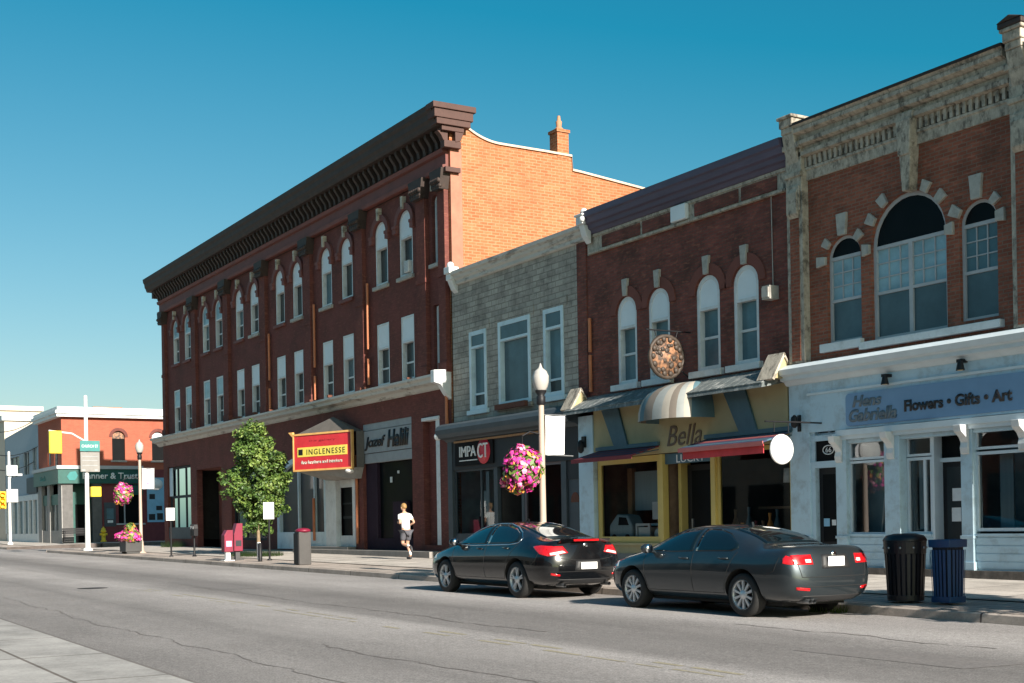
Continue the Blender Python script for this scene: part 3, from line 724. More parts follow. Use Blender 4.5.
# ================================================================== B: purple cornice, yellow front
B = thing('brick_shop_building', 'dark brick shop building with a purple cornice and a yellow shop front', 'building', (-25.5, FY, .4))
WB = ((-28.13, -27.28), (-26.77, -25.9), (-24.85, -23.98), (-23.49, -22.62))
mb = MB(); wall(mb, -29.5, -21.57, 4.5, 8.78, [(a, b, 5.06, 7.34, .43) for a, b in WB], d=.2); mb.build('wall', M['brick_dark'], B)
shell(B, -29.52, -21.56, .2, 9.7, 18, M['side_wall_render'])
for a, b in WB:
    w = window(B, a, b, 5.06, 7.34, .02, M['white_trim'], M['pane_teal'], rise=.43, fw=.1, fd=.18, pd=.15, rail=5.85, panel=6.55, panel_m=M['white_board'], low_m=M['pane_teal'])
    part_box('sill', M['white_trim'], B, (a-.2, b+.12, -.13, .15, 4.9, 5.06), bevel=.012)
    mb = MB(); xc = (a+b)/2
    mb.prism([(xc-.085, 7.36), (xc+.085, 7.36), (xc+.12, 7.8), (xc-.12, 7.8)], 'y', FY-.08, FY+.02); mb.build('keystone', M['pale_stone'], B, bevel=.01)
    mb = MB(); n = 14; po = arc(a-.27, b+.27, 6.92, .70, n); pi_ = arc(a-.03, b+.03, 6.92, .45, n)
    for i in range(n):
        v = [(po[i][0], FY-.035, po[i][1]), (po[i+1][0], FY-.035, po[i+1][1]), (pi_[i+1][0], FY-.035, pi_[i+1][1]), (pi_[i][0], FY-.035, pi_[i][1])]; v += [(p[0], FY+.01, p[2]) for p in v]
        mb.mesh(v, [(0, 1, 2, 3), (0, 4, 5, 1), (1, 5, 6, 2), (2, 6, 7, 3), (3, 7, 4, 0)])
    mb.build('hood_mould', M['side_wall_render'], B)
mb = MB(); moulding(mb, -29.2, -21.45, [(-.06, 9.24), (-.1, 9.26), (-.13, 9.34), (-.2, 9.37), (-.22, 9.47), (-.30, 9.5), (-.33, 9.63), (-.39, 9.66), (-.4, 9.82), (-.2, 9.86)]); mb.build('cornice', M['purple_cornice'], B)
part_box('frieze', M['cream_stone'], B, (-29.4, -21.6, -.04, .02, 8.72, 9.25))
part_box('frieze_ledge', M['cream_stone'], B, (-29.3, -21.6, -.1, -.04, 8.72, 8.78), (-29.3, -21.6, -.07, -.04, 9.17, 9.24))
for a, b in ((-28.7, -27.0), (-26.9, -25.75), (-24.8, -23.2), (-23.1, -21.9)): part_box('frieze_panel', M['brick_dark'], B, (a, b, -.06, -.041, 8.82, 9.13))
part_box('plaque', M['white_board'], B, (-25.6, -25.02, -.17, -.04, 8.82, 9.2), bevel=.02)
mb = MB(); mb.box(-29.4, -29.08, FY-.42, FY+.15, 9.5, 9.72); mb.box(-29.44, -29.04, FY-.46, FY+.2, 9.72, 9.78); mb.prism([(FY-.1, 9.0), (FY-.26, 9.2), (FY-.36, 9.5), (FY-.1, 9.5)], 'x', -29.36, -29.12); mb.ball((-29.24, FY-.25, 9.86), .1, 8); mb.ball((-29.1, FY-.4, 9.62), .09, 6)
mb.build('finial_block', M['white_trim'], B, bevel=.02)
mb = MB(); mb.tube([(-29.32, FY-.07, 5.0), (-29.32, FY-.07, 6.0)], .05, 8); mb.tube([(-29.32, FY-.07, 6.08), (-29.32, FY-.07, 7.0)], .05, 8); mb.build('downpipe', M['copper_pipe'], B)
mb = MB(); mb.box(-22.2, -21.95, FY-.28, FY, 6.38, 6.68); mb.box(-22.18, -21.97, FY-.31, FY-.28, 6.42, 6.64); l = mb.build('floodlight', M['pale_stone'], B)
mb = MB(); mb.tube([(-22.1, FY-.03, 6.68), (-22.12, FY-.03, 9.3)], .012, 5); mb.build('cable', M['pale_stone'], l)
# pent roof over the shop front
mb = MB(); mb.prism([(FY, 4.86), (FY-.72, 4.46), (FY-.75, 4.36), (FY, 4.50)], 'x', -29.7, -21.75)
for k in range(26):
    x = -29.68+k*.305; mb.prism([(FY-.01, 4.875), (FY-.735, 4.475), (FY-.735, 4.455), (FY-.01, 4.855)], 'x', x, x+.285)
mb.build('pent_roof', M['shingle'], B)
for xc in (-29.7, -21.75):
    mb = MB(); mb.prism([(FY+.02, 4.55), (FY-.6, 4.55), (FY-.3, 5.05)], 'x', xc-.22, xc+.22); g = mb.build('gablet', M['yellow_wall'], B)
    mb = MB(); mb.prism([(FY-.66, 4.53), (FY-.3, 5.12), (FY-.26, 5.08), (FY-.6, 4.5)], 'x', xc-.26, xc+.26); mb.prism([(FY+.02, 4.65), (FY-.3, 5.12), (FY-.3, 5.05), (FY+.02, 4.57)], 'x', xc-.26, xc+.26); mb.build('gablet_board', M['cream_stone'], g)
part_box('fascia', M['yellow_wall'], B, (-29.2, -21.65, -.08, .1, 3.16, 4.5))
for x0 in (-28.75, -23.75):
    mb = MB(); mb.prism([(x0, 4.44), (x0+.75, 4.44), (x0+1.15, 3.45), (x0+.55, 3.45)], 'y', FY-.14, FY-.081); mb.build('painted_band', M['teal_strip'], B)
# bubble awning
aw = MB(); cx, a_, b_, h_ = -25.22, 1.08, 1.05, .92
cols_ = [1, 2, 3, 2, 0, 1, 2, 3, 0, 2, 3, 0, 1, 1]
def bub(ph, t):
    def se(c, e): return math.copysign(abs(c)**e, c)
    rr = cos(t)**.8
    return (cx+a_*se(cos(ph), .75)*(.45+.55*rr), FY-.08-b_*abs(sin(ph))**.6*rr, 3.9+h_*sin(t)**.9)
n = 28
for i in range(n):
    for j in range(8):
        p0, p1 = pi+pi*i/n, pi+pi*(i+1)/n; t0, t1 = pi/2*j/8, pi/2*(j+1)/8
        aw.face([bub(p0, t0), bub(p1, t0), bub(p1, t1), bub(p0, t1)], cols_[i//2], True)
aw.build('bubble_awning', [M['awning_cream'], M['awning_teal'], M['awning_taupe'], M['awning_grey']], B, weld=True)
text_mesh('lettering', 'Bella', 1.35, .5, M['letter_brown'], B, (-25.3, FY-.081, 3.56), ext=.02, shear=.3)
def box_awning(x0, x1, z, y1, mats, nm='awning'):
    mb = MB()
    k = 7; Yi = FY-.1
    prof = [(Yi, z+.16), (FY-y1, z-.02)]
    for i in range(k):
        f0, f1 = i/k, (i+1)/k
        ya, yb = Yi+(FY-y1-Yi)*f0, Yi+(FY-y1-Yi)*f1; za, zb = z+.2-.24*f0, z+.2-.24*f1
        mb.prism([(ya, za), (yb, zb), (yb, zb-.035), (ya, za-.035)], 'x', x0, x1, i % len(mats))
    v0 = len(mb.f)
    mb.box(x0, x1, FY-y1-.02, FY-y1, z-.14, z-.04, len(mats)//2)
    mb.build(nm, mats, B)
    mb = MB(); mb.box(x0-.02, x1+.02, FY-.16, FY-.08, z+.2, z+.3); mb.tube([(x0+.02, FY-.1, z+.1), (x0+.02, FY-y1, z-.05)], .015, 5); mb.tube([(x1-.02, FY-.1, z+.1), (x1-.02, FY-y1, z-.05)], .015, 5); mb.build('awning_housing', M['teal_strip'], B)
box_awning(-29.0, -26.3, 3.16, .95, [M['maroon_cloth'], M['navy_cloth'], M['maroon_cloth'], M['navy_cloth']])
box_awning(-24.45, -21.5, 3.2, .95, [M['teal_strip'], M['navy_cloth'], M['pink_stripe'], M['maroon_cloth'], M['navy_cloth']])
part_box('awning_valance', M['red_cloth'], B, (-24.4, -21.6, -.86, -.84, 2.9, 3.1))
part_box('pier', M['blue_paint'], B, (-29.9, -29.2, -.12, .15, .45, 4.36), (-29.94, -29.16, -.15, .15, .45, .7), bevel=.01)
mb = MB(); mb.box(-29.66, -29.5, FY-.18, FY-.12, 3.5, 3.8); mb.lathe([(.03, .3), (.09, .22), (.09, 0), (.03, -.06)], (-29.58, FY-.26, 3.4), 10); mb.build('wall_lantern', M['black_paint'], B)
for (a, b, z0) in ((-29.16, -26.36, .9), (-24.2, -21.6, 1.0)):
    glazing(B, a, b, z0, 3.14, .0, M['yellow_trim'], fw=.16 if a < -29 else .1)
    part_box('stall_riser', M['yellow_wall'], B, (a, b, -.05, .12, .62, z0), (a, b, -.1, .1, z0-.07, z0-.002))
for q in ((-26.36, -26.22, -.06, .12, .5, 3.14), (-26.05, -25.93, .3, .6, .5, 3.14), (-24.62, -24.5, .3, .6, .5, 3.14), (-24.36, -24.2, -.06, .12, .5, 3.14)): part_box('door_post', M['yellow_trim'], B, q)
part_box('transom_sign', M['teal_strip'], B, (-26.22, -24.36, .02, .1, 2.88, 3.14))
text_mesh('lettering', 'LUCKY', 1.1, .2, M['letter_white'], B, (-25.2, FY+.018, 3.0), ext=.006)
d = part_box('door', M['black_paint'], B, (-25.93, -24.62, .5, .55, .5, 2.85)); part_box('door_pane', M['pane_black'], d, (-25.75, -24.8, .49, .502, .7, 2.7)); part_box('handle', M['steel'], d, (-25.72, -25.68, .44, .49, 1.2, 1.5))
part_box('plinth', M['concrete_step'], B, (-29.5, -21.6, -.1, .3, .2, .62))
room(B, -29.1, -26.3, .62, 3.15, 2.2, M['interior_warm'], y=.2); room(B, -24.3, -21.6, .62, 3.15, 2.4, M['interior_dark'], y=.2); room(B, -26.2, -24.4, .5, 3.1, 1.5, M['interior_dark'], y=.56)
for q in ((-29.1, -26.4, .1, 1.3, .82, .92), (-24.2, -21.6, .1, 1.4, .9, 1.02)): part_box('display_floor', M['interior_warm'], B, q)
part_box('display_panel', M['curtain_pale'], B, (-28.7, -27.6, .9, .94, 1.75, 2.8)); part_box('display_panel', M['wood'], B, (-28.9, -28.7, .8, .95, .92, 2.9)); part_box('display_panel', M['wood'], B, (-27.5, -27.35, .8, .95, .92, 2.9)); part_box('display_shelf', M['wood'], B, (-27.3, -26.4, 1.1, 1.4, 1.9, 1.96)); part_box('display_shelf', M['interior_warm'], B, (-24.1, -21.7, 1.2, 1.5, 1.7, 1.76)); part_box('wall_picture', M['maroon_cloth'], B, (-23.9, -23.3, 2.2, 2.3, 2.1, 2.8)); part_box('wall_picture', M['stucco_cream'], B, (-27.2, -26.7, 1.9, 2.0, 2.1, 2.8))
part_box('display_paper', M['paper'], B, (-26.95, -26.6, .15, .17, 1.5, 1.95))

# goods seen in the yellow shop's windows
T = thing('toy_van', 'pale grey toy van standing in the left window of the yellow shop', 'toy', (-28.4, FY+.35, .92))
mb = MB(); mb.prism([(-28.95, .98), (-27.9, .98), (-27.9, 1.35), (-28.1, 1.62), (-28.6, 1.66), (-28.95, 1.36)], 'y', FY+.2, FY+.62); mb.build('body', M['curtain_pale'], T, bevel=.05)
mb = MB(); mb.prism([(-28.52, 1.36), (-28.05, 1.36), (-28.16, 1.56), (-28.48, 1.58)], 'y', FY+.19, FY+.2); mb.build('side_window', M['pane_black'], T)
for x in (-28.7, -28.1):
    mb = MB(); mb.lathe([(.001, -.03), (.1, -.03), (.1, .03), (.001, .03)], (x, FY+.2, 1.02), 14, axis='y'); mb.build('wheel', M['black_paint'], T)
T = thing('display_crate', 'white open frame crate beside the toy van in the yellow shop window', 'crate', (-27.4, FY+.4, .92))
mb = MB()
for x in (-27.75, -27.2):
    for y in (.2, .6): mb.box(x, x+.06, FY+y, FY+y+.05, .92, 1.4)
for z in (.96, 1.34):
    for y in (.2, .6): mb.box(-27.69, -27.2, FY+y, FY+y+.04, z, z+.06)
mb.box(-27.7, -27.2, FY+.25, FY+.6, 1.0, 1.3); mb.build('frame', M['white_plain'], T)
T = thing('red_cushion', 'red and white cushion leaning in the left yellow shop window', 'cushion', (-26.8, FY+.4, .92))
mb = MB(); mb.ball((-26.85, FY+.4, 1.15), .24, 8, sy=.45, sz=.95); mb.build('cover', M['bright_red'], T)
mb = MB(); mb.ball((-26.95, FY+.33, 1.13), .14, 8, sy=.5); mb.build('motif', M['white_plain'], T)
T = thing('table_lamp', 'white shaded lamp in the right window of the yellow shop', 'lamp', (-22.1, FY+.4, 1.02))
mb = MB(); mb.lathe([(.12, 2.28), (.17, 2.28), (.15, 2.6), (.11, 2.6)], (-22.1, FY+.4, 0), 16); mb.build('lamp_shade', M['white_plain'], T); mb = MB(); mb.lathe([(.1, 1.02), (.1, 1.05), (.02, 1.08), (.02, 2.35)], (-22.1, FY+.4, 0), 10); mb.build('stand', M['interior_warm'], T)
for k in range(7):
    x = -23.95+k*.24; r_ = random.Random(k); hh = r_.uniform(.3, .75)
    T = thing('vase', ('slim dark vase' if k % 2 else 'squat brown jar')+' in the right window of the yellow shop, number %s from the door' % ('one', 'two', 'three', 'four', 'five', 'six', 'seven')[k], 'vase', (x, FY+.35, 1.02), 'vases in the right window of the yellow shop')
    mb = MB(); mb.lathe([(.05, 0), (.09, hh*.25), (.08, hh*.5), (.03, hh*.75), (.045, hh)], (x, FY+.35, 1.02), 10); mb.build('body', [M['interior_warm'], M['petal_orange'], M['teal_strip'], M['maroon_cloth']][k % 4], T)
# hanging round sign
S = thing('hanging_sign', 'blank white round sign hanging from an iron bracket beside the pale blue shop', 'sign', (-21.2, FY-.7, 2.9))
mb = MB(); mb.lathe([(.001, -.03), (.31, -.03), (.32, 0), (.31, .03), (.001, .03)], (-20.62+.02, FY-1.25, 2.92), 32, axis='x'); o = mb.build('disc', M['white_plain'], S)
mb = MB(); mb.tube([(-20.6, FY-.1, 3.5), (-20.6, FY-1.7, 3.5)], .02, 6); mb.tube([(-20.6, FY-1.05, 3.5), (-20.6, FY-1.05, 3.28)], .01, 5); mb.tube([(-20.6, FY-1.45, 3.5), (-20.6, FY-1.45, 3.28)], .01, 5); mb.build('bracket', M['black_paint'], S)
# carved round sign
S = thing('carved_sign', 'carved brown round sign hung in front of the second upstairs window from the left', 'sign', (-25.3, FY-.1, 5.4))
mb = MB(); mb.lathe([(.001, -.05), (.46, -.05), (.5, -.02), (.5, .02), (.001, .05)], (-25.1, FY-.75, 5.42), 30, axis='x'); mb.build('disc', M['carved_gold'], S)
mb = MB(); mb.tube([(-25.1, FY-.75+.5*cos(t*pi/12), 5.42+.5*sin(t*pi/12)) for t in range(25)], .055, 6); r_ = random.Random(3)
for t in range(14): a = t*pi/7; mb.ball((-25.06, FY-.75+.42*cos(a), 5.42+.42*sin(a)), .07, 6, sx=.6)
for t in range(26): mb.ball((-25.06, FY-.75+r_.uniform(-.33, .33), 5.42+r_.uniform(-.33, .33)), r_.uniform(.03, .07), 5, sx=.5)
mb.build('carving', M['carved_dark'], S)
mb = MB(); mb.tube([(-25.1, FY, 6.05), (-25.1, FY-1.35, 6.05)], .02, 6); mb.tube([(-25.1, FY-.4, 6.05), (-25.1, FY-.45, 5.9)], .012, 5); mb.tube([(-25.1, FY-1.1, 6.05), (-25.1, FY-1.05, 5.9)], .012, 5); mb.tube([(-25.1, FY, 4.9), (-25.1, FY-.3, 5.1)], .02, 5)
mb.build('bracket', M['black_paint'], S)

# ================================================================== C: grey stone, dark front
C_ = thing('stone_shop_building', 'grey stone block building with blue framed windows and a dark shop front', 'building', (-33.5, FY, .5))
WC = ((-36.12, -35.05, 5.04, 7.52), (-34.32, -32.47, 5.02, 7.58), (-31.75, -30.7, 5.06, 7.58))
mb = MB(); wall(mb, -37.3, -29.95, 4.5, 9.3, [(a, b, z0, z1) for a, b, z0, z1 in WC], d=.18); mb.build('wall', M['stone_block'], C_)
mb = MB(); mb.box(-29.95, -29.5, FY-.04, FY+.2, 4.5, 9.3); mb.build('corner_strip', M['brick_dark'], C_)
shell(C_, -37.3, -29.53, .2, 9.45, 18, M['side_wall_render'])
for i, (a, b, z0, z1) in enumerate(WC):
    w = window(C_, a, b, z0, z1, -.03, M['sky_blue_trim'], (M['pane_teal'], M['pane_curtained'], M['pane_teal'])[i], fw=.13, fd=.2, pd=.16, panel=7.02, panel_m=M['pane_curtained'], rail=5.55 if i != 1 else None, low_m=M['pane_dark'] if i != 1 else None)
    part_box('sill', M['stone_block'] if i == 1 else M['sky_blue_trim'], C_, (a-.1, b+.1, -.1, .1, z0-.14, z0), bevel=.01)
    if i == 1: part_box('window_box', M['rust'], C_, (a+.05, b-.05, -.22, -.1, z0-.12, z0+.04))
    part_box('lintel', M['stone_block'], C_, (a-.2, b+.2, -.02, .05, z1, z1+.26))
mb = MB(); moulding(mb, -37.02, -29.28, [(-.05, 9.14), (-.1, 9.17), (-.1, 9.27), (-.18, 9.32), (-.2, 9.40), (-.29, 9.44), (-.31, 9.54), (-.1, 9.6)]); mb.build('cornice', M['ledge_paint'], C_)
mb = MB(); mb.box(-37.12, -36.74, FY-.36, FY, 9.5, 9.72); mb.box(-37.09, -36.77, FY-.3, FY, 9.3, 9.5); mb.prism([(FY, 8.9), (FY-.12, 9.0), (FY-.3, 9.4), (FY, 9.4)], 'x', -37.08, -36.8); mb.ball((-36.94, FY-.2, 9.78), .12, 8); mb.build('finial_block', M['white_trim'], C_, bevel=.02)
mb = MB(); moulding(mb, -37.6, -29.9, [(-.1, 4.12), (-.2, 4.2), (-.44, 4.24), (-.5, 4.36), (-.52, 4.5), (-.46, 4.62), (-.3, 4.7)]); mb.build('shop_cornice', M['slate_paint'], C_)
mb = MB(); mb.ball((-37.62, FY-.4, 4.32), .13, 8); mb.build('cornice_knob', M['white_plain'], C_)
mb = MB(); mb.box(-37.0, -31.8, FY-.16, FY-.1, 4.06, 4.12); mb.build('wood_batten', M['wood'], C_)
part_box('fascia', M['slate_dark'], C_, (-37.3, -29.6, -.08, .1, 3.2, 4.3))
for q in ((-37.55, -37.25, -.1, .12, .5, 4.2), (-34.7, -34.5, -.02, .12, .5, 3.2), (-33.1, -32.95, -.02, .12, .5, 3.2), (-30.9, -30.65, -.05, .12, .5, 3.2), (-29.95, -29.85, -.06, .12, .5, 4.2)): part_box('pier', M['slate_paint'], C_, q)
glazing(C_, -37.25, -34.7, 1.1, 3.2, .0, M['slate_paint'], fw=.06, cols=(-35.55,)); glazing(C_, -32.95, -30.9, 1.0, 3.2, .0, M['mauve_trim'], fw=.08, cols=(-31.9,))
part_box('stall_riser', M['slate_paint'], C_, (-37.25, -34.7, -.03, .12, .5, 1.1), (-32.95, -30.9, -.03, .12, .5, 1.0))
d = part_box('door', M['slate_dark'], C_, (-34.4, -33.2, .9, .95, .6, 2.8)); part_box('door_pane', M['pane_black'], d, (-34.2, -33.4, .89, .902, .8, 2.6))
d = part_box('side_door', M['slate_paint'], C_, (-30.62, -29.96, .02, .08, .66, 2.66)); mb = MB(); mb.prism(sheet_shape(-30.5, -30.08, 2.02, 2.3, .26), 'y', FY+.005, FY+.021); mb.build('fanlight', M['rust'], d)
part_box('side_door_frame', M['slate_dark'], C_, (-30.65, -29.95, -.01, .1, 2.66, 3.2))
part_box('plinth', M['concrete_step'], C_, (-37.5, -29.6, -.3, .3, .2, .52))
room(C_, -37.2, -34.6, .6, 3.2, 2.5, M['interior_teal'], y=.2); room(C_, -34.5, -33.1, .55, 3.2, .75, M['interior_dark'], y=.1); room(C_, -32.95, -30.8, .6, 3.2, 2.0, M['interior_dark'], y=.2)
part_box('curtain', M['curtain_pale'], C_, (-35.45, -35.25, .12, .15, 1.15, 3.1)); part_box('notice', M['curtain_pale'], C_, (-35.9, -35.7, .3, .33, 2.0, 2.5))
part_box('shop_counter', M['purple_door'], C_, (-36.6, -35.9, .5, 1.2, .9, 1.7)); part_box('shop_shelf', M['interior_warm'], C_, (-32.6, -31.2, 1.2, 1.5, 1.0, 2.4))
S = thing('shop_sign', 'black shop sign with white letters over a red disc on the dark front', 'sign', (-35.8, FY-.1, 3.75))
mb = MB(); mb.box(-36.96, -34.55, FY-.14, FY-.081, 3.32, 4.05); mb.build('sign_board', M['black_sign'], S)
mb = MB(); mb.lathe([(.001, -.012), (.40, -.012), (.40, .0), (.001, 0)], (-35.1, FY-.141, 3.72), 24, axis='y'); mb.build('disc', M['bright_red'], S)
text_mesh('lettering', 'IMPA', 1.05, .33, M['letter_white'], S, (-36.1, FY-.142, 3.76), ext=.03); text_mesh('lettering', 'CT', .62, .46, M['letter_white'], S, (-35.12, FY-.156, 3.74), ext=.03)
mb = MB(); mb.box(-36.65, -35.5, FY-.16, FY-.142, 3.46, 3.49); mb.build('underline', M['letter_white'], S)
# ================================================================== D: long three storey brick block
D = thing('brick_block_building', 'long three storey dark red brick block with heavy black cornice and sunlit orange end wall', 'building', (-53.7, FY, .5))
PIL = (-39.1, -44.1, -49.1, -54.2, -59.1, -64.0)
PAIRS = []
for i, p in enumerate(PIL):
    PAIRS.append((p-1.4-.52, p-1.4+.52)); PAIRS.append((p-3.36-.52, p-3.36+.52))
ops = []
for a, b in PAIRS: ops += [(a, b, 10.06, 12.36, .46), (a, b, 6.46, 8.72)]
ops += [(-38.55, -38.08, 10.1, 12.4, .23), (-38.55, -38.08, 6.5, 8.75)]
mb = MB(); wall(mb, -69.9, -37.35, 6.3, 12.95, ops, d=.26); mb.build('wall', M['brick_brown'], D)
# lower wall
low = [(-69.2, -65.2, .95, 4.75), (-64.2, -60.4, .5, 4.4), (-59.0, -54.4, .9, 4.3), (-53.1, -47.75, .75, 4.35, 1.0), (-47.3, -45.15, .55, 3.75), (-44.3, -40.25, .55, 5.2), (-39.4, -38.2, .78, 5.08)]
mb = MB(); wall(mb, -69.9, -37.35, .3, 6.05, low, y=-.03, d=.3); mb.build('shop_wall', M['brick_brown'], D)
RD = random.Random(21)
for i, (a, b) in enumerate(PAIRS):
    dark = i < 8
    pm = M['white_board'] if i < 8 else M['pane_sky']
    w = window(D, a+.02, b-.02, 10.08, 12.34, .02, M['white_trim'], M['pane_dark'] if RD.random() < .75 else M['pane_teal'], rise=.44, fw=.075, fd=.2, pd=.17, rail=10.75 if i >= 6 else None, panel=11.42, panel_m=pm, low_m=M['pane_dark'] if i >= 6 else None)
    w = window(D, a+.02, b-.02, 6.48, 8.7, .02, M['white_trim'], M['pane_dark'] if RD.random() < .7 else M['pane_curtained'], fw=.075, fd=.2, pd=.17, rail=7.1, panel=7.82, panel_m=pm if i < 10 else M['pane_sky'], low_m=M['pane_dark'])
    part_box('sill', M['pale_stone'] if i in (0, 1, 3, 4, 6) else M['brown_trim'], D, (a-.1, b+.1, -.1, .12, 9.93, 10.06), bevel=.01)
    mb = MB(); xc = (a+b)/2
    mb.prism([(xc-.06, 12.38), (xc+.06, 12.38), (xc+.08, 12.8), (xc-.08, 12.8)], 'y', FY-.16, FY+.02); mb.build('keystone', M['cream_paint_worn'], D)
    mb = MB(); n = 12; po = arc(a-.22, b+.22, 11.9, .68, n); pi_ = arc(a-.02, b+.02, 11.9, .46, n)
    for k in range(n):
        v = [(po[k][0], FY-.09, po[k][1]), (po[k+1][0], FY-.09, po[k+1][1]), (pi_[k+1][0], FY-.09, pi_[k+1][1]), (pi_[k][0], FY-.09, pi_[k][1])]; v += [(p[0], FY+.01, p[2]) for p in v]
        mb.mesh(v, [(0, 1, 2, 3), (0, 4, 5, 1), (1, 5, 6, 2), (2, 6, 7, 3), (3, 7, 4, 0)])
    for s0, s1 in ((a-.26, a-.02), (b+.02, b+.26)): mb.box(s0, s1, FY-.13, FY, 11.62, 11.9); mb.box(s0-.03, s1+.03, FY-.15, FY, 11.8, 11.9)
    mb.build('hood_mould', M['brown_trim'], D)
window(D, -38.53, -38.1, 10.12, 12.38, .12, M['white_trim'], M['pane_sky'], rise=.2, fw=.06, rail=11.3); window(D, -38.53, -38.1, 6.52, 8.73, .12, M['white_trim'], M['pane_sky'], fw=.06, rail=7.8)
part_box('sill', M['pale_stone'], D, (-38.65, -38.0, -.1, .12, 9.98, 10.1)); mb = MB(); mb.box(-38.38, -38.24, FY-.14, FY, 12.5, 12.85); mb.build('keystone', M['cream_paint_worn'], D)
for p in PIL+(-69.2, -37.62):
    w_ = .32 if p in PIL else .24
    mb = MB(); mb.box(p-w_, p+w_, FY-.16, FY+.02, 6.42, 12.35); mb.box(p-w_-.05, p+w_+.05, FY-.2, FY, 6.42, 6.75); mb.box(p-w_-.04, p+w_+.04, FY-.19, FY, 9.55, 9.7); mb.build('pilaster', M['brick_brown'], D)
    mb = MB(); mb.prism([(p-w_-.02, 12.35), (p+w_+.02, 12.35), (p+w_+.14, 12.8), (p+w_+.18, 13.0), (p-w_-.18, 13.0), (p-w_-.14, 12.8)], 'y', FY-.34, FY)
    for k in range(5): mb.ball((p-w_+k*w_*.5, FY-.34, 12.62), .09, 6); mb.ball((p-w_+k*w_*.5, FY-.3, 12.45), .075, 6)
    mb.build('capital', M['dark_cornice'], D)
for i, (a, b) in enumerate(((-43.5, 6.6), (-48.55, 6.5), (-53.6, 6.5))):
    for q0, q1 in ((b, b+.95), (b+1.3, 10.3 if i < 2 else 9.8)): mb = MB(); mb.tube([(a, FY-.1, q0), (a, FY-.1, q1)], .05, 8); mb.build('downpipe', M['copper_pipe'], D)
for a, q0, q1 in ((-37.55, 4.3, 5.95), (-37.55, 6.5, 7.4), (-44.72, .8, 4.1), (-48.9, .9, 2.6)): mb = MB(); mb.tube([(a, FY-.1, q0), (a, FY-.1, q1)], .055, 8); mb.build('downpipe', M['copper_pipe'], D)
mb = MB(); moulding(mb, -70.0, -37.33, [(-.16, 12.98), (-.2, 13.0), (-.22, 13.12), (-.1, 13.16), (-.1, 13.5), (-.2, 13.54), (-.24, 13.66)]); mb.build('frieze', M['brown_trim'], D)
mb = MB()
x = -69.9
while x < -37.5:
    mb.prism([(FY-.1, 13.68), (FY-.2, 13.72), (FY-.24, 13.9), (FY-.42, 14.15), (FY-.42, 14.27), (FY-.1, 14.27)], 'x', x, x+.15); x += .44
mb.box(-70.0, -37.35, FY-.12, FY, 13.665, 14.27); mb.build('cornice_brackets', M['dark_cornice'], D)
cp = [(-.56, 14.272), (-.6, 14.34), (-.62, 14.42), (-.68, 14.52), (-.7, 14.68), (-.76, 14.78), (-.78, 14.95), (.1, 15.0)]
mb = MB(); moulding(mb, -70.65, -37.05, cp)
mb.box(-70.65, -70.0, FY+.02, FY+1.0, 14.3, 14.82); mb.box(-70.3, -70, FY-.4, FY+.8, 13.9, 14.28)
mb.build('cornice', M['dark_cornice'], D)
mb = MB(); mb.box(-37.35, -36.8, FY-.79, FY+.78, 14.78, 14.97); mb.box(-37.35, -36.86, FY-.72, FY+.7, 14.5, 14.78); mb.box(-37.35, -36.9, FY-.62, FY+.62, 14.3, 14.5); mb.box(-37.35, -36.98, FY-.4, FY+.42, 14.14, 14.3); mb.box(-37.3, -37.02, FY-.3, FY+.32, 13.62, 13.85)
mb.prism([(FY-.12, 13.8), (FY-.28, 13.84), (FY-.36, 14.0), (FY-.5, 14.14), (FY-.12, 14.14)], 'x', -37.35, -37.1); mb.prism([(FY+.3, 13.86), (FY+.1, 13.8), (FY+.1, 14.14), (FY+.42, 14.14)], 'x', -37.2, -37.0)
mb.build('cornice_return', M['return_trim'], D, bevel=.015)
mb = MB(); mb.box(-37.3, -37.05, FY-.25, FY+.3, 12.85, 13.0); mb.build('frieze_return', M['return_trim'], D)
# end wall with curved parapet
pro = [(FY+.0, .3), (FY+.0, 14.45)]
for k in range(11):
    t = k/10; pro.append((FY+.55+1.45*t, 14.45-.44*(1-(1-t)**2.2)))
pro += [(FY+3.8, 14.0), (FY+4.75, 13.98), (FY+4.78, 13.5), (FY+5.1, 13.48), (FY+8.2, 13.18), (FY+20, 12.6), (FY+20, .3)]
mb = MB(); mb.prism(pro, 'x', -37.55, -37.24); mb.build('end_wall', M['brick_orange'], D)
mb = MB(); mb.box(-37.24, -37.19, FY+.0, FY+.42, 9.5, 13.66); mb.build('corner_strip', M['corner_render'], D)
mb = MB()
for (a, b), (c, d_) in zip(pro[2:-2], pro[3:-1]):
    mb.mesh([(-37.62, a, b), (-37.18, a, b), (-37.18, c, d_), (-37.62, c, d_), (-37.62, a, b+.07), (-37.18, a, b+.07), (-37.18, c, d_+.07), (-37.62, c, d_+.07)], [(0, 1, 2, 3), (4, 5, 6, 7), (0, 1, 5, 4), (1, 2, 6, 5), (2, 3, 7, 6), (3, 0, 4, 7)])
mb.build('parapet_coping', M['pale_coping'], D)
mb = MB(); mb.box(-37.7, -37.22, FY+4.18, FY+4.64, 13.9, 14.85); mb.box(-37.74, -37.18, FY+4.14, FY+4.68, 14.78, 14.88); ch = mb.build('chimney', M['brick_orange'], D)
mb = MB(); mb.lathe([(.16, 14.88), (.16, 14.95), (.09, 15.02), (.11, 15.2), (.07, 15.24), (.05, 15.4)], (-37.46, FY+4.41, 0), 12); mb.build('chimney_pot', M['clay_pot'], ch)
mb = MB(); mb.face([(-69.95, FY, .2), (-69.95, FY+20, .2), (-69.95, FY+20, 14.2), (-69.95, FY, 14.6)]); mb.face([(-69.95, FY+20, .2), (-37.4, FY+20, .2), (-37.4, FY+20, 12.5), (-69.95, FY+20, 12.5)]); mb.build('side_wall', M['side_wall_render'], D)
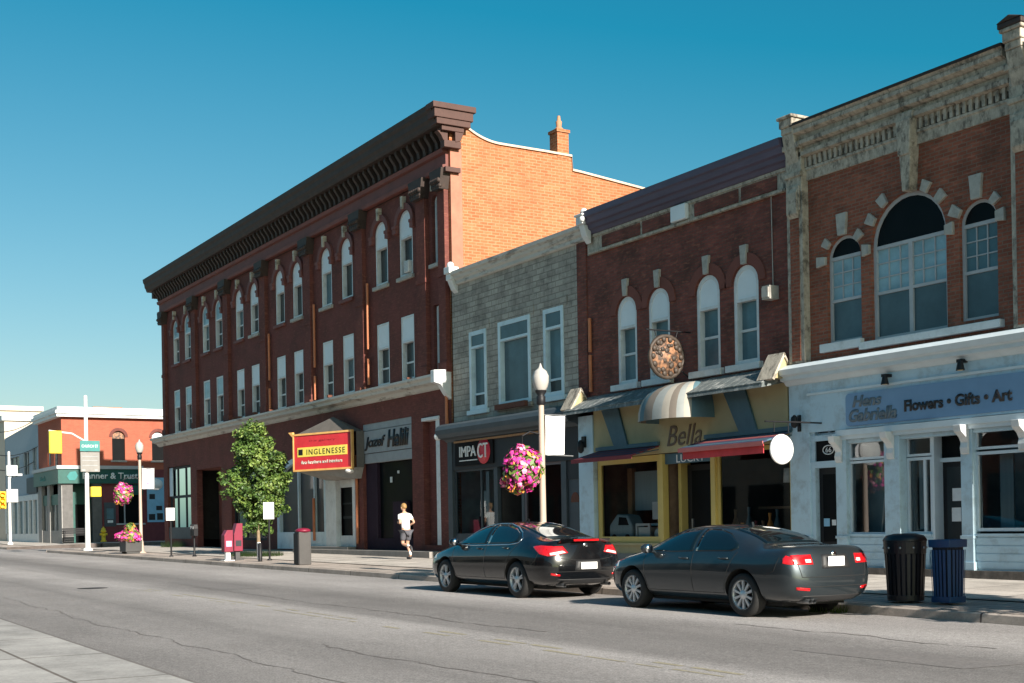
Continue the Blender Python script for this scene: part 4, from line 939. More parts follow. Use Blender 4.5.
mb = MB(); mb.box(-69.9, -37.6, FY-.0, FY+19.8, 12.96, 13.1); mb.box(-69.9, -37.6, FY, FY+.3, 12.97, 14.7); mb.build('roof', M['roof_felt'], D)
# shop ledge between ground floor and first floor
mb = MB(); moulding(mb, -70.6, -37.4, [(-.05, 5.92), (-.12, 5.96), (-.2, 6.06), (-.42, 6.12), (-.44, 6.22), (-.56, 6.28), (-.56, 6.36), (-.1, 6.46)]); mb.build('ledge', M['ledge_paint'], D)
mb = MB(); mb.prism([(FY, 5.5), (FY-.2, 5.7), (FY-.4, 6.0), (FY-.64, 6.06), (FY-.64, 6.46), (FY, 6.5)], 'x', -37.62, -37.36); mb.build('ledge_end', M['white_trim'], D, bevel=.02)
rr = random.Random(9)
mb = MB()
for k in range(9):
    x = rr.uniform(-58, -38); s = rr.uniform(.04, .1); mb.box(x, x+s*1.4, FY-.3, FY-.1, 6.44, 6.46+s)
mb.box(-58, -38, FY-.12, FY-.1, 6.44, 6.47); mb.build('ledge_rubble', M['rust'], D)
# ground floor fittings
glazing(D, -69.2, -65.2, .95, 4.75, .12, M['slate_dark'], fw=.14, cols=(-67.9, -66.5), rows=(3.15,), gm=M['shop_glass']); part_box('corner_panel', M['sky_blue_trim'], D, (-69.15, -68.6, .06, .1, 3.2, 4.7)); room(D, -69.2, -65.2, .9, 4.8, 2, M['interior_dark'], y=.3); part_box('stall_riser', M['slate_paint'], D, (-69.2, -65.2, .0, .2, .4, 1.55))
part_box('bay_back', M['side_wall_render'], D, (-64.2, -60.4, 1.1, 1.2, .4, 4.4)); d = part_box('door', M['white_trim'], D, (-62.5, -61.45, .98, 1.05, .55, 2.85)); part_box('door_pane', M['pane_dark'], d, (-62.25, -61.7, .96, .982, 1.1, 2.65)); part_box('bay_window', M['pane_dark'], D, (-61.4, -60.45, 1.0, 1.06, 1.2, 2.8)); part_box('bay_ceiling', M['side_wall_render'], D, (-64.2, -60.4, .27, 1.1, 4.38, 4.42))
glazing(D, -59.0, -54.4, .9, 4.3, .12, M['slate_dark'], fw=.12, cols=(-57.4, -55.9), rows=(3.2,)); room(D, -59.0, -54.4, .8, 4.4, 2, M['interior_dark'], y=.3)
mb = MB(); po = arc(-53.1, -47.75, 3.35, 1.0, 18); pi_ = arc(-52.85, -48.0, 3.3, .82, 18)
for k in range(18):
    v = [(po[k][0], FY-.05, po[k][1]), (po[k+1][0], FY-.05, po[k+1][1]), (pi_[k+1][0], FY-.05, pi_[k+1][1]), (pi_[k][0], FY-.05, pi_[k][1])]; v += [(p[0], FY+.2, p[2]) for p in v]
    mb.mesh(v, [(0, 1, 2, 3), (0, 4, 5, 1), (3, 2, 6, 7)])
mb.box(-53.1, -52.85, FY-.05, FY+.2, .7, 3.36); mb.box(-48.0, -47.75, FY-.05, FY+.2, .7, 3.36); mb.box(-53.1, -47.75, FY-.06, FY+.2, .55, 1.25)
for x in (-50.9, -49.2): mb.box(x, x+.12, FY+.02, FY+.2, 1.25, 4.15)
mb.build('arched_shop_window', M['sky_blue_trim'], D)
mb = MB(); mb.prism(sheet_shape(-52.9, -47.95, 1.2, 4.2, .85), 'y', FY+.12, FY+.13); mb.build('arched_pane', M['pane_dark'], D)
part_box('door_surround', M['white_trim'], D, (-47.75, -46.75, -.08, .15, .5, 3.3), (-45.25, -45.0, -.06, .15, .5, 3.3), (-46.75, -45.25, .1, .25, 2.95, 3.3), (-46.75, -45.25, .1, .2, .55, 1.1), bevel=.01)
d = part_box('door', M['pane_black'], D, (-46.75, -45.25, .22, .28, .6, 2.95)); part_box('door_rail', M['slate_dark'], d, (-46.75, -45.25, .2, .221, 1.75, 1.85), (-46.75, -45.25, .2, .221, 2.3, 2.36))
part_box('fascia', M['sign_grey'], D, (-44.3, -40.25, .0, .15, 3.75, 4.1), (-44.3, -40.25, .0, .12, 4.95, 5.2), bevel=.01)
part_box('shop_frame', M['purple_door'], D, (-44.3, -43.4, .1, .25, .5, 3.75), (-43.4, -40.25, .1, .25, .5, 1.0), (-43.4, -43.3, .08, .25, 1.0, 3.75), (-42.0, -40.9, .06, .25, 1.0, 2.3), (-40.45, -40.25, .1, .25, .5, 3.75))
part_box('shop_pane', M['pane_black'], D, (-43.3, -40.45, .2, .26, 1.0, 3.75))
part_box('pendant_lamp', M['paper'], D, (-42.4, -42.28, .16, .195, 3.0, 3.2), (-41.8, -41.7, .16, .195, 3.3, 3.4))
part_box('niche_frame', M['white_trim'], D, (-38.5, -38.2, -.02, .2, .78, 4.96), (-39.42, -38.18, -.08, .2, 4.95, 5.06), bevel=.01)
part_box('niche_back', M['brick_brown'], D, (-39.4, -38.5, .2, .27, .78, 4.95))
part_box('step', M['concrete_step'], D, (-49.6, -37.7, -.75, .02, .2, .58), (-49.6, -45.0, -.4, .03, .3, .68), (-69.9, -49.6, -.15, .02, .2, .5))
S = thing('shop_sign', 'pale grey fascia sign with dark script over the purple shop door', 'sign', (-42.3, FY, 4.5))
mb = MB(); mb.box(-44.28, -40.27, FY-.03, FY+.06, 4.12, 4.93); mb.build('sign_board', M['sign_grey'], S)
text_mesh('lettering', 'Jozef', 1.75, .5, M['letter_black'], S, (-43.2, FY-.032, 4.46), ext=.03, shear=.25, bold=.02); text_mesh('lettering', 'Halili', 1.7, .62, M['letter_black'], S, (-41.3, FY-.032, 4.55), ext=.03, shear=.2, bold=.03)
# entrance canopy and its red sign, which stands askew to the front and faces the sun
K = thing('entrance_canopy', 'grey hipped entrance canopy carrying the red sign board', 'canopy', (-45.9, 19.6, 3.6))
cl, cr_, fl, fr_ = (-47.5, 18.84), (-44.28, 19.95), (-47.6, FY-.04), (-44.2, FY-.04)
ap = (-46.0, 19.85, 5.62)
mb = MB(); t4 = [(p[0], p[1], 4.97) for p in (cl, cr_, fr_, fl)]
mb.mesh(t4+[ap], [(0, 1, 4), (1, 2, 4), (2, 3, 4), (3, 0, 4), (3, 2, 1, 0)]); mb.build('roof', M['canopy_grey'], K)
mb = MB(); t4 = [(p[0], p[1], 3.63) for p in (cl, cr_, fr_, fl)]; b4 = [(-46.5, 19.75, 3.22), (-44.5, 20.05, 3.22), (-44.4, FY-.05, 3.22), (-46.6, FY-.05, 3.22)]
mb.mesh(t4+b4, [(0, 1, 2, 3), (4, 7, 6, 5), (0, 4, 5, 1), (1, 5, 6, 2), (2, 6, 7, 3), (3, 7, 4, 0)]); mb.build('soffit', M['concrete_step'], K)
mb = MB(); mb.prism([(cl[0], cl[1]+.06), (cl[0]+.03, cl[1]+.08), (fl[0]+.06, fl[1]), (fl[0], fl[1])], 'z', 3.63, 4.97); mb.build('cheek', M['canopy_grey'], K); mb = MB(); mb.prism([(cr_[0], cr_[1]+.06), (cr_[0]+.04, cr_[1]+.06), (fr_[0]+.06, fr_[1]), (fr_[0], fr_[1])], 'z', 3.63, 4.97); mb.build('cheek', M['canopy_grey'], K)
mb = MB(); mb.ball((-44.6, 19.9, 3.52), .2, 8, sz=.5); mb.build('globe_lamp', M['white_plain'], K)
S = thing('red_shop_sign', 'red sign board with a yellow letter strip on the entrance canopy', 'sign', (-45.89, 19.38, 4.3), rz=radians(19))
W_ = 1.6
mb = MB(); mb.box(-W_, W_, -.06, .0, -.65, .65); mb.build('sign_board', M['sign_red'], S, local=True)
mb = MB()
for x0, x1, z0, z1 in ((-W_-.05, W_+.05, .65, .72), (-W_-.05, W_+.05, -.72, -.65), (-W_-.05, -W_, -.65, .65), (W_, W_+.05, -.65, .65)): mb.box(x0, x1, -.09, .02, z0, z1)
mb.prism([(-W_-.3, .8), (-W_-.05, .8), (-W_-.05, .6)], 'y', -.09, 0); mb.build('sign_edge', M['sign_orange_edge'], S, local=True)
mb = MB(); mb.box(-1.4, 1.38, -.07, -.061, -.17, .19); mb.build('letter_strip', M['sign_yellow'], S, local=True)
mb = MB(); mb.box(1.44, 1.59, -.068, -.061, -.6, .62); mb.build('dark_panel', M['sign_dark_red'], S, local=True)
text_mesh('lettering', '\u25a0 INGLENESSE', 2.6, .22, M['letter_black'], S, (-.03, -.071, .01), ext=.006, local=True, spacing=1.25); text_mesh('lettering', 'fine furniture and interiors', 2.3, .13, M['letter_cream'], S, (-.05, -.061, -.38), ext=.006, local=True, bold=.03)
text_mesh('lettering', 'the gallery', 1.5, .09, M['sign_dark_red'], S, (0, -.061, .42), ext=.004, local=True)
AC = thing('air_conditioner', 'small white air conditioner sitting in a top floor window of the brick block', 'air conditioner', (-40.5, FY, 10.1))
mb = MB(); mb.box(-40.45, -40.1, FY-.12, FY+.16, 10.15, 10.55); mb.build('case', M['ac_white'], AC, bevel=.02); mb = MB(); [mb.box(-40.42, -40.13, FY-.13, FY-.12, 10.18+.05*k, 10.2+.05*k) for k in range(7)]; mb.build('grille', M['grey_trim'], AC)

# ================================================================== E: corner shop across the side street
EX, EY = -88.0, 18.85
E_ = thing('corner_bank_building', 'two storey orange brick corner building with a dark green shop fascia and white parapet', 'building', (EX-4, EY, .6))
def wall_x(mb, X, y0, y1, z0, z1, ops, d=.25, m=0):
    # wall facing +X
    t = MB(); wall(t, y0, y1, z0, z1, ops, d=d)
    b = len(mb.v)
    for p in t.v: mb.v.append((X-(p[1]-FY), p[0], p[2]))
    for f in t.f: mb.f.append(tuple(b+i for i in f)); mb.m.append(m); mb.sm.append(False)
mb = MB(); wall_x(mb, EX, EY, 50, 5.5, 8.9, [(22.1, 22.95, 6.1, 8.05, .4), (24.75, 25.6, 6.1, 8.05, .4), (27.5, 28.35, 6.1, 8.05, .4)])
t = MB(); wall(t, -95.3, EX, 5.5, 8.9, [(-92.2, -91.2, 5.9, 7.7), (-90.2, -89.1, 5.8, 7.6)], d=.2)
b0 = len(mb.v); mb.v += [(p[0], p[1]-FY+EY, p[2]) for p in t.v]
for f in t.f: mb.f.append(tuple(b0+i for i in f)); mb.m.append(0); mb.sm.append(False)
mb.face([(-95.3, EY, .4), (-95.3, 50, .4), (-95.3, 50, 9.2), (-95.3, EY, 9.2)])
mb.build('wall', M['brick_corner'], E_)
mb = MB(); mb.box(EX-.3, EX, EY+6.0, 50, .4, 5.5); mb.box(EX-.3, EX, EY+2.5, EY+6.0, .4, 1.9); mb.box(EX-.3, EX, EY+2.5, EY+3.6, 1.9, 5.5); mb.box(EX-.3, EX, EY+5.2, EY+6.0, 1.9, 5.5); mb.box(EX-.3, EX, EY+3.6, EY+5.2, 3.8, 5.5); mb.build('lower_wall', M['maroon_paint'], E_)
mb = MB()
for x0, x1, z0, z1 in ((.05, .35, 8.9, 9.1), (.05, .45, 9.1, 9.3), (.0, .3, 9.3, 9.55)):
    mb.box(EX-.3, EX+x1, EY-x1, 50, z0, z1); mb.box(-95.4, EX-.3, EY-x1, EY+.3, z0, z1)
mb.build('parapet', M['white_trim'], E_)
mb = MB(); mb.box(-95.2, EX-.1, EY+.2, 49.8, 8.8, 8.95); mb.build('roof', M['roof_felt'], E_)
for y in (22.1, 24.75, 27.5):
    mb = MB(); mb.prism([(p[0], p[1]) for p in sheet_shape(y, y+.85, 6.1, 8.05, .4)], 'x', EX-.2, EX-.18); w = mb.build('window', M['pane_black'], E_)
    mb = MB(); mb.box(EX-.17, EX-.14, y, y+.85, 7.55, 8.0); mb.build('blind', M['carved_gold'] if y < 24 else M['white_board'], w)
    mb = MB(); mb.box(EX-.05, EX+.08, y-.1, y+.95, 5.98, 6.1); mb.build('sill', M['pale_stone'], E_)
    mb = MB(); po = arc(y-.2, y+1.05, 7.65, .62, 10); pi_ = arc(y, y+.85, 7.65, .42, 10)
    for k in range(10): mb.mesh([(EX+.04, po[k][0], po[k][1]), (EX+.04, po[k+1][0], po[k+1][1]), (EX+.04, pi_[k+1][0], pi_[k+1][1]), (EX+.04, pi_[k][0], pi_[k][1])], [(0, 1, 2, 3)])
    mb.build('hood_mould', M['brick_brown'], E_)
for a, b, z0, z1 in ((-92.2, -91.2, 5.9, 7.7), (-90.2, -89.1, 5.8, 7.6)):
    mb = MB(); mb.box(a, b, EY+.12, EY+.18, z0, z1); w = mb.build('window', M['pane_dark'], E_); mb = MB(); mb.box(a, b, EY+.08, EY+.12, (z0+z1)/2-.04, (z0+z1)/2+.04); mb.box(a, a+.08, EY+.08, EY+.12, z0, z1); mb.build('frame', M['white_trim'], w)
mb = MB(); mb.box(-95.6, EX+.25, EY-.3, EY+.1, 4.55, 5.5); mb.box(EX-.1, EX+.25, EY+.1, EY+5.1, 4.55, 5.5); mb.build('fascia', M['sign_green'], E_)
mb = MB(); mb.box(-95.7, EX+.35, EY-.4, EY+.1, 5.5, 5.72); mb.box(EX-.1, EX+.35, EY+.1, EY+5.2, 5.5, 5.72); mb.build('fascia_cap', M['grey_trim'], E_)
S = thing('fascia_sign', 'white lettering on the dark green fascia of the corner building', 'sign', (EX+.25, 22, 5.0))
text_mesh('lettering', "Banner & Trust", 3.6, .42, M['letter_white'], S, (EX+.252, 21.9, 5.06), rot=(pi/2, 0, pi/2), ext=.02, bold=.02)
mb = MB(); mb.prism([(19.25, 4.75), (19.6, 4.75), (19.8, 5.05), (19.65, 5.35), (19.3, 5.3), (19.1, 5.0)], 'x', EX+.252, EX+.28); mb.build('emblem', M['sign_teal'], S)
text_mesh('lettering', 'Bank', 1.8, .34, M['sign_teal'], S, (-92.5, EY-.302, 5.02), ext=.02)
for y0, y1 in ((EY, EY+.65), (EY+1.9, EY+2.5)):
    mb = MB(); mb.box(EX-.3, EX+.06, y0, y1, .4, 4.55); mb.box(EX-.3, EX+.1, y0-.02, y1+.02, .4, 1.1); mb.build('pier', M['stone_shaded'], E_)  # darker stone: the brick block's shade on these piers is put into the colour
mb = MB(); mb.box(EX-1.0, EX-.9, EY+.6, EY+2.0, .4, 4.55); mb.box(EX-.95, EX-.85, EY+.6, EY+.9, 1.0, 4.0); mb.build('entrance_back', M['sign_green'], E_)
mb = MB(); mb.box(EX-.88, EX-.84, EY+1.0, EY+1.75, .6, 3.2); mb.build('door', M['pane_black'], E_)
for x0, x1 in ((-95.3, -94.2), (-92.4, -91.6), (-89.0, -88.0)):
    mb = MB(); mb.box(x0, x1, EY-.06, EY+.2, .4, 4.55); mb.build('pier', M['stone_grey'], E_)
for x0, x1 in ((-94.2, -92.4), (-91.6, -89.0)):
    mb = MB(); mb.box(x0, x1, EY+.0, EY+.2, .4, 1.5); mb.build('stall_riser', M['stone_grey'], E_); mb = MB(); mb.box(x0, x1, EY+.1, EY+.16, 1.5, 3.9); w = mb.build('shop_window', M['pane_dark'], E_); mb = MB(); mb.box(x0, x1, EY+.04, EY+.1, 3.2, 3.9); mb.build('transom', M['sign_green'], w); mb = MB(); xc = (x0+x1)/2; mb.box(xc-.05, xc+.05, EY+.03, EY+.098, 1.5, 3.2); mb.build('mullion', M['grey_trim'], w)
mb = MB(); mb.box(EX-.25, EX-.2, 22.45, 24.05, 1.9, 3.8); mb.build('shop_window', M['pane_black'], E_); mb = MB(); mb.box(EX-.02, EX+.08, 22.3, 24.2, 1.8, 1.9); mb.box(EX-.2, EX-.1, 22.85, 22.92, 1.9, 3.8); mb.build('sill', M['grey_trim'], E_); mb = MB(); mb.box(EX, EX+.05, 22.4, 24.1, 3.8, 4.5); mb.build('window_board', M['sign_green'], E_)
mb = MB(); mb.box(EX, EX+.08, 21.5, 22.25, 1.7, 3.3); o = mb.build('cash_machine', M['slate_paint'], E_); mb = MB(); mb.box(EX+.08, EX+.1, 21.65, 22.1, 2.2, 2.9); mb.build('screen', M['pane_teal'], o); mb = MB(); mb.box(EX+.08, EX+.11, 21.7, 22.05, 1.95, 2.12); mb.build('shelf', M['paper'], o)
mb = MB(); mb.box(-94.0, -92.0, EY+3, EY+5, 8.9, 10.0); mb.build('chimney', M['brick_orange'], E_)
S = thing('wall_poster', 'tall blue poster with a white oval on the corner building side wall', 'poster', (EX, 24.9, 3.4))
mb = MB(); mb.box(EX+.002, EX+.06, 24.35, 25.5, 1.95, 4.95); mb.build('panel', M['poster_blue'], S); mb = MB(); mb.lathe([(.001, .061), (.5, .061), (.5, .075), (.001, .075)], (EX, 24.93, 4.5), 20, axis='x'); 
for i in range(len(mb.v)): p = mb.v[i]; mb.v[i] = (p[0], p[1], 4.5+(p[2]-4.5)*.78)
mb.build('oval', M['white_plain'], S)
for y, z, w_, h_ in ((24.5, 3.5, .38, .35), (24.95, 2.75, .4, .3), (24.45, 2.1, .42, .4), (25.0, 2.1, .4, .45)):
    mb = MB(); mb.box(EX+.06, EX+.068, y, y+w_, z, z+h_); mb.build('picture', M['slate_dark'], S)

# ================================================================== F and G further down the street
F_ = thing('pale_blue_building', 'pale blue grey stucco building with white shop frames beyond the corner', 'building', (-101.5, EY, .6))
mb = MB(); t = MB(); wall(t, -108.0, -95.3, 4.0, 8.6, [(-105.8, -102.3, 5.6, 7.1), (-100.6, -98.6, 5.6, 7.2), (-97.3, -96.0, 5.8, 7.4)], d=.2); mb.v = [(p[0], p[1]-FY+EY, p[2]) for p in t.v]; mb.f = t.f; mb.m = t.m; mb.sm = t.sm
mb.prism([(-108.0, 8.6), (-95.3, 8.6), (-95.3, 9.25), (-108.0, 8.75)], 'y', EY, EY+.3)
mb.box(-95.31, -95.3, EY, 45, .4, 9); mb.box(-108, -107.9, EY, 45, .4, 8.6); mb.build('wall', M['stucco_blue'], F_)
for a, b, z0, z1 in ((-105.8, -102.3, 5.6, 7.1), (-100.6, -98.6, 5.6, 7.2), (-97.3, -96.0, 5.8, 7.4)):
    mb = MB(); mb.box(a, b, EY+.12, EY+.18, z0, z1); w = mb.build('window', M['pane_dark'], F_); mb = MB(); mb.box((a+b)/2-.05, (a+b)/2+.05, EY+.06, EY+.118, z0, z1); mb.build('frame', M['grey_trim'], w)
mb = MB(); mb.box(-108.0, -95.4, EY, EY+.3, .4, 1.3); mb.box(-108, -95.4, EY-.08, EY+.2, 3.7, 4.1)
for x in (-108, -105.3, -103.2, -101.1, -99.2, -97.6, -95.9): mb.box(x, x+.42, EY-.05, EY+.2, 1.3, 3.7)
mb.build('shop_front', M['white_trim'], F_); mb = MB(); mb.box(-107.6, -95.6, EY+.1, EY+.16, 1.3, 3.7); mb.build('shop_pane', M['pane_teal'], F_)
mb = MB(); mb.box(-99.0, -95.5, EY-.14, EY-.02, 4.2, 5.3); mb.build('fascia', M['slate_paint'], F_); mb = MB(); mb.box(-107.9, -95.4, EY+.2, 44.9, 8.2, 8.4); mb.build('roof', M['roof_felt'], F_)
G_ = thing('cream_building', 'plain cream building rising behind the pale blue one at the left edge', 'building', (-125, EY, .6))
mb = MB(); mb.box(-140, -108.1, EY, 60, .4, 10.2); mb.build('wall', M['stucco_cream'], G_); mb = MB(); mb.box(-140.2, -107.9, EY-.2, 60, 10.2, 10.6); mb.build('parapet', M['white_trim'], G_)
for k in range(6):
    x = -112.5-4.5*k; mb = MB(); mb.box(x, x+1.6, EY-.02, EY+.02, 5.8, 7.8); w = mb.build('window', M['pane_dark'], G_); mb = MB(); mb.box(x-.1, x+1.7, EY-.1, EY-.021, 5.65, 5.8); mb.build('sill', M['white_trim'], w)
G2 = thing('cream_hall_building', 'large cream flat roofed hall far behind the corner buildings', 'building', (-150, 40, .6))
mb = MB(); mb.box(-175, -140, 22, 28, .4, 13.8); mb.build('wall', M['stucco_cream'], G2); mb = MB(); mb.box(-175.3, -139.7, 21.7, 28.2, 13.8, 14.25); mb.build('parapet', M['stucco_cream'], G2)
# ================================================================== the row on the photographer's side of the street
for k, (x0, x1, h, mname, lab) in enumerate(((-125, -94, 6.5, 'stone_grey', 'long grey stone building on the near side of the street'), (-93, -61, 7.2, 'brick_brown', 'dark brick block on the near side of the street'), (-60, -38, 6.0, 'stucco_cream', 'cream rendered two storey building on the near side of the street'), (-37.5, -20, 7.0, 'brick_red', 'red brick two storey building on the near side of the street'), (-19.5, -4, 5.6, 'stone_grey', 'grey stone building on the near side of the street'), (-3.5, 16, 6.6, 'brick_corner', 'orange brick building on the near side of the street'))):
    o = thing('shop_building', lab, 'building', ((x0+x1)/2, -5, 0), 'shops on the near side of the street')
    mb = MB(); mb.box(x0, x1, -16, -5.2, -.2, h); mb.build('wall', M[mname], o)
    mb = MB(); mb.box(x0-.1, x1+.1, -16.1, -4.9, h, h+.4); mb.build('cornice', M['cream_stone'], o)
    n = int((x1-x0)/3.2)
    for i in range(n):
        x = x0+(x1-x0)*(i+.5)/n
        for z0, z1, w_ in ((.7, 3.2, 1.3), (4.6, 6.6, .55), (7.3, 8.6, .5)):
            if z1 > h-.4: continue
            mb = MB(); mb.box(x-w_, x+w_, -5.22, -5.15, z0, z1); mb.build('window', M['pane_dark'], o)
# ================================================================== street furniture
def flowers(mb, c, rx, ry, rz, n, seed, mats=5, s=.055, hang=0.0):
    r = random.Random(seed)
    for i in range(n):
        a = r.uniform(0, 2*pi); u = r.uniform(-1, 1); q = r.uniform(.72, 1.05)
        st = (1-u*u)**.5
        p = Vector((c[0]+rx*q*st*cos(a), c[1]+ry*q*st*sin(a), c[2]+rz*q*u))
        nrm = Vector((st*cos(a)+r.uniform(-.5, .5), st*sin(a)+r.uniform(-.5, .5), u+r.uniform(-.3, .7))).normalized()
        t = nrm.cross(Vector((r.uniform(-1, 1), r.uniform(-1, 1), r.uniform(-1, 1)))).normalized(); b = nrm.cross(t)
        k = s*r.uniform(.6, 1.3); m = r.choice(mats)
        if m >= 3: # leaf
            mb.face([p-t*k*1.3, p+b*k*.6, p+t*k*1.3, p-b*k*.6], m)
        else:
            pts = [p+(t*cos(2*pi*j/5)+b*sin(2*pi*j/5))*k-nrm*k*.25 for j in range(5)]; 
            for j in range(5): mb.face([p+nrm*k*.1, pts[j], pts[(j+1) % 5]], m)
FM = ['petal_pink', 'petal_magenta', 'petal_light', 'leaf_a', 'leaf_c', 'petal_orange']
FM = [M[k] for k in FM]

def street_lamp(x, y, label, hz):
    z = walk_z(x, y)
    L_ = thing('street_lamp', label, 'street lamp', (x, y, z), 'street lamps with banners')
    mb = MB(); mb.lathe([(.17, 0), (.17, .06), (.13, .1), (.11, .5), (.078, .58), (.072, 1.5), (.062, hz-.75)], (x, y, z), 14); mb.box(x-.17, x+.17, y-.17, y+.17, z, z+.03); mb.build('pole', M['pole_cream'], L_)
    mb = MB(); mb.lathe([(.08, hz-.76), (.10, hz-.72), (.10, hz-.58), (.075, hz-.55), (.12, hz-.48), (.13, hz-.44)], (x, y, z), 14); mb.build('collar', M['black_paint'], L_)
    mb = MB(); mb.lathe([(.11, hz-.44), (.15, hz-.37), (.178, hz-.26), (.182, hz-.12), (.15, hz-.06), (.145, hz-.03), (.09, hz+.02), (.05, hz+.05), (.03, hz+.1), (.008, hz+.16)], (x, y, z), 18); mb.build('globe', M['lamp_globe'], L_)
    return z
def hanging_basket(x, y, zc, label, r=.42):
    b = thing('hanging_basket', label, 'flower basket', (x, y, zc-.4), 'hanging flower baskets')
    mb = MB(); mb.lathe([(.05, -.3), (.2, -.22), (.28, -.05), (.28, 0)], (x, y, zc), 12); mb.build('basket', M['soil'], b)
    mb = MB(); flowers(mb, (x, y, zc), r, r, r*1.12, 620, int(abs(x)*10), mats=[0, 0, 1, 1, 2, 3, 3, 4, 4, 4, 5], s=.058); r_ = random.Random(7); [flowers(mb, (x+r*r_.uniform(-.75, .75), y+r*r_.uniform(-.75, .75), zc+r*r_.uniform(-1.1, .95)), r*.28, r*.28, r*.3, 26, k, mats=[[0, 1], [0, 2], [3, 4], [4, 5, 0], [1, 3]][k % 5], s=.05) for k in range(26)]; mb.build('blooms', FM, b)
    mb = MB(); flowers(mb, (x, y, zc-.02), r*.82, r*.82, r*.9, 260, int(abs(x)*7), mats=[3, 4], s=.08); mb.build('foliage', FM, b)
    return b
def banner(x, y, z0, z1, w, label, marks):
    # hung square to the kerb, on the pavement side of the pole
    b = thing('street_banner', label, 'banner', (x, y, z0), 'banners on the street lamps')
    mb = MB(); n = 8
    for i in range(n):
        for k in range(6):
            def P(i, k): u, v = i/n, k/6; return (x+.03*sin(u*5+v*2), y+.09+w*u, z0+(z1-z0)*v+.03*(u-.5)*(1-v))
            mb.face([P(i, k), P(i+1, k), P(i+1, k+1), P(i, k+1)], 0, True)
    mb.build('cloth', M['white_banner'], b, weld=True)
    mb = MB(); mb.tube([(x, y, z1+.02), (x, y+w+.12, z1+.02)], .015, 6); mb.build('rod', M['steel'], b); mb = MB(); mb.tube([(x, y, z0), (x, y+w+.3, z0-.02)], .015, 6); mb.build('rod', M['steel'], b)
    if marks == 1: text_mesh('lettering', 'downtown', .4, .04, M['sign_grey'], b, (x+.045, y+.09+w*.68, (z0+z1)/2+.1), rot=(0, radians(90), 0), ext=.004)
    else:
        mb = MB(); mb.ball((x+.04, y+.09+w*.5, z0+.3), .1, 6, sx=.2); mb.box(x+.03, x+.04, y+.09+w*.5-.015, y+.09+w*.5+.015, z0+.1, z0+.7); mb.build('emblem', M['petal_light'], b)

LX, LY = -24.25, 15.4
z = street_lamp(LX, LY, 'cream street lamp behind the black car with a flower basket and white banner', 4.6)
BY = LY-.5
hanging_basket(LX, BY, 2.66, 'large pink flower basket hung on the street lamp behind the black car', .44)
A_ = bpy.data.objects['hanging_basket']
mb = MB(); mb.tube([(LX, LY, 3.4), (LX, LY-.3, 3.46), (LX, BY, 3.36)], .018, 6); mb.tube([(LX, BY, 3.36), (LX, BY, 2.66)], .008, 4); mb.build('hanger', M['black_paint'], A_)
banner(LX, LY, 2.96, 3.82, .52, 'white banner on the street lamp behind the black car', 1)
L2X, L2Y = -58.9, 16.0
street_lamp(L2X, L2Y, 'cream street lamp behind the flower planter near the side street', 4.95)
hanging_basket(L2X, L2Y-.75, 3.1, 'small pink flower basket on the street lamp near the side street', .42)
b2 = [o for o in bpy.data.objects if o.name.startswith('hanging_basket')][-1]
mb = MB(); mb.tube([(L2X, L2Y, 3.75), (L2X, L2Y-.4, 3.85), (L2X, L2Y-.75, 3.7)], .02, 6); mb.tube([(L2X, L2Y-.75, 3.7), (L2X, L2Y-.75, 3.1)], .01, 4); mb.build('hanger', M['black_paint'], b2)
banner(L2X, L2Y, 3.3, 4.2, .55, 'white banner on the street lamp near the side street', 2)

# planter at the foot of the second lamp
px, py = -58.75, 15.5; z = walk_z(px, py)
P_ = thing('flower_planter', 'dark planter box full of pink flowers in front of the further street lamp', 'planter', (px, py, z))
mb = MB(); mb.prism([(px-.5, z+.08), (px+.5, z+.08), (px+.56, z+.62), (px-.56, z+.62)], 'y', py-.36, py+.36); mb.box(px-.45, px-.3, py-.3, py+.3, z, z+.08); mb.box(px+.3, px+.45, py-.3, py+.3, z, z+.08); mb.build('box', M['planter_dark'], P_, bevel=.02)
mb = MB(); 
for k, xx in enumerate((-.5, -.15, .2, .52)): flowers(mb, (px+xx, py-.1, z+.76), .3, .48, .26, 260, 50+k, mats=[0, 0, 0, 1, 1, 2, 4] if k < 3 else [4, 5, 3, 0], s=.07)
flowers(mb, (px, py, z+1.05), .36, .3, .34, 190, 60, mats=[3, 4, 3, 3, 5, 1], s=.07); mb.build('blooms', FM, P_)

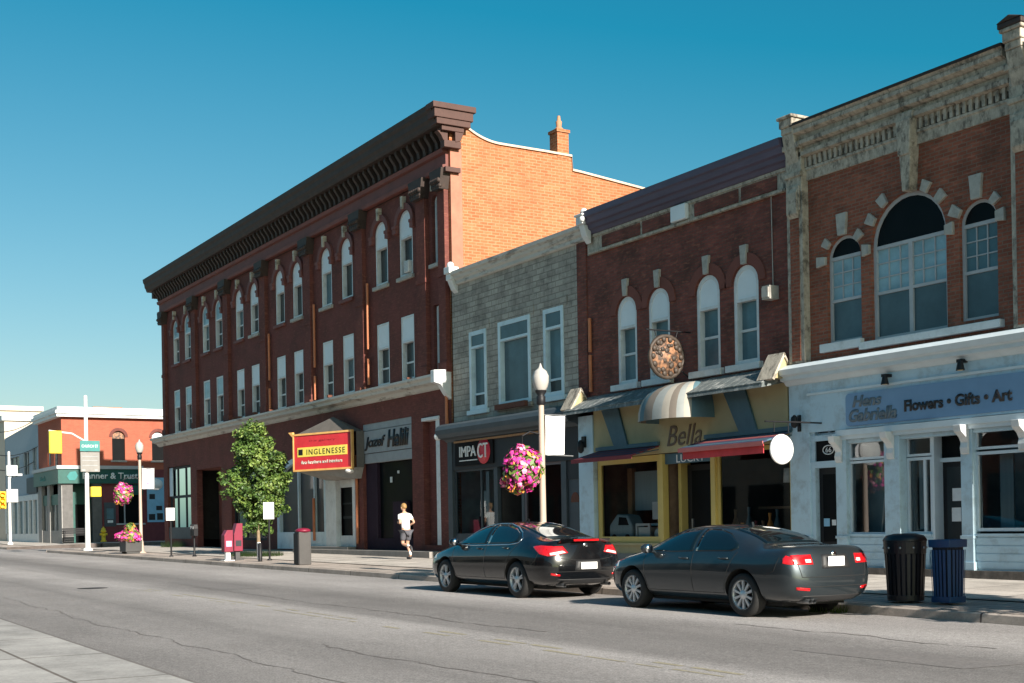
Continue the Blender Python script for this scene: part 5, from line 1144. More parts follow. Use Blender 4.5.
# tree
def tree(x, y, h, crown, r0, nleaf, label, group=None, seed=1, trunk_h=1.4):
    z = walk_z(x, y); t = thing('street_tree', label, 'tree', (x, y, z), group)
    r = random.Random(seed); mb = MB()
    mb.tube([(x, y, z), (x+.03, y, z+trunk_h*.5), (x-.05, y+.02, z+trunk_h), (x, y, z+h*.6), (x+.02, y, z+h*.9)], [r0, r0*.8, r0*.7, r0*.45, r0*.12], 9)
    tips = []
    for i in range(46):
        f = r.uniform(-.12, .95); zz = z+trunk_h+(h-trunk_h)*f*.85; a = i*2.4+r.uniform(-.4, .4)
        w = crown*(sin(pi*min(1, max(.0, (f*.86+.16))))**.75); ln = w*r.uniform(.65, 1.08)
        e = Vector((x+ln*cos(a), y+ln*sin(a), zz+.25+.5*r.random()*(1-f*.4)))
        mid = Vector((x, y, zz)).lerp(e, .55)+Vector((0, 0, -.05)); mb.tube([(x, y, zz), mid, e], [r0*.3, r0*.2, .008], 5); tips += [e, mid, mid.lerp(e, .5)]
    for k in range(30): f = r.random(); tips.append(Vector((x+r.gauss(0, crown*.3), y+r.gauss(0, crown*.3), z+trunk_h+(h-trunk_h)*(.1+.7*f))))
    for k in range(8): tips.append(Vector((x+r.uniform(-.25, .25), y+r.uniform(-.25, .25), z+h*r.uniform(.82, .97))))
    mb.build('trunk', M['bark'], t)
    lf = MB()
    cl = []
    for e in tips:
        for _ in range(3): cl.append((e+Vector((r.gauss(0, .16), r.gauss(0, .16), r.gauss(0, .15))), r.uniform(.13, .3), r.choice((0, 0, 1, 1, 2))))
    for i in range(nleaf):
        c, rad, m = r.choice(cl)
        d = Vector((r.gauss(0, 1), r.gauss(0, 1), r.gauss(0, .8))); d = d.normalized()*rad*r.random()**.45
        p = c+d; s = r.uniform(.035, .075)
        nrm = (d.normalized()*.6+Vector((r.uniform(-1, 1), r.uniform(-1, 1), r.uniform(-.2, 1.2)))).normalized()
        u = nrm.cross(Vector((r.uniform(-1, 1), r.uniform(-1, 1), -.6))).normalized(); v = nrm.cross(u)
        mm = m if r.random() < .75 else r.choice((0, 1, 2))
        lf.face([p-u*s*1.25, p-v*s*.7+nrm*s*.15, p+u*s*1.25, p+v*s*.7+nrm*s*.15], mm)
    lf.build('crown', [M['leaf_a'], M['leaf_b'], M['leaf_c']], t)
    return t
tree(-48.75, 17.8, 5.3, 1.2, .085, 30000, 'young green street tree in the pavement before the brick block', seed=5, trunk_h=1.25)
rt_ = tree(-8.4, 15.75, 4.9, 1.45, .085, 20000, 'street tree past the right edge that shades the litter bins', seed=9, trunk_h=1.2)
# grass tuft patch at its foot
def tuft(mb, x, y, z, r, n, seed, h=.16):
    q = random.Random(seed)
    for i in range(n):
        a = q.uniform(0, 2*pi); d = r*q.random()**.5; px, py = x+d*cos(a)*1.5, y+d*sin(a); hh = h*q.uniform(.4, 1.2); b = q.uniform(-.05, .05); c = q.uniform(-.05, .05)
        mb.face([(px-.012, py, z), (px+.012, py, z), (px+b, py+c, z+hh)])
mb = MB(); zt = walk_z(-47.5, 17.4); tuft(mb, -47.6, 17.3, zt, .95, 1500, 1, .22); tuft(mb, -66.5, FY-.6, walk_z(-66, FY-.6), .6, 500, 2, .35); tuft(mb, -14.8, KY-.08, road_z(-15), .25, 130, 3, .12)
o = mb.build('grass', M['grass_green']); o['kind'] = 'stuff'

# litter bins by the near car
def slat_can(x, y, r0, r1, h, mt, label, square=False, lid=False):
    z = walk_z(x, y); c = thing('litter_bin', label, 'litter bin', (x, y, z), 'slatted litter bins')
    n = 24 if not square else 20
    def ring(rad, zz, a): 
        if not square: return (x+rad*cos(a), y+rad*sin(a), z+zz)
        k = rad/max(abs(cos(a)), abs(sin(a)))**.75; return (x+k*cos(a), y+k*sin(a), z+zz)
    mb = MB()
    for i in range(n):
        a0 = 2*pi*(i+.16)/n; a1 = 2*pi*(i+.78)/n
        v = []
        for zz in (.08, h*.5, h*.84):
            f = zz/h; rr = r0+(r1-r0)*f; v += [ring(rr, zz, a0), ring(rr, zz, a1)]
        v += [(x+(p[0]-x)*.96, y+(p[1]-y)*.96, p[2]) for p in v]
        mb.mesh(v, [(0, 1, 3, 2), (2, 3, 5, 4), (6, 8, 9, 7), (8, 10, 11, 9), (0, 2, 8, 6), (2, 4, 10, 8), (1, 7, 9, 3), (3, 9, 11, 5)])
    mb.build('slats', mt, c)
    def band(nm, z0, z1, s=1.015, cap=False):
        mb = MB(); m = 32; v = []
        for zz in (z0, z1):
            rr = (r0+(r1-r0)*zz/h)*s
            for k in range(m): v.append(ring(rr, zz, 2*pi*k/m))
        for zz in (z1, z0):
            rr = (r0+(r1-r0)*zz/h)*.94
            for k in range(m): v.append(ring(rr, zz, 2*pi*k/m))
        f = []
        for l in range(4):
            for k in range(m): f.append((l*m+k, l*m+(k+1) % m, ((l+1) % 4)*m+(k+1) % m, ((l+1) % 4)*m+k))
        mb.mesh(v, f); return mb.build(nm, mt, c, bevel=.008)
    band('base_band', .03, .12); band('rim_band', h*.8 if lid else h*.88, h)
    mb = MB(); m = 20
    prof = [(r0*.88, .05), (r1*.88, h*.9)]
    v = [ring(rr, zz, 2*pi*k/m) for rr, zz in prof for k in range(m)]
    mb.mesh(v, [(k, (k+1) % m, m+(k+1) % m, m+k) for k in range(m)]+[tuple(range(m))], 0, not square); mb.build('liner', M['can_liner'], c)
    if lid:
        mb = MB(); v = []; prof = [(r1*1.03, h), (r1*1.05, h+.02), (r1*.9, h+.09), (r1*.5, h+.12), (.13, h+.12), (.12, h+.02)]
        for rr, zz in prof: v += [ring(rr, zz, 2*pi*k/m) for k in range(m)]
        mb.mesh(v, [(l*m+k, l*m+(k+1) % m, (l+1)*m+(k+1) % m, (l+1)*m+k) for l in range(len(prof)-1) for k in range(m)], 0, True); mb.build('lid', mt, c)
        for k in range(10): a = 2*pi*k/10+.2; p = ring(r1*1.0, h*.9, a); mb = MB(); mb.ball(p, .02, 5); mb.build('bolt', M['steel'], c)
    else:
        mb = MB(); zz = h*.72; rr = (r0+(r1-r0)*.72)*1.0
        mb.prism([(-.09, .06), (.09, .06), (0, -.09)], 'y', 0, .012)
        p = ring(rr, 0, radians(215)); mb.v = [(p[0]+q[0]*.6, p[1]-.03+q[1]-q[0]*.6, z+zz+q[2]) for q in mb.v]; mb.build('emblem', M['poster_blue'], c)
slat_can(-13.98, 15.40, .265, .315, .93, M['can_black'], 'round black slatted litter bin with a lid behind the grey blue car', lid=True)
slat_can(-13.27, 15.52, .185, .212, .96, M['can_blue'], 'square blue slatted recycling bin right of the round black one', square=True)

# signal pole, street name plates and mast arm at the corner
sx, sy = -67.0, 15.55; z = walk_z(sx, sy)
S = thing('signal_pole', 'tall white signal pole with a short mast arm at the side street corner', 'pole', (sx, sy, z))
mb = MB(); mb.lathe([(.24, 0), (.24, .1), (.13, .16), (.105, 3), (.09, 7.75), (.001, 7.8)], (sx, sy, z), 14); mb.build('mast', M['pole_white'], S)
mb = MB(); mb.tube([(sx, sy, 5.9), (sx+.05, sy-.7, 6.3), (sx, sy-1.8, 6.42)], .05, 8); mb.build('mast_arm', M['pole_white'], S)
S = thing('traffic_signal', 'yellow traffic signal seen from behind hanging on the white mast arm', 'traffic light', (sx, sy-1.5, 5.2))
mb = MB(); mb.box(sx-.15, sx+.15, sy-1.8, sy-1.2, 5.3, 6.42); mb.build('housing', M['signal_yellow'], S, bevel=.03)
for zz in (5.5, 5.85, 6.2): mb = MB(); mb.lathe([(.001, 0), (.12, 0), (.13, -.18)], (sx-.15, sy-1.5, zz), 12, axis='x'); mb.build('visor', M['signal_yellow'], S)
S = thing('street_name_sign', 'teal street name sign on the white signal pole', 'sign', (sx, sy, 5.3))
mb = MB(); mb.box(sx+.16, sx+.2, sy-.35, sy+.62, 5.42, 5.95); mb.build('plate', M['sign_teal'], S); text_mesh('lettering', 'CHURCH ST', .8, .14, M['letter_white'], S, (sx+.201, sy+.13, 5.68), rot=(pi/2, 0, pi/2), ext=.004)
S = thing('direction_sign', 'white direction sign below the teal street name sign', 'sign', (sx, sy, 4.3))
mb = MB(); mb.box(sx+.15, sx+.19, sy-.33, sy+.6, 4.4, 5.38); mb.build('plate', M['sign_pale'], S); mb = MB(); [mb.box(sx+.19, sx+.194, sy-.25, sy+.5, zz, zz+.03) for zz in (4.7, 4.95, 5.15)]; mb.box(sx+.19, sx+.194, sy-.26, sy-.1, 4.45, 4.52); mb.box(sx+.19, sx+.194, sy+.35, sy+.5, 4.45, 4.52); mb.build('marks', M['sign_grey'], S)
S = thing('pedestrian_signal', 'small yellow pedestrian signal box on the white signal pole', 'traffic light', (sx, sy+.2, 3.4))
mb = MB(); mb.box(sx-.1, sx+.25, sy+.15, sy+.65, 3.15, 3.65); mb.build('housing', M['signal_yellow'], S, bevel=.03); mb = MB(); mb.box(sx-.14, sx-.1, sy+.2, sy+.6, 3.2, 3.6); mb.build('screen', M['pane_black'], S)
S = thing('fire_hydrant', 'small yellow fire hydrant at the foot of the corner building', 'hydrant', (-86.6, 21.1, .72))
zz = .72; mb = MB(); mb.lathe([(.2, 0), (.2, .06), (.14, .08), (.13, .62), (.19, .64), (.19, .7), (.15, .72), (.12, .86), (.04, .92), (.04, .97)], (-86.6, 21.1, zz), 14); mb.build('barrel', M['fire_yellow'], S)
mb = MB(); mb.lathe([(.08, -.24), (.08, .24)], (-86.6, 21.1, zz+.48), 10, axis='y'); mb.lathe([(.1, 0), (.1, .25), (.001, .26)], (-86.6, 21.1, zz+.42), 10, axis='x'); mb.build('nozzles', M['fire_yellow'], S)
# far left pole with signals
fx, fy = -92.0, 16.3; z = walk_z(fx, fy)
S = thing('signal_pole', 'pale signal pole at the left edge beyond the side street', 'pole', (fx, fy, z))
mb = MB(); mb.lathe([(.2, 0), (.2, .1), (.1, .2), (.08, 6.2), (.001, 6.25)], (fx, fy, z), 12); mb.build('mast', M['pole_white'], S)
S = thing('traffic_signal', 'amber traffic signal at the left edge on the pale pole', 'traffic light', (fx, fy-1.0, 3.2))
mb = MB(); mb.box(fx-.2, fx+.2, fy-.75, fy-.25, 3.0, 4.15); mb.build('housing', M['signal_yellow'], S, bevel=.04)
for k, zz in enumerate((3.2, 3.57, 3.94)): mb = MB(); mb.lathe([(.15, .28), (.14, 0), (.001, -.01)], (fx+.2, fy-.5, zz), 12, axis='x'); mb.build('lens', M['amber'] if k != 1 else M['signal_yellow'], S)
S = thing('blank_sign', 'white sign plate on the pale pole at the left edge', 'sign', (fx, fy+.3, 3.6))
mb = MB(); mb.box(fx+.13, fx+.17, fy-.2, fy+.5, 3.45, 4.3); mb.build('plate', M['white_plain'], S)
S = thing('pedestrian_signal', 'grey lamp housing hanging high on the left edge pole', 'traffic light', (fx, fy-.2, 5.4))
mb = MB(); mb.box(fx-.2, fx+.25, fy-.2, fy+.5, 5.2, 5.9); mb.build('housing', M['white_trim'], S, bevel=.04); mb = MB(); mb.box(fx-.1, fx+.2, fy+.5, fy+.8, 5.2, 5.35); mb.build('bracket', M['grey_trim'], S)
# overhead wires on the left
W = thing('utility_pole', 'grey utility pole beyond the left edge carrying overhead wires', 'pole', (-118, 17.5, .6))
mb = MB(); mb.lathe([(.16, 0), (.11, 11.5)], (-118, 17.5, .6), 10); mb.build('mast', M['bark'], W)
mb = MB()
for z0, z1, e in ((11.0, 9.45, (-94.5, EY)), (9.6, 7.4, (-95.5, EY)), (8.4, 6.4, (-97, EY))):
    mb.tube([(-118+(e[0]+118)*t/10, 17.5+(e[1]-17.5)*t/10, z0+(z1-z0)*t/10-1.1*(1-(2*t/10-1)**2)) for t in range(11)], .035, 4)
mb.build('wires', M['black_paint'], W)

# newspaper boxes, meters, posts
nx, ny = -44.55, 15.2; z = walk_z(nx, ny)
def newsbox(x, y, m, label, top):
    z = walk_z(x, y); o = thing('newspaper_box', label, 'newspaper box', (x, y, z), 'newspaper boxes by the tree')
    mb = MB(); mb.box(x-.17, x+.17, y-.16, y+.16, z+.32, z+.9); mb.prism([(y-.16, z+.9), (y+.16, z+.9), (y+.16, z+top), (y-.05, z+top)], 'x', x-.17, x+.17); mb.build('cabinet', m, o, bevel=.015)
    mb = MB(); mb.box(x+.17, x+.18, y-.1, y+.1, z+.5, z+.7); mb.build('window', M['petal_light'] if top < 1.2 else M['slate_dark'], o)
    mb = MB(); mb.box(x-.08, x+.08, y-.08, y+.08, z+.03, z+.32); mb.box(x-.22, x+.22, y-.18, y+.18, z, z+.03); mb.build('stand', M['white_plain'] if top < 1.2 else M['planter_dark'], o)
    return o
newsbox(-44.42, 15.08, M['newsbox_red'], 'dark red newspaper box with a white foot nearest the kerb by the tree', 1.08)
newsbox(-44.62, 15.5, M['newsbox_red'], 'taller dark red newspaper box with a black foot behind the shorter one', 1.3)
def post_sign(x, y, h, w, hh, label, post=M['black_paint']):
    z = walk_z(x, y); o = thing('sign_post', label, 'sign', (x, y, z))
    mb = MB(); mb.tube([(x, y, z), (x, y, z+h)], .035, 8); mb.lathe([(.09, 0), (.07, .05)], (x, y, z), 10); mb.build('post', post, o)
    a = radians(62); dx, dy = cos(a)*w/2, sin(a)*w/2; zt = z+h
    mb = MB(); nrm = (sin(a)*.045, -cos(a)*.045); n2 = (sin(a)*.065, -cos(a)*.065)
    v = [(x-dx+nrm[0], y-dy+nrm[1], zt-hh), (x+dx+nrm[0], y+dy+nrm[1], zt-hh), (x+dx+nrm[0], y+dy+nrm[1], zt), (x-dx+nrm[0], y-dy+nrm[1], zt)]
    v += [(p[0]+n2[0]-nrm[0], p[1]+n2[1]-nrm[1], p[2]) for p in v]
    mb.mesh(v, [(0, 1, 2, 3), (4, 5, 6, 7), (0, 1, 5, 4), (1, 2, 6, 5), (2, 3, 7, 6), (3, 0, 4, 7)]); mb.build('plate', M['white_plain'], o)
    return o
post_sign(-51.9, 15.3, 1.95, .34, .5, 'blank white sign on a black post left of the tree')
post_sign(-43.0, 16.1, 2.0, .36, .58, 'blank white sign plate on a dark post right of the tree')
x, y = -42.3, 15.5; z = walk_z(x, y)
o = thing('bollard', 'short half white half black bollard between the tree and the grey bin', 'bollard', (x, y, z)); mb = MB(); mb.lathe([(.07, 0), (.07, .62), (.001, .64)], (x, y, z), 10); mb.build('post', M['black_paint'], o); mb = MB(); mb.box(x-.16, x-.07, y-.05, y+.05, z+.05, z+.66); mb.build('reflector', M['white_plain'], o)
x, y = -50.8, 15.9; z = walk_z(x, y)
o = thing('parking_meter', 'dark twin parking meter left of the newspaper boxes', 'parking meter', (x, y, z))
mb = MB(); mb.lathe([(.1, 0), (.06, .05), (.04, .1), (.04, .85)], (x, y, z), 10); mb.build('post', M['black_paint'], o)
for d in (-.13, .13): mb = MB(); mb.prism([(x+d-.11, z+.8), (x+d+.11, z+.8), (x+d+.13, z+1.1), (x+d+.08, z+1.27), (x+d-.08, z+1.27), (x+d-.13, z+1.1)], 'y', y-.09, y+.09); h_ = mb.build('meter_head', M['black_paint'], o, bevel=.02); mb = MB(); mb.box(x+d-.06, x+d+.06, y-.1, y-.09, z+1.08, z+1.2); mb.build('display', M['grey_trim'], h_)
x, y = -38.1, 15.35; z = walk_z(x, y)
o = thing('litter_bin', 'grey pedestal litter bin with a red top beside the runner', 'litter bin', (x, y, z))
mb = MB(); mb.box(x-.2, x+.2, y-.2, y+.2, z, z+1.02); mb.build('body', M['bin_grey'], o, bevel=.02); mb = MB(); mb.box(x-.2, x+.17, y-.222, y-.202, z+.03, z+.98); mb.build('side_panel', M['black_paint'], o)
mb = MB(); mb.ball((x+.03, y, z+1.06), .24, 8, sz=.35, sx=1.1); mb.build('lid', M['newsbox_red'], o)
# bench by the corner building
bx, by, z = -86.3, 19.2, .75
o = thing('park_bench', 'dark bench with curved arms at the foot of the corner building', 'bench', (bx, by, z))
mb = MB(); [mb.box(bx-.25+.13*k, bx-.15+.13*k, by-.7, by+.9, z+.42, z+.46) for k in range(4)]; mb.build('seat', M['black_paint'], o)
mb = MB(); [mb.box(bx-.32-.02*k, bx-.28-.02*k, by-.7, by+.9, z+.52+.13*k, z+.62+.13*k) for k in range(3)]; mb.build('backrest', M['black_paint'], o)
for yy in (by-.65, by+.85): mb = MB(); mb.tube([(bx+.25, yy, z), (bx+.2, yy, z+.44), (bx+.3, yy, z+.66), (bx-.05, yy, z+.72), (bx-.3, yy, z+.62), (bx-.2, yy, z+.42), (bx-.32, yy, z)], .035, 6); mb.build('leg', M['black_paint'], o)
# ledge weeds on the brick block are dirt only; litter on the kerb
# ================================================================== runner
def skin_body(name, verts, edges, radii, material, parent, sub=2, root=0, org=(0, 0, 0)):
    me = bpy.data.meshes.new('t'); me.from_pydata([Vector(v) for v in verts], edges, []); o = bpy.data.objects.new('t', me); COL.objects.link(o)
    sk = o.modifiers.new('s', 'SKIN'); sk.use_smooth_shade = True
    for i, r in enumerate(radii):
        me.skin_vertices[0].data[i].radius = r if isinstance(r, tuple) else (r, r)
        me.skin_vertices[0].data[i].use_root = (i == root)
    s = o.modifiers.new('b', 'SUBSURF'); s.levels = sub; s.render_levels = sub
    dg = bpy.context.evaluated_depsgraph_get(); dg.update()
    m2 = bpy.data.meshes.new_from_object(o.evaluated_get(dg)); bpy.data.objects.remove(o)
    m2.name = name; m2.materials.clear(); m2.materials.append(material)
    for p in m2.polygons: p.use_smooth = True; p.material_index = 0
    n = bpy.data.objects.new(name, m2); COL.objects.link(n); n.parent = parent; ORG[n.name] = ORG[parent.name]
    return n
hx, hy = -37.75, 18.75; hz = walk_z(hx, hy)
R_ = thing('person', 'person in a white shirt and dark shorts jogging away along the pavement', 'person', (hx, hy, hz), rz=radians(90+8))
# local frame: +y is forward (runs away to the left), +x is the right hand side
V = [(0, 0, .93), (0, .02, 1.10), (0, .05, 1.28), (0, .07, 1.44), (0, .09, 1.52), (0, .11, 1.58),
     (.10, 0, .88), (.11, .10, .50), (.10, -.10, .11), (.10, .05, .045),
     (-.10, 0, .88), (-.10, .06, .50), (-.10, -.33, .42), (-.10, -.42, .33),
     (.19, .06, 1.42), (.26, -.10, 1.18), (.20, .12, 1.08), (.17, .20, 1.10),
     (-.19, .06, 1.42), (-.25, -.04, 1.16), (-.15, .17, 1.17), (-.11, .24, 1.2)]
Ed = [(0, 1), (1, 2), (2, 3), (3, 4), (4, 5), (0, 6), (6, 7), (7, 8), (8, 9), (0, 10), (10, 11), (11, 12), (12, 13), (3, 14), (14, 15), (15, 16), (16, 17), (3, 18), (18, 19), (19, 20), (20, 21)]
Rd = [(.14, .11), (.125, .10), (.145, .11), (.12, .09), .055, .052, .088, .058, .038, .034, .088, .058, .042, .036, .052, .04, .03, .03, .052, .04, .03, .03]
bd = skin_body('body', V, Ed, Rd, M['skin'], R_)
def ball_part(nm, m, par, balls, n=12):
    mb = MB()
    for c, r, s in balls: mb.ball(c, r, n, 0, *s)
    return mb.build(nm, m, par, local=True)
ball_part('head', M['skin'], R_, [((0, .13, 1.67), .1, (.82, .98, 1.18)), ((0, .225, 1.655), .022, (.8, 1, 1.2)), ((.085, .12, 1.66), .028, (.5, .8, 1.2)), ((-.085, .12, 1.66), .028, (.5, .8, 1.2))])
ball_part('hair', M['hair_brown'], R_, [((0, .105, 1.705), .107, (.86, 1.0, 1.02)), ((0, .03, 1.68), .05, (1.2, .8, 1))])
skin_body('shirt', [(0, 0, .90), (0, .02, 1.10), (0, .05, 1.28), (0, .07, 1.42), (0, .085, 1.49), (.19, .06, 1.40), (.235, -.03, 1.26), (-.19, .06, 1.40), (-.225, .01, 1.26)], [(0, 1), (1, 2), (2, 3), (3, 4), (3, 5), (5, 6), (3, 7), (7, 8)], [(.175, .14), (.155, .13), (.172, .135), (.14, .11), .07, .08, .066, .08, .066], M['shirt_white'], R_)
skin_body('shorts', [(0, 0, .94), (.10, 0, .86), (.115, .07, .58), (-.10, 0, .86), (-.105, .045, .58)], [(0, 1), (1, 2), (0, 3), (3, 4)], [(.165, .13), .115, .09, .115, .09], M['shorts_grey'], R_)
skin_body('sock', [(.10, -.05, .28), (.10, -.1, .12)], [(0, 1)], [.052, .043], M['sock_white'], R_); skin_body('sock', [(-.10, -.2, .455), (-.10, -.35, .41)], [(0, 1)], [.055, .045], M['sock_white'], R_)
skin_body('shoe', [(.10, -.14, .05), (.10, -.02, .05), (.10, .12, .035)], [(0, 1), (1, 2)], [.048, .05, .036], M['shoe_dark'], R_); skin_body('shoe', [(-.10, -.37, .44), (-.10, -.44, .34), (-.10, -.47, .22)], [(0, 1), (1, 2)], [.048, .05, .036], M['shoe_dark'], R_)
for s in (1, -1):
    base = Vector((.17, .20, 1.10)) if s > 0 else Vector((-.11, .24, 1.2))
    mb = MB()
    mb.ball(base+Vector((0, .03, 0)), .036, 8, sx=.7, sy=1.1)
    for k in range(4):
        b0 = base+Vector((s*.012, .055, .026-.017*k)); L = (.05, .058, .054, .042)[k]
        mb.tube([b0, b0+Vector((-s*.012, L*.5, -.005)), b0+Vector((-s*.045, L*.55, -.012))], .0085, 6)
    mb.tube([base+Vector((-s*.01, .01, .03)), base+Vector((-s*.03, .04, .045)), base+Vector((-s*.05, .055, .035))], .01, 6)
    mb.build('hand', M['skin'], R_, local=True)

# ================================================================== cars
def car_paint(name, col, flake=.25, rough=.28):
    m, nt, b = _base(name); L = nt.links.new
    b.inputs['Base Color'].default_value = (*col, 1); b.inputs['Metallic'].default_value = flake; b.inputs['Roughness'].default_value = rough
    b.inputs['Coat Weight'].default_value = 1.0; b.inputs['Coat IOR'].default_value = 1.45; b.inputs['Coat Roughness'].default_value = .02; b.inputs['Specular IOR Level'].default_value = .3
    tc = N(nt, 'ShaderNodeTexCoord'); n = N(nt, 'ShaderNodeTexNoise'); n.inputs['Scale'].default_value = 260; L(tc.outputs['Object'], n.inputs['Vector'])
    n2 = N(nt, 'ShaderNodeTexNoise'); n2.inputs['Scale'].default_value = 3.0; n2.inputs['Detail'].default_value = 8; L(tc.outputs['Object'], n2.inputs['Vector'])
    r = N(nt, 'ShaderNodeMapRange'); r.inputs['To Min'].default_value = .015; r.inputs['To Max'].default_value = .09; L(n2.outputs['Fac'], r.inputs['Value']); L(r.outputs[0], b.inputs['Coat Roughness'])
    # film of dust low on the doors and bumpers
    mx = N(nt, 'ShaderNodeMix', data_type='RGBA'); r2 = N(nt, 'ShaderNodeMapRange'); r2.inputs['From Min'].default_value = .5; r2.inputs['From Max'].default_value = .75; r2.inputs['To Max'].default_value = .1; L(n2.outputs['Fac'], r2.inputs['Value'])
    L(r2.outputs[0], mx.inputs['Factor']); mx.inputs[6].default_value = (*col, 1); mx.inputs[7].default_value = (.10, .10, .10, 1); L(mx.outputs[2], b.inputs['Base Color'])
    return m
car_paint('paint_slate', (.031, .041, .048), .6, .34)
car_paint('paint_black', (.0045, .005, .006), .1, .2)
mat('car_under', (.012, .012, .012), .85)
m = mat('car_glass', (.004, .009, .012), .06, spec=.35, var=.0); m.node_tree.nodes['Principled BSDF'].inputs['Coat Weight'].default_value = .6; m.node_tree.nodes['Principled BSDF'].inputs['Coat Roughness'].default_value = .015
mat('tyre', (.016, .016, .016), .8, var=.2, vscale=20)
mat('alloy', (.62, .63, .64), .35, metal=.35, var=.05)
mat('alloy_dark', (.26, .26, .265), .32, metal=.5)
mat('chrome', (.75, .76, .78), .12, metal=1.0, var=.02)
m = mat('tail_red', (.55, .008, .012), .12, var=.25, vscale=30); m.node_tree.nodes['Principled BSDF'].inputs['Coat Weight'].default_value = 1
mat('tail_white', (.75, .6, .6), .15, var=.1)
mat('black_plastic', (.018, .018, .019), .55)
mat('plate_white', (.72, .72, .70), .5)
mat('head_lamp', (.5, .53, .55), .1, metal=.4)

def spline(ts, vs):
    # Catmull-Rom through (t, v)
    def f(t):
        if t <= ts[0]: return vs[0]
        if t >= ts[-1]: return vs[-1]
        i = max(k for k in range(len(ts)) if ts[k] <= t); i = min(i, len(ts)-2)
        h = ts[i+1]-ts[i]; u = (t-ts[i])/h
        m0 = (vs[i+1]-vs[i-1])/(ts[i+1]-ts[i-1])*h if i > 0 else vs[i+1]-vs[i]
        m1 = (vs[i+2]-vs[i])/(ts[i+2]-ts[i])*h if i+2 < len(ts) else vs[i+1]-vs[i]
        return (2*u**3-3*u*u+1)*vs[i]+(u**3-2*u*u+u)*m0+(-2*u**3+3*u*u)*vs[i+1]+(u**3-u*u)*m1
    return f

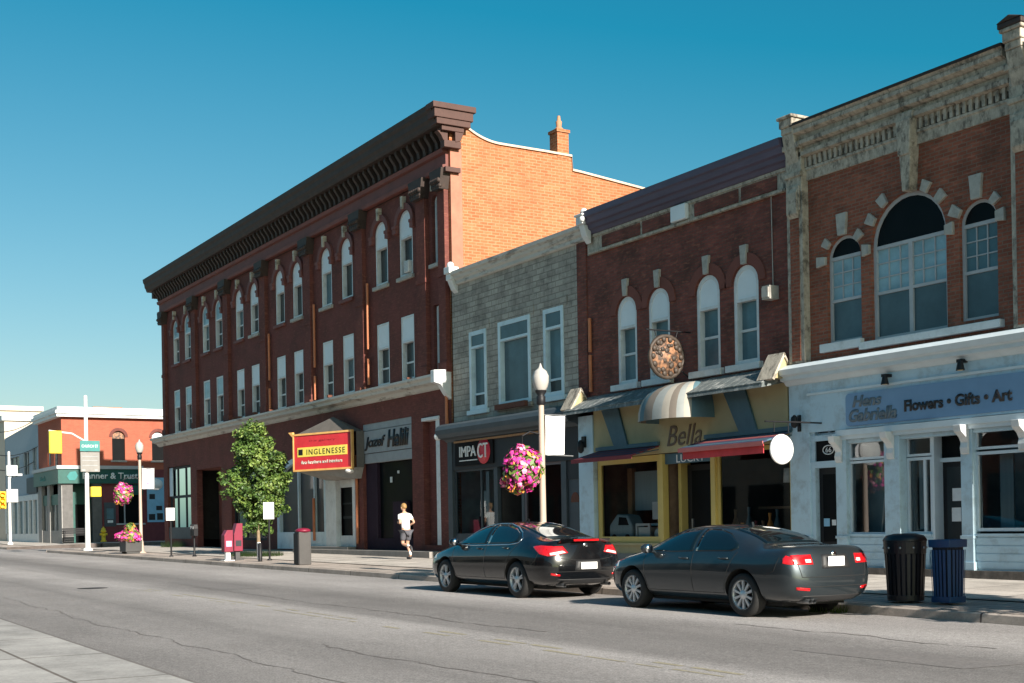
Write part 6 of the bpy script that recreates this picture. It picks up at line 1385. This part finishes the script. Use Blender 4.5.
def make_car(spec, label, loc):
    # local frame: x runs from the rear (0) to the front (L), +y is the driver's side, z up
    L, rows, axles, wr, track = spec['L'], spec['rows'], spec['axles'], spec['wr'], spec['track']
    car = thing('parked_car', label, 'car', loc, 'cars parked along the kerb', rz=pi)
    kz = spec['kz']
    fz = lambda z: z if z < .6 else .6+(z-.6)*kz
    rows = [(s, off, [(y, fz(z)) for y, z in pts]) for s, off, pts in rows]
    spec = dict(spec)
    for k in ('tail_side', 'tail_rear', 'tail_white', 'head_side', 'head_front', 'reflector', 'valance', 'glass_trim'):
        if spec.get(k): spec[k] = [(a, fz(b)) for a, b in spec[k]]
    spec['side_glass'] = [(n, [(a, fz(b)) for a, b in p]) for n, p in spec['side_glass']]
    for k in ('seams', 'rear_seams'): spec[k] = [[(a, fz(b)) for a, b in p] for p in spec[k]]
    spec['handles'] = [(a, fz(b)) for a, b in spec['handles']]; spec['mirror'] = (spec['mirror'][0], fz(spec['mirror'][1]))
    p_ = spec['plate']; spec['plate'] = (p_[0], p_[1], fz(p_[2]), fz(p_[2])+p_[3]-p_[2])
    if spec.get('badge'): spec['badge'] = fz(spec['badge'])
    if spec.get('spoiler'): q_ = spec['spoiler']; spec['spoiler'] = (q_[0], fz(q_[1]), q_[2])
    grid = []
    for (s, off, pts) in rows:
        row = []
        for j, (y, z) in enumerate(pts):
            row.append((s+off[j] if off else s, y, z))
        grid.append(row)
    v = []; f = []; idx = {}
    def add(p):
        k = (round(p[0], 4), round(p[1], 4), round(p[2], 4))
        if k not in idx: idx[k] = len(v); v.append(p)
        return idx[k]
    def quad(a, b, c, d):
        q = [add(p) for p in (a, b, c, d)]; q2 = []
        for i in q:
            if i not in q2: q2.append(i)
        if len(q2) >= 3: f.append(tuple(q2))
    for sgn in (1, -1):
        mir = lambda p: (p[0], p[1]*sgn, p[2])
        for a, b in zip(grid[:-1], grid[1:]):
            for j in range(len(a)-1): quad(mir(a[j]), mir(a[j+1]), mir(b[j+1]), mir(b[j]))
        for row, bulge in ((grid[0], -spec['rb']), (grid[-1], spec['fb'])):
            c = []
            for p in row:
                c.append((p[0]+bulge*(abs(p[1])/.75)**2, 0.0, p[2]))
            for j in range(len(row)-1):
                m0 = tuple((row[j][k]*.5+c[j][k]*.5) for k in range(3)); m1 = tuple((row[j+1][k]*.5+c[j+1][k]*.5) for k in range(3))
                m0 = (m0[0]+bulge*.28*(abs(row[j][1])/.75)**2, m0[1], m0[2]); m1 = (m1[0]+bulge*.28*(abs(row[j+1][1])/.75)**2, m1[1], m1[2])
                quad(mir(row[j]), mir(row[j+1]), mir(m1), mir(m0)); quad(mir(m0), mir(m1), mir(c[j+1]), mir(c[j]))
    me = bpy.data.meshes.new('t'); me.from_pydata(v, [], f)
    me.materials.append(spec['paint']); me.materials.append(M['car_under'])
    bm = bmesh.new(); bm.from_mesh(me); bmesh.ops.recalc_face_normals(bm, faces=bm.faces); bm.to_mesh(me); bm.free()
    o = bpy.data.objects.new('t', me); COL.objects.link(o)
    sb = o.modifiers.new('s', 'SUBSURF'); sb.levels = 3; sb.render_levels = 3
    dg = bpy.context.evaluated_depsgraph_get(); dg.update()
    full = bpy.data.meshes.new_from_object(o.evaluated_get(dg))
    bvh = BVHTree.FromPolygons([q.co.copy() for q in full.vertices], [tuple(p.vertices) for p in full.polygons])
    # wheel wells
    cut = []
    for s in axles:
        for sd in (1, -1):
            mb = MB(); n = 40; r_ = wr+.055
            y0, y1 = sd*.56, sd*1.3
            ring0 = [(s+r_*cos(2*pi*k/n), y0, wr+.01+r_*sin(2*pi*k/n)) for k in range(n)]; ring1 = [(p[0], y1, p[2]) for p in ring0]
            mb.mesh(ring0+ring1, [tuple(range(n)), tuple(range(2*n-1, n-1, -1))]+[(k, (k+1) % n, n+(k+1) % n, n+k) for k in range(n)])
            cu = mb.build('cut', [spec['paint'], M['car_under']], None, local=True, weld=True)
            for p in cu.data.polygons: p.material_index = 1
            bo = o.modifiers.new('b', 'BOOLEAN'); bo.operation = 'DIFFERENCE'; bo.object = cu; bo.solver = 'EXACT'; cut.append(cu)
    dg = bpy.context.evaluated_depsgraph_get(); dg.update()
    body = bpy.data.meshes.new_from_object(o.evaluated_get(dg)); body.name = 'body'
    bpy.data.objects.remove(o)
    for c in cut: bpy.data.objects.remove(c)
    for p in body.polygons: p.use_smooth = True
    bo = bpy.data.objects.new('body', body); COL.objects.link(bo); bo.parent = car; ORG[bo.name] = ORG[car.name]
    mdv = bo.modifiers.new('es', 'EDGE_SPLIT'); mdv.split_angle = radians(40)

    def proj(axis, a, b, sgn=1):
        if axis == 'side': o_, d = Vector((a, 2*sgn, b)), Vector((0, -sgn, 0))
        elif axis == 'rear': o_, d = Vector((-2, a, b)), Vector((1, 0, 0))
        elif axis == 'front': o_, d = Vector((L+2, a, b)), Vector((-1, 0, 0))
        else: o_, d = Vector((a, b, 3)), Vector((0, 0, -1))
        h = bvh.ray_cast(o_, d)
        if h[0] is None:
            q = bvh.find_nearest(o_+d*1.5); return q[0], q[1]
        n_ = h[1]
        if n_.dot(d) > 0: n_ = -n_
        return h[0], n_
    def panel(nm, m_, axis, poly, par=None, off=.006, sgn=1, rings=6, step=.05, label=None):
        pts = []
        for i in range(len(poly)):
            p, q = Vector(poly[i]), Vector(poly[(i+1) % len(poly)]); n = max(1, int((q-p).length/step))
            pts += [p.lerp(q, k/n) for k in range(n)]
        c = sum((Vector(p) for p in pts), Vector((0, 0)))/len(pts)
        mb = MB(); vs = []
        n = len(pts)
        for r in range(rings, -1, -1):
            for p in (pts if r else [c]):
                q = c.lerp(p, r/rings); h, nn = proj(axis, q.x, q.y, sgn); e = off if r < rings else -.004
                if r == rings: vs.append(h+nn*-.004)
                else: vs.append(h+nn*off)
            if r == rings:
                for p in pts: h, nn = proj(axis, p.x, p.y, sgn); vs.append(h+nn*off)
        fs = []
        for r in range(rings): fs += [(r*n+k, r*n+(k+1) % n, (r+1)*n+(k+1) % n, (r+1)*n+k) for k in range(n)]
        fs += [(rings*n+k, rings*n+(k+1) % n, len(vs)-1) for k in range(n)]
        mb.mesh(vs, fs, 0, True); return mb.build(nm, m_, par or car, local=True, label=label)
    def strip(nm, m_, axis, path, w, off=.006, sgn=1, par=None, closed=False, step=.05):
        pts = []
        L_ = path+[path[0]] if closed else path
        for p, q in zip(L_[:-1], L_[1:]):
            p, q = Vector(p), Vector(q); n = max(1, int((q-p).length/step)); pts += [p.lerp(q, k/n) for k in range(n)]
        pts.append(Vector(L_[-1])); mb = MB(); P3 = []
        for p in pts: h, nn = proj(axis, p.x, p.y, sgn); P3.append(h+nn*off*.4)
        mb.tube(P3, w, 5); return mb.build(nm, m_, par or car, local=True)
    for sgn in (1, -1):
        for nm, poly in spec['side_glass']: panel('side_window', M['car_glass'], 'side', poly, sgn=sgn)
        if spec.get('glass_trim'): strip('window_trim', M['chrome'], 'side', spec['glass_trim'], .011, sgn=sgn)
        sm = MB()
        for path in spec['seams']:
            strip('door_seam', M['car_under'], 'side', path, .0045, off=.0, sgn=sgn)
        for (x, z) in spec['handles']:
            h, nn = proj('side', x, z, sgn); h2, _ = proj('side', x+.17, z+.005, sgn); k = nn*.03
            mb = MB(); mb.tube([h, h+k, h2+k, h2], .014, 6); mb.build('door_handle', spec.get('handle_m', spec['paint']), car, local=True)
        panel('tail_lamp', M['tail_red'], 'side', spec['tail_side'], sgn=sgn, off=.008)
        panel('tail_lamp', M['tail_red'], 'rear', [(y*sgn, z) for y, z in spec['tail_rear']], off=.008)
        if spec.get('tail_white'): panel('reversing_lamp', M['tail_white'], 'rear', [(y*sgn, z) for y, z in spec['tail_white']], off=.012)
        panel('headlamp', M['head_lamp'], 'side', spec['head_side'], sgn=sgn, off=.008)
        panel('headlamp', M['head_lamp'], 'front', [(y*sgn, z) for y, z in spec['head_front']], off=.008)
        panel('reflector', M['tail_red'], 'rear', [(y*sgn, z) for y, z in spec['reflector']], off=.008, rings=2)
        # mirror
        mx, mz = spec['mirror']; h, nn = proj('side', mx, mz-.06, sgn)
        mb = MB(); mb.ball((mx+.02, sgn*(abs(h.y)+.13), mz+.01), .1, 10, sx=.75, sy=1.15, sz=.78); mb.tube([(mx, h.y-sgn*.02, mz-.05), (mx, sgn*(abs(h.y)+.08), mz-.03)], .03, 6); mm = mb.build('mirror', spec['paint'], car, local=True)
        mb = MB(); mb.lathe([(.001, -.002), (.075, -.002), (.075, .0)], (mx-.052, sgn*(abs(h.y)+.135), mz+.012), 14, axis='x'); mb.build('mirror_glass', M['chrome'], mm, local=True)
    panel('rear_window', M['car_glass'], 'top', spec['rear_glass'], off=.006, rings=8)
    panel('windscreen', M['car_glass'], 'top', spec['wind_glass'], off=.006, rings=8)
    panel('lower_bumper', M['black_plastic'], 'rear', spec['valance'], off=.007)
    for k, path in enumerate(spec['rear_seams']): strip('boot_seam', M['car_under'], 'rear', path, .006, off=0)
    y0, y1, z0, z1 = spec['plate']
    hh, nn = proj('rear', 0, (z0+z1)/2)
    panel('plate_recess', M['black_plastic'], 'rear', [(y0-.12, z0-.03), (y1+.12, z0-.03), (y1+.08, z1+.03), (y0-.08, z1+.03)], off=.004, rings=3)
    mb = MB(); mb.box(hh.x-.022, hh.x-.008, y0, y1, z0, z1); mb.build('number_plate', M['plate_white'], car, local=True, bevel=.005)
    if spec.get('badge'): h, nn = proj('rear', 0, spec['badge']); mb = MB(); mb.lathe([(.001, -.012), (.045, -.012), (.055, 0)], h, 14, axis='x'); mb.build('badge', M['chrome'], car, local=True)
    if spec.get('spoiler'):
        mb = MB(); sx_, sz_, sw = spec['spoiler']; mb.prism([(sx_-.06, sz_+.03), (sx_+.12, sz_-.02), (sx_+.2, sz_-.03), (sx_+.02, sz_-.05)], 'y', -sw, sw); mb.build('boot_spoiler', spec['paint'], car, local=True, bevel=.012)
        mb = MB(); mb.box(sx_-.068, sx_-.045, -.28, .28, sz_-.015, sz_+.018); mb.build('brake_lamp', M['tail_red'], car, local=True)
    if spec.get('shark'):
        mb = MB(); h, nn = proj('top', spec['shark'], 0); mb.prism([(h.x, h.z-.01), (h.x+.16, h.z-.01), (h.x+.02, h.z+.06)], 'y', -.02, .02); mb.build('aerial', spec['paint'], car, local=True)
    mb = MB(); mb.box(.5, L-.55, -.62, .62, .17, .3); mb.build('underbody', M['car_under'], car, local=True)
    for yy in spec['exhaust']: mb = MB(); mb.lathe([(.035, 0), (.035, .25), (.028, .25), (.028, 0)], (.06, yy, .25), 10, axis='x'); mb.build('exhaust', M['steel'], car, local=True)
    # wheels
    for s in axles:
        for sd in (1, -1):
            yo = sd*track; w = thing_part('wheel', car)
            mb = MB(); tw = .215
            prof = [(wr*.66, -tw/2), (wr*.93, -tw/2), (wr*.985, -tw*.38), (wr, -tw*.25), (wr, tw*.25), (wr*.985, tw*.38), (wr*.93, tw/2), (wr*.80, tw/2+.008), (wr*.66, tw/2)]
            mb.lathe([(r, h*sd) for r, h in prof], (s, yo-sd*tw*.5, wr), 40, axis='y'); mb.lathe([(.02, -.03*sd), (wr*.66, -.03*sd)], (s, yo-sd*tw*.5, wr), 30, axis='y', m=0)
            tyre = mb.build('wheel', M['tyre'], car, local=True)
            mb = MB(); ri = wr*.68
            mb.lathe([(ri*.93, -.12*sd), (ri*.95, -.01*sd), (ri*1.02, .004*sd), (ri*1.02, .0)], (s, yo, wr), 40, axis='y')
            n = spec['spokes']
            for k in range(n):
                a = 2*pi*k/n+.3
                for da in spec['split']:
                    c0, c1 = (a+da*.6), (a+da)
                    p0 = Vector((s+.05*cos(c0), yo-sd*.012, wr+.05*sin(c0))); p1 = Vector((s+ri*.97*cos(c1), yo-sd*.014, wr+ri*.97*sin(c1)))
                    t_ = Vector((-sin(c1), 0, cos(c1))); w0, w1 = spec['sw']
                    q = [p0-t_*w0, p0+t_*w0, p1+t_*w1, p1-t_*w1]; q += [x+Vector((0, -sd*.035, 0)) for x in q]
                    mb.mesh(q, [(0, 1, 2, 3), (4, 5, 6, 7), (0, 1, 5, 4), (1, 2, 6, 5), (2, 3, 7, 6), (3, 0, 4, 7)])
            mb.lathe([(.001, .004*sd), (.06, .0), (.075, -.03*sd)], (s, yo, wr), 16, axis='y'); mb.build('rim', spec['rim'], tyre, local=True)
            mb = MB(); mb.lathe([(.001, -.06*sd), (ri*.72, -.06*sd), (ri*.72, -.075*sd)], (s, yo, wr), 20, axis='y'); mb.build('brake_disc', M['car_under'], tyre, local=True)
    return car
def thing_part(n, p): return None

def S_(zb, wl, w1, wm, ws, zs, wt, zte, zt, z1=.42, zm=.66):
    return [(0, zb), (wl, zb+.01), (w1, z1), (wm, zm), (ws, zs), (wt, zte), (wt*.55, zt-(zt-zte)*.28), (0, zt)]
jet_rows = [
 (.13, [.0, .0, -.03, -.01, .05, .10, .10, .09], [(0, .25), (.60, .26), (.76, .44), (.80, .68), (.775, .96), (.69, 1.065), (.40, 1.085), (0, 1.095)]),
 (.30, [0]*8, S_(.20, .72, .845, .878, .825, .955, .72, 1.08, 1.11)),
 (.62, None, S_(.18, .78, .865, .892, .84, .955, .72, 1.08, 1.115)),
 (.86, None, S_(.17, .78, .87, .897, .85, .95, .685, 1.075, 1.125)),
 (1.10, None, S_(.17, .79, .87, .90, .855, .96, .65, 1.225, 1.275)),
 (1.42, None, S_(.17, .79, .87, .90, .86, .955, .615, 1.315, 1.365)),
 (1.80, None, S_(.17, .79, .87, .90, .865, .955, .595, 1.395, 1.445)),
 (2.30, None, S_(.17, .79, .87, .90, .865, .95, .59, 1.415, 1.472)),
 (2.72, None, S_(.17, .79, .87, .90, .862, .94, .59, 1.385, 1.445)),
 (3.05, None, S_(.17, .79, .87, .90, .86, .93, .62, 1.27, 1.34)),
 (3.42, None, S_(.17, .79, .87, .90, .855, .915, .665, 1.085, 1.15)),
 (3.66, None, S_(.17, .79, .87, .897, .845, .90, .70, .985, 1.04)),
 (4.00, None, S_(.18, .78, .86, .885, .82, .865, .66, .925, .985)),
 (4.30, None, S_(.19, .74, .83, .85, .77, .80, .58, .845, .91)),
 (4.50, [0, 0, 0, 0, -.02, -.06, -.06, -.06], [(0, .22), (.58, .23), (.70, .40), (.72, .58), (.64, .72), (.50, .775), (.28, .80), (0, .815)]),
]
jet = dict(kz=.90, L=4.63, rows=jet_rows, rb=.10, fb=.12, paint=M['paint_slate'], axles=(1.08, 3.73), wr=.325, track=.86, rim=M['alloy'], spokes=10, split=(0,), sw=(.013, .021),
 side_glass=[('f', [(3.36, 1.0), (2.86, 1.30), (2.55, 1.365), (2.27, 1.385), (2.24, 1.0), (2.7, .985)]), ('r', [(2.17, 1.0), (2.19, 1.385), (1.85, 1.37), (1.58, 1.30), (1.28, 1.13), (1.24, 1.06), (1.36, 1.01)])],
 seams=[[(2.205, .34), (2.205, .97)], [(3.42, .98), (3.40, .62), (3.32, .34)], [(1.22, 1.0), (1.30, .88), (1.42, .6), (1.5, .34)], [(1.5, .335), (3.32, .335)], [(.34, .92), (.42, .70), (.60, .62)]],
 handles=[(2.32, .875), (1.40, .885)], tail_side=[(.16, .80), (.27, .82), (.28, .90), (.25, .945), (.16, .955)], tail_rear=[(.42, .80), (.72, .80), (.74, .95), (.43, .955)], tail_white=[(.45, .83), (.54, .83), (.54, .88), (.45, .88)],
 head_side=[(4.15, .70), (4.50, .62), (4.46, .74), (4.2, .80)], head_front=[(.42, .62), (.66, .64), (.64, .74), (.42, .73)], reflector=[(.50, .40), (.70, .42), (.70, .46), (.50, .44)], mirror=(3.22, 1.03),
 rear_glass=[(.90, .53), (.86, 0), (.90, -.53), (1.3, -.50), (1.66, -.46), (1.68, 0), (1.66, .46), (1.3, .50)], wind_glass=[(2.80, .5), (2.78, 0), (2.80, -.5), (3.5, -.62), (3.58, 0), (3.5, .62)],
 valance=[(-.62, .25), (.62, .25), (.6, .33), (-.6, .33)], rear_seams=[[(-.62, .60), (.62, .60)], [(-.62, .60), (-.66, .80)], [(.62, .60), (.66, .80)], [(-.72, .46), (.72, .46)]], plate=(-.16, .16, .765, .905), badge=.95, spoiler=None, shark=1.75, exhaust=(.42, .5))
reg_rows = [
 (.14, [.0, .0, -.03, -.02, .05, .08, .06, .04], [(0, .27), (.60, .28), (.79, .46), (.82, .70), (.76, .96), (.62, 1.10), (.38, 1.125), (0, 1.13)]),
 (.34, [0]*8, S_(.21, .74, .87, .90, .82, .97, .66, 1.11, 1.145)),
 (.62, None, S_(.18, .80, .90, .925, .86, .985, .67, 1.125, 1.165)),
 (.90, None, S_(.17, .81, .905, .935, .885, .995, .64, 1.205, 1.245)),
 (1.22, None, S_(.17, .81, .905, .938, .89, .995, .61, 1.31, 1.35)),
 (1.58, None, S_(.17, .81, .905, .935, .885, .985, .59, 1.395, 1.435)),
 (2.00, None, S_(.17, .81, .90, .93, .88, .975, .58, 1.445, 1.49)),
 (2.42, None, S_(.17, .81, .90, .928, .875, .965, .58, 1.45, 1.50)),
 (2.85, None, S_(.17, .81, .90, .928, .87, .955, .59, 1.395, 1.45)),
 (3.22, None, S_(.17, .81, .90, .928, .87, .945, .63, 1.255, 1.32)),
 (3.58, None, S_(.17, .81, .90, .928, .87, .93, .68, 1.085, 1.15)),
 (3.84, None, S_(.17, .81, .90, .925, .86, .92, .71, .985, 1.05)),
 (4.20, None, S_(.18, .80, .89, .91, .83, .88, .66, .93, .99)),
 (4.50, None, S_(.19, .76, .86, .87, .78, .81, .58, .85, .91)),
 (4.72, [0, 0, 0, 0, -.02, -.06, -.06, -.06], [(0, .22), (.60, .23), (.72, .40), (.74, .58), (.64, .73), (.50, .785), (.28, .81), (0, .82)]),
]
reg = dict(kz=.95, L=4.83, rows=reg_rows, rb=.11, fb=.12, paint=M['paint_black'], axles=(1.10, 3.86), wr=.345, track=.895, rim=M['alloy'], spokes=5, split=(-.13, .13), sw=(.014, .012),
 side_glass=[('f', [(3.45, 1.03), (2.95, 1.30), (2.65, 1.385), (2.36, 1.42), (2.30, 1.035), (2.8, 1.02)]), ('r', [(2.23, 1.04), (2.28, 1.42), (1.9, 1.41), (1.55, 1.345), (1.28, 1.235), (1.16, 1.15), (1.18, 1.08), (1.4, 1.05)])],
 glass_trim=[(3.5, 1.015), (2.8, 1.0), (1.4, 1.025), (1.14, 1.06), (1.10, 1.15), (1.26, 1.26), (1.55, 1.372), (1.9, 1.44), (2.3, 1.45), (2.65, 1.41), (2.95, 1.33), (3.5, 1.03)],
 seams=[[(2.265, .36), (2.265, 1.0)], [(3.55, 1.0), (3.52, .62), (3.42, .36)], [(1.12, 1.03), (1.22, .95), (1.42, .7), (1.54, .36)], [(1.54, .355), (3.42, .355)], [(.38, .92), (.46, .72), (.60, .62)]],
 handles=[(2.40, .93), (1.40, .95)], handle_m=M['paint_black'], tail_side=[(.18, .80), (.36, .84), (.62, .99), (.40, 1.01), (.2, .99)], tail_rear=[(.40, .86), (.76, .80), (.77, .985), (.48, .99)], tail_white=[(.44, .865), (.74, .815), (.74, .86), (.5, .90)],
 head_side=[(4.3, .72), (4.7, .62), (4.66, .76), (4.4, .82)], head_front=[(.42, .62), (.68, .66), (.66, .76), (.42, .74)], reflector=[(.58, .42), (.74, .44), (.74, .48), (.58, .45)], mirror=(3.36, 1.06),
 rear_glass=[(.66, .5), (.60, 0), (.66, -.5), (1.1, -.49), (1.62, -.46), (1.66, 0), (1.62, .46), (1.1, .49)], wind_glass=[(2.95, .5), (2.92, 0), (2.95, -.5), (3.68, -.62), (3.76, 0), (3.68, .62)],
 valance=[(-.66, .27), (.66, .27), (.62, .36), (-.62, .36)], rear_seams=[[(-.6, .76), (-.3, .72), (0, .71), (.3, .72), (.6, .76)], [(-.6, .76), (-.5, .88)], [(.6, .76), (.5, .88)], [(-.76, .5), (.76, .5)]], plate=(-.18, .18, .54, .67), badge=1.0, spoiler=(.13, 1.10, .56), shark=2.0, exhaust=(-.5, .5))
def place(spec, xr_axle, scale, yc, label):
    x0 = xr_axle + spec['axles'][0]*scale      # world x of the rear end
    c = make_car(spec, label, (x0, yc, road_z(x0-2.4)))
    c.scale = (scale, 1.0, 1.0)
    return c
place(jet, -14.87, 1.03, 13.78, 'grey blue four door saloon with silver wheels parked nearest the litter bins')
place(reg, -21.15, 1.03, 13.70, 'glossy black saloon with dark wheels parked ahead of the grey blue car')
# ================================================================== camera, sun, sky
cam = bpy.data.cameras.new('camera'); co = bpy.data.objects.new('camera', cam); COL.objects.link(co); SC.camera = co
th = math.atan(787/1307.); ro = radians(1.0)
fw = Vector((-cos(th), sin(th), 0)); rt = Vector((sin(th), cos(th), 0)); up = Vector((0, 0, 1))
# roll: picture turned one degree counter-clockwise
r2 = rt*cos(ro)-up*sin(ro); u2 = up*cos(ro)+rt*sin(ro)
mw = Matrix(((r2.x, u2.x, -fw.x, 0), (r2.y, u2.y, -fw.y, 0), (r2.z, u2.z, -fw.z, 0), (0, 0, 0, 1)))
co.matrix_world = Matrix.Translation((0, 0, EYE)) @ mw
cam.sensor_width = 36; cam.lens = 1307/1024*36; cam.shift_x = 0; cam.shift_y = (523-341.5)/1024; cam.clip_start = .1; cam.clip_end = 4000
SUN_EL, SUN_AZ = radians(25), radians(-.8)     # azimuth measured from +x towards +y
d = Vector((cos(SUN_EL)*cos(SUN_AZ), cos(SUN_EL)*sin(SUN_AZ), sin(SUN_EL)))
sl = bpy.data.lights.new('sun', 'SUN'); sl.energy = 5.0; sl.angle = radians(.5); sl.color = (1, .92, .82)
so = bpy.data.objects.new('sun', sl); COL.objects.link(so); so.rotation_euler = (-d).to_track_quat('-Z', 'Y').to_euler(); so.location = (20, 10, 30)
w = bpy.data.worlds.new('World'); SC.world = w; w.use_nodes = True; nt = w.node_tree
sk = nt.nodes.new('ShaderNodeTexSky'); sk.sky_type = 'NISHITA'; sk.sun_disc = False; sk.sun_elevation = SUN_EL
# in the sky texture rotation 0 puts the sun at +y and turns clockwise
sk.sun_rotation = radians(90)-SUN_AZ
sk.air_density = 1.0; sk.dust_density = 1.2; sk.ozone_density = 3.0; sk.altitude = 0
bg = nt.nodes['Background']; bg.inputs['Strength'].default_value = .07
hs = nt.nodes.new('ShaderNodeMix'); hs.data_type = 'RGBA'; hs.blend_type = 'MULTIPLY'; hs.inputs['Factor'].default_value = 1.0
hs.inputs[7].default_value = (.46, .64, .62, 1)
gm = nt.nodes.new('ShaderNodeGamma'); gm.inputs['Gamma'].default_value = 1.3; nt.links.new(sk.outputs[0], gm.inputs['Color'])
nt.links.new(gm.outputs[0], hs.inputs[6]); sp = nt.nodes.new('ShaderNodeSeparateColor'); cb = nt.nodes.new('ShaderNodeCombineColor')
nt.links.new(hs.outputs[2], sp.inputs[0])
def mth(op, src, v):
    n = nt.nodes.new('ShaderNodeMath'); n.operation = op; nt.links.new(src, n.inputs[0]); n.inputs[1].default_value = v; return n.outputs[0]
mn = nt.nodes.new('ShaderNodeMath'); mn.operation = 'MINIMUM'; nt.links.new(mn.outputs[0], cb.inputs[0])
nt.links.new(mth('MAXIMUM', mth('SUBTRACT', mth('MULTIPLY', sp.outputs[0], 1.50), .95), .12), mn.inputs[0]); nt.links.new(mth('MULTIPLY', sp.outputs[1], .60), mn.inputs[1])
nt.links.new(mth('MULTIPLY', mth('POWER', mth('MULTIPLY', sp.outputs[1], .14), .82), .80/.14), cb.inputs[1])
nt.links.new(mth('MULTIPLY', mth('POWER', mth('MULTIPLY', sp.outputs[2], .14), .70), .71/.14), cb.inputs[2])
nt.links.new(cb.outputs[0], bg.inputs['Color'])
vs = SC.view_settings; vs.view_transform = 'Standard'; vs.look = 'None'; vs.exposure = 1.0; vs.gamma = 1.0
SC.cycles.max_bounces = 8; SC.cycles.transparent_max_bounces = 12; SC.cycles.caustics_reflective = False; SC.cycles.caustics_refractive = False
SC.cycles.use_denoising = True
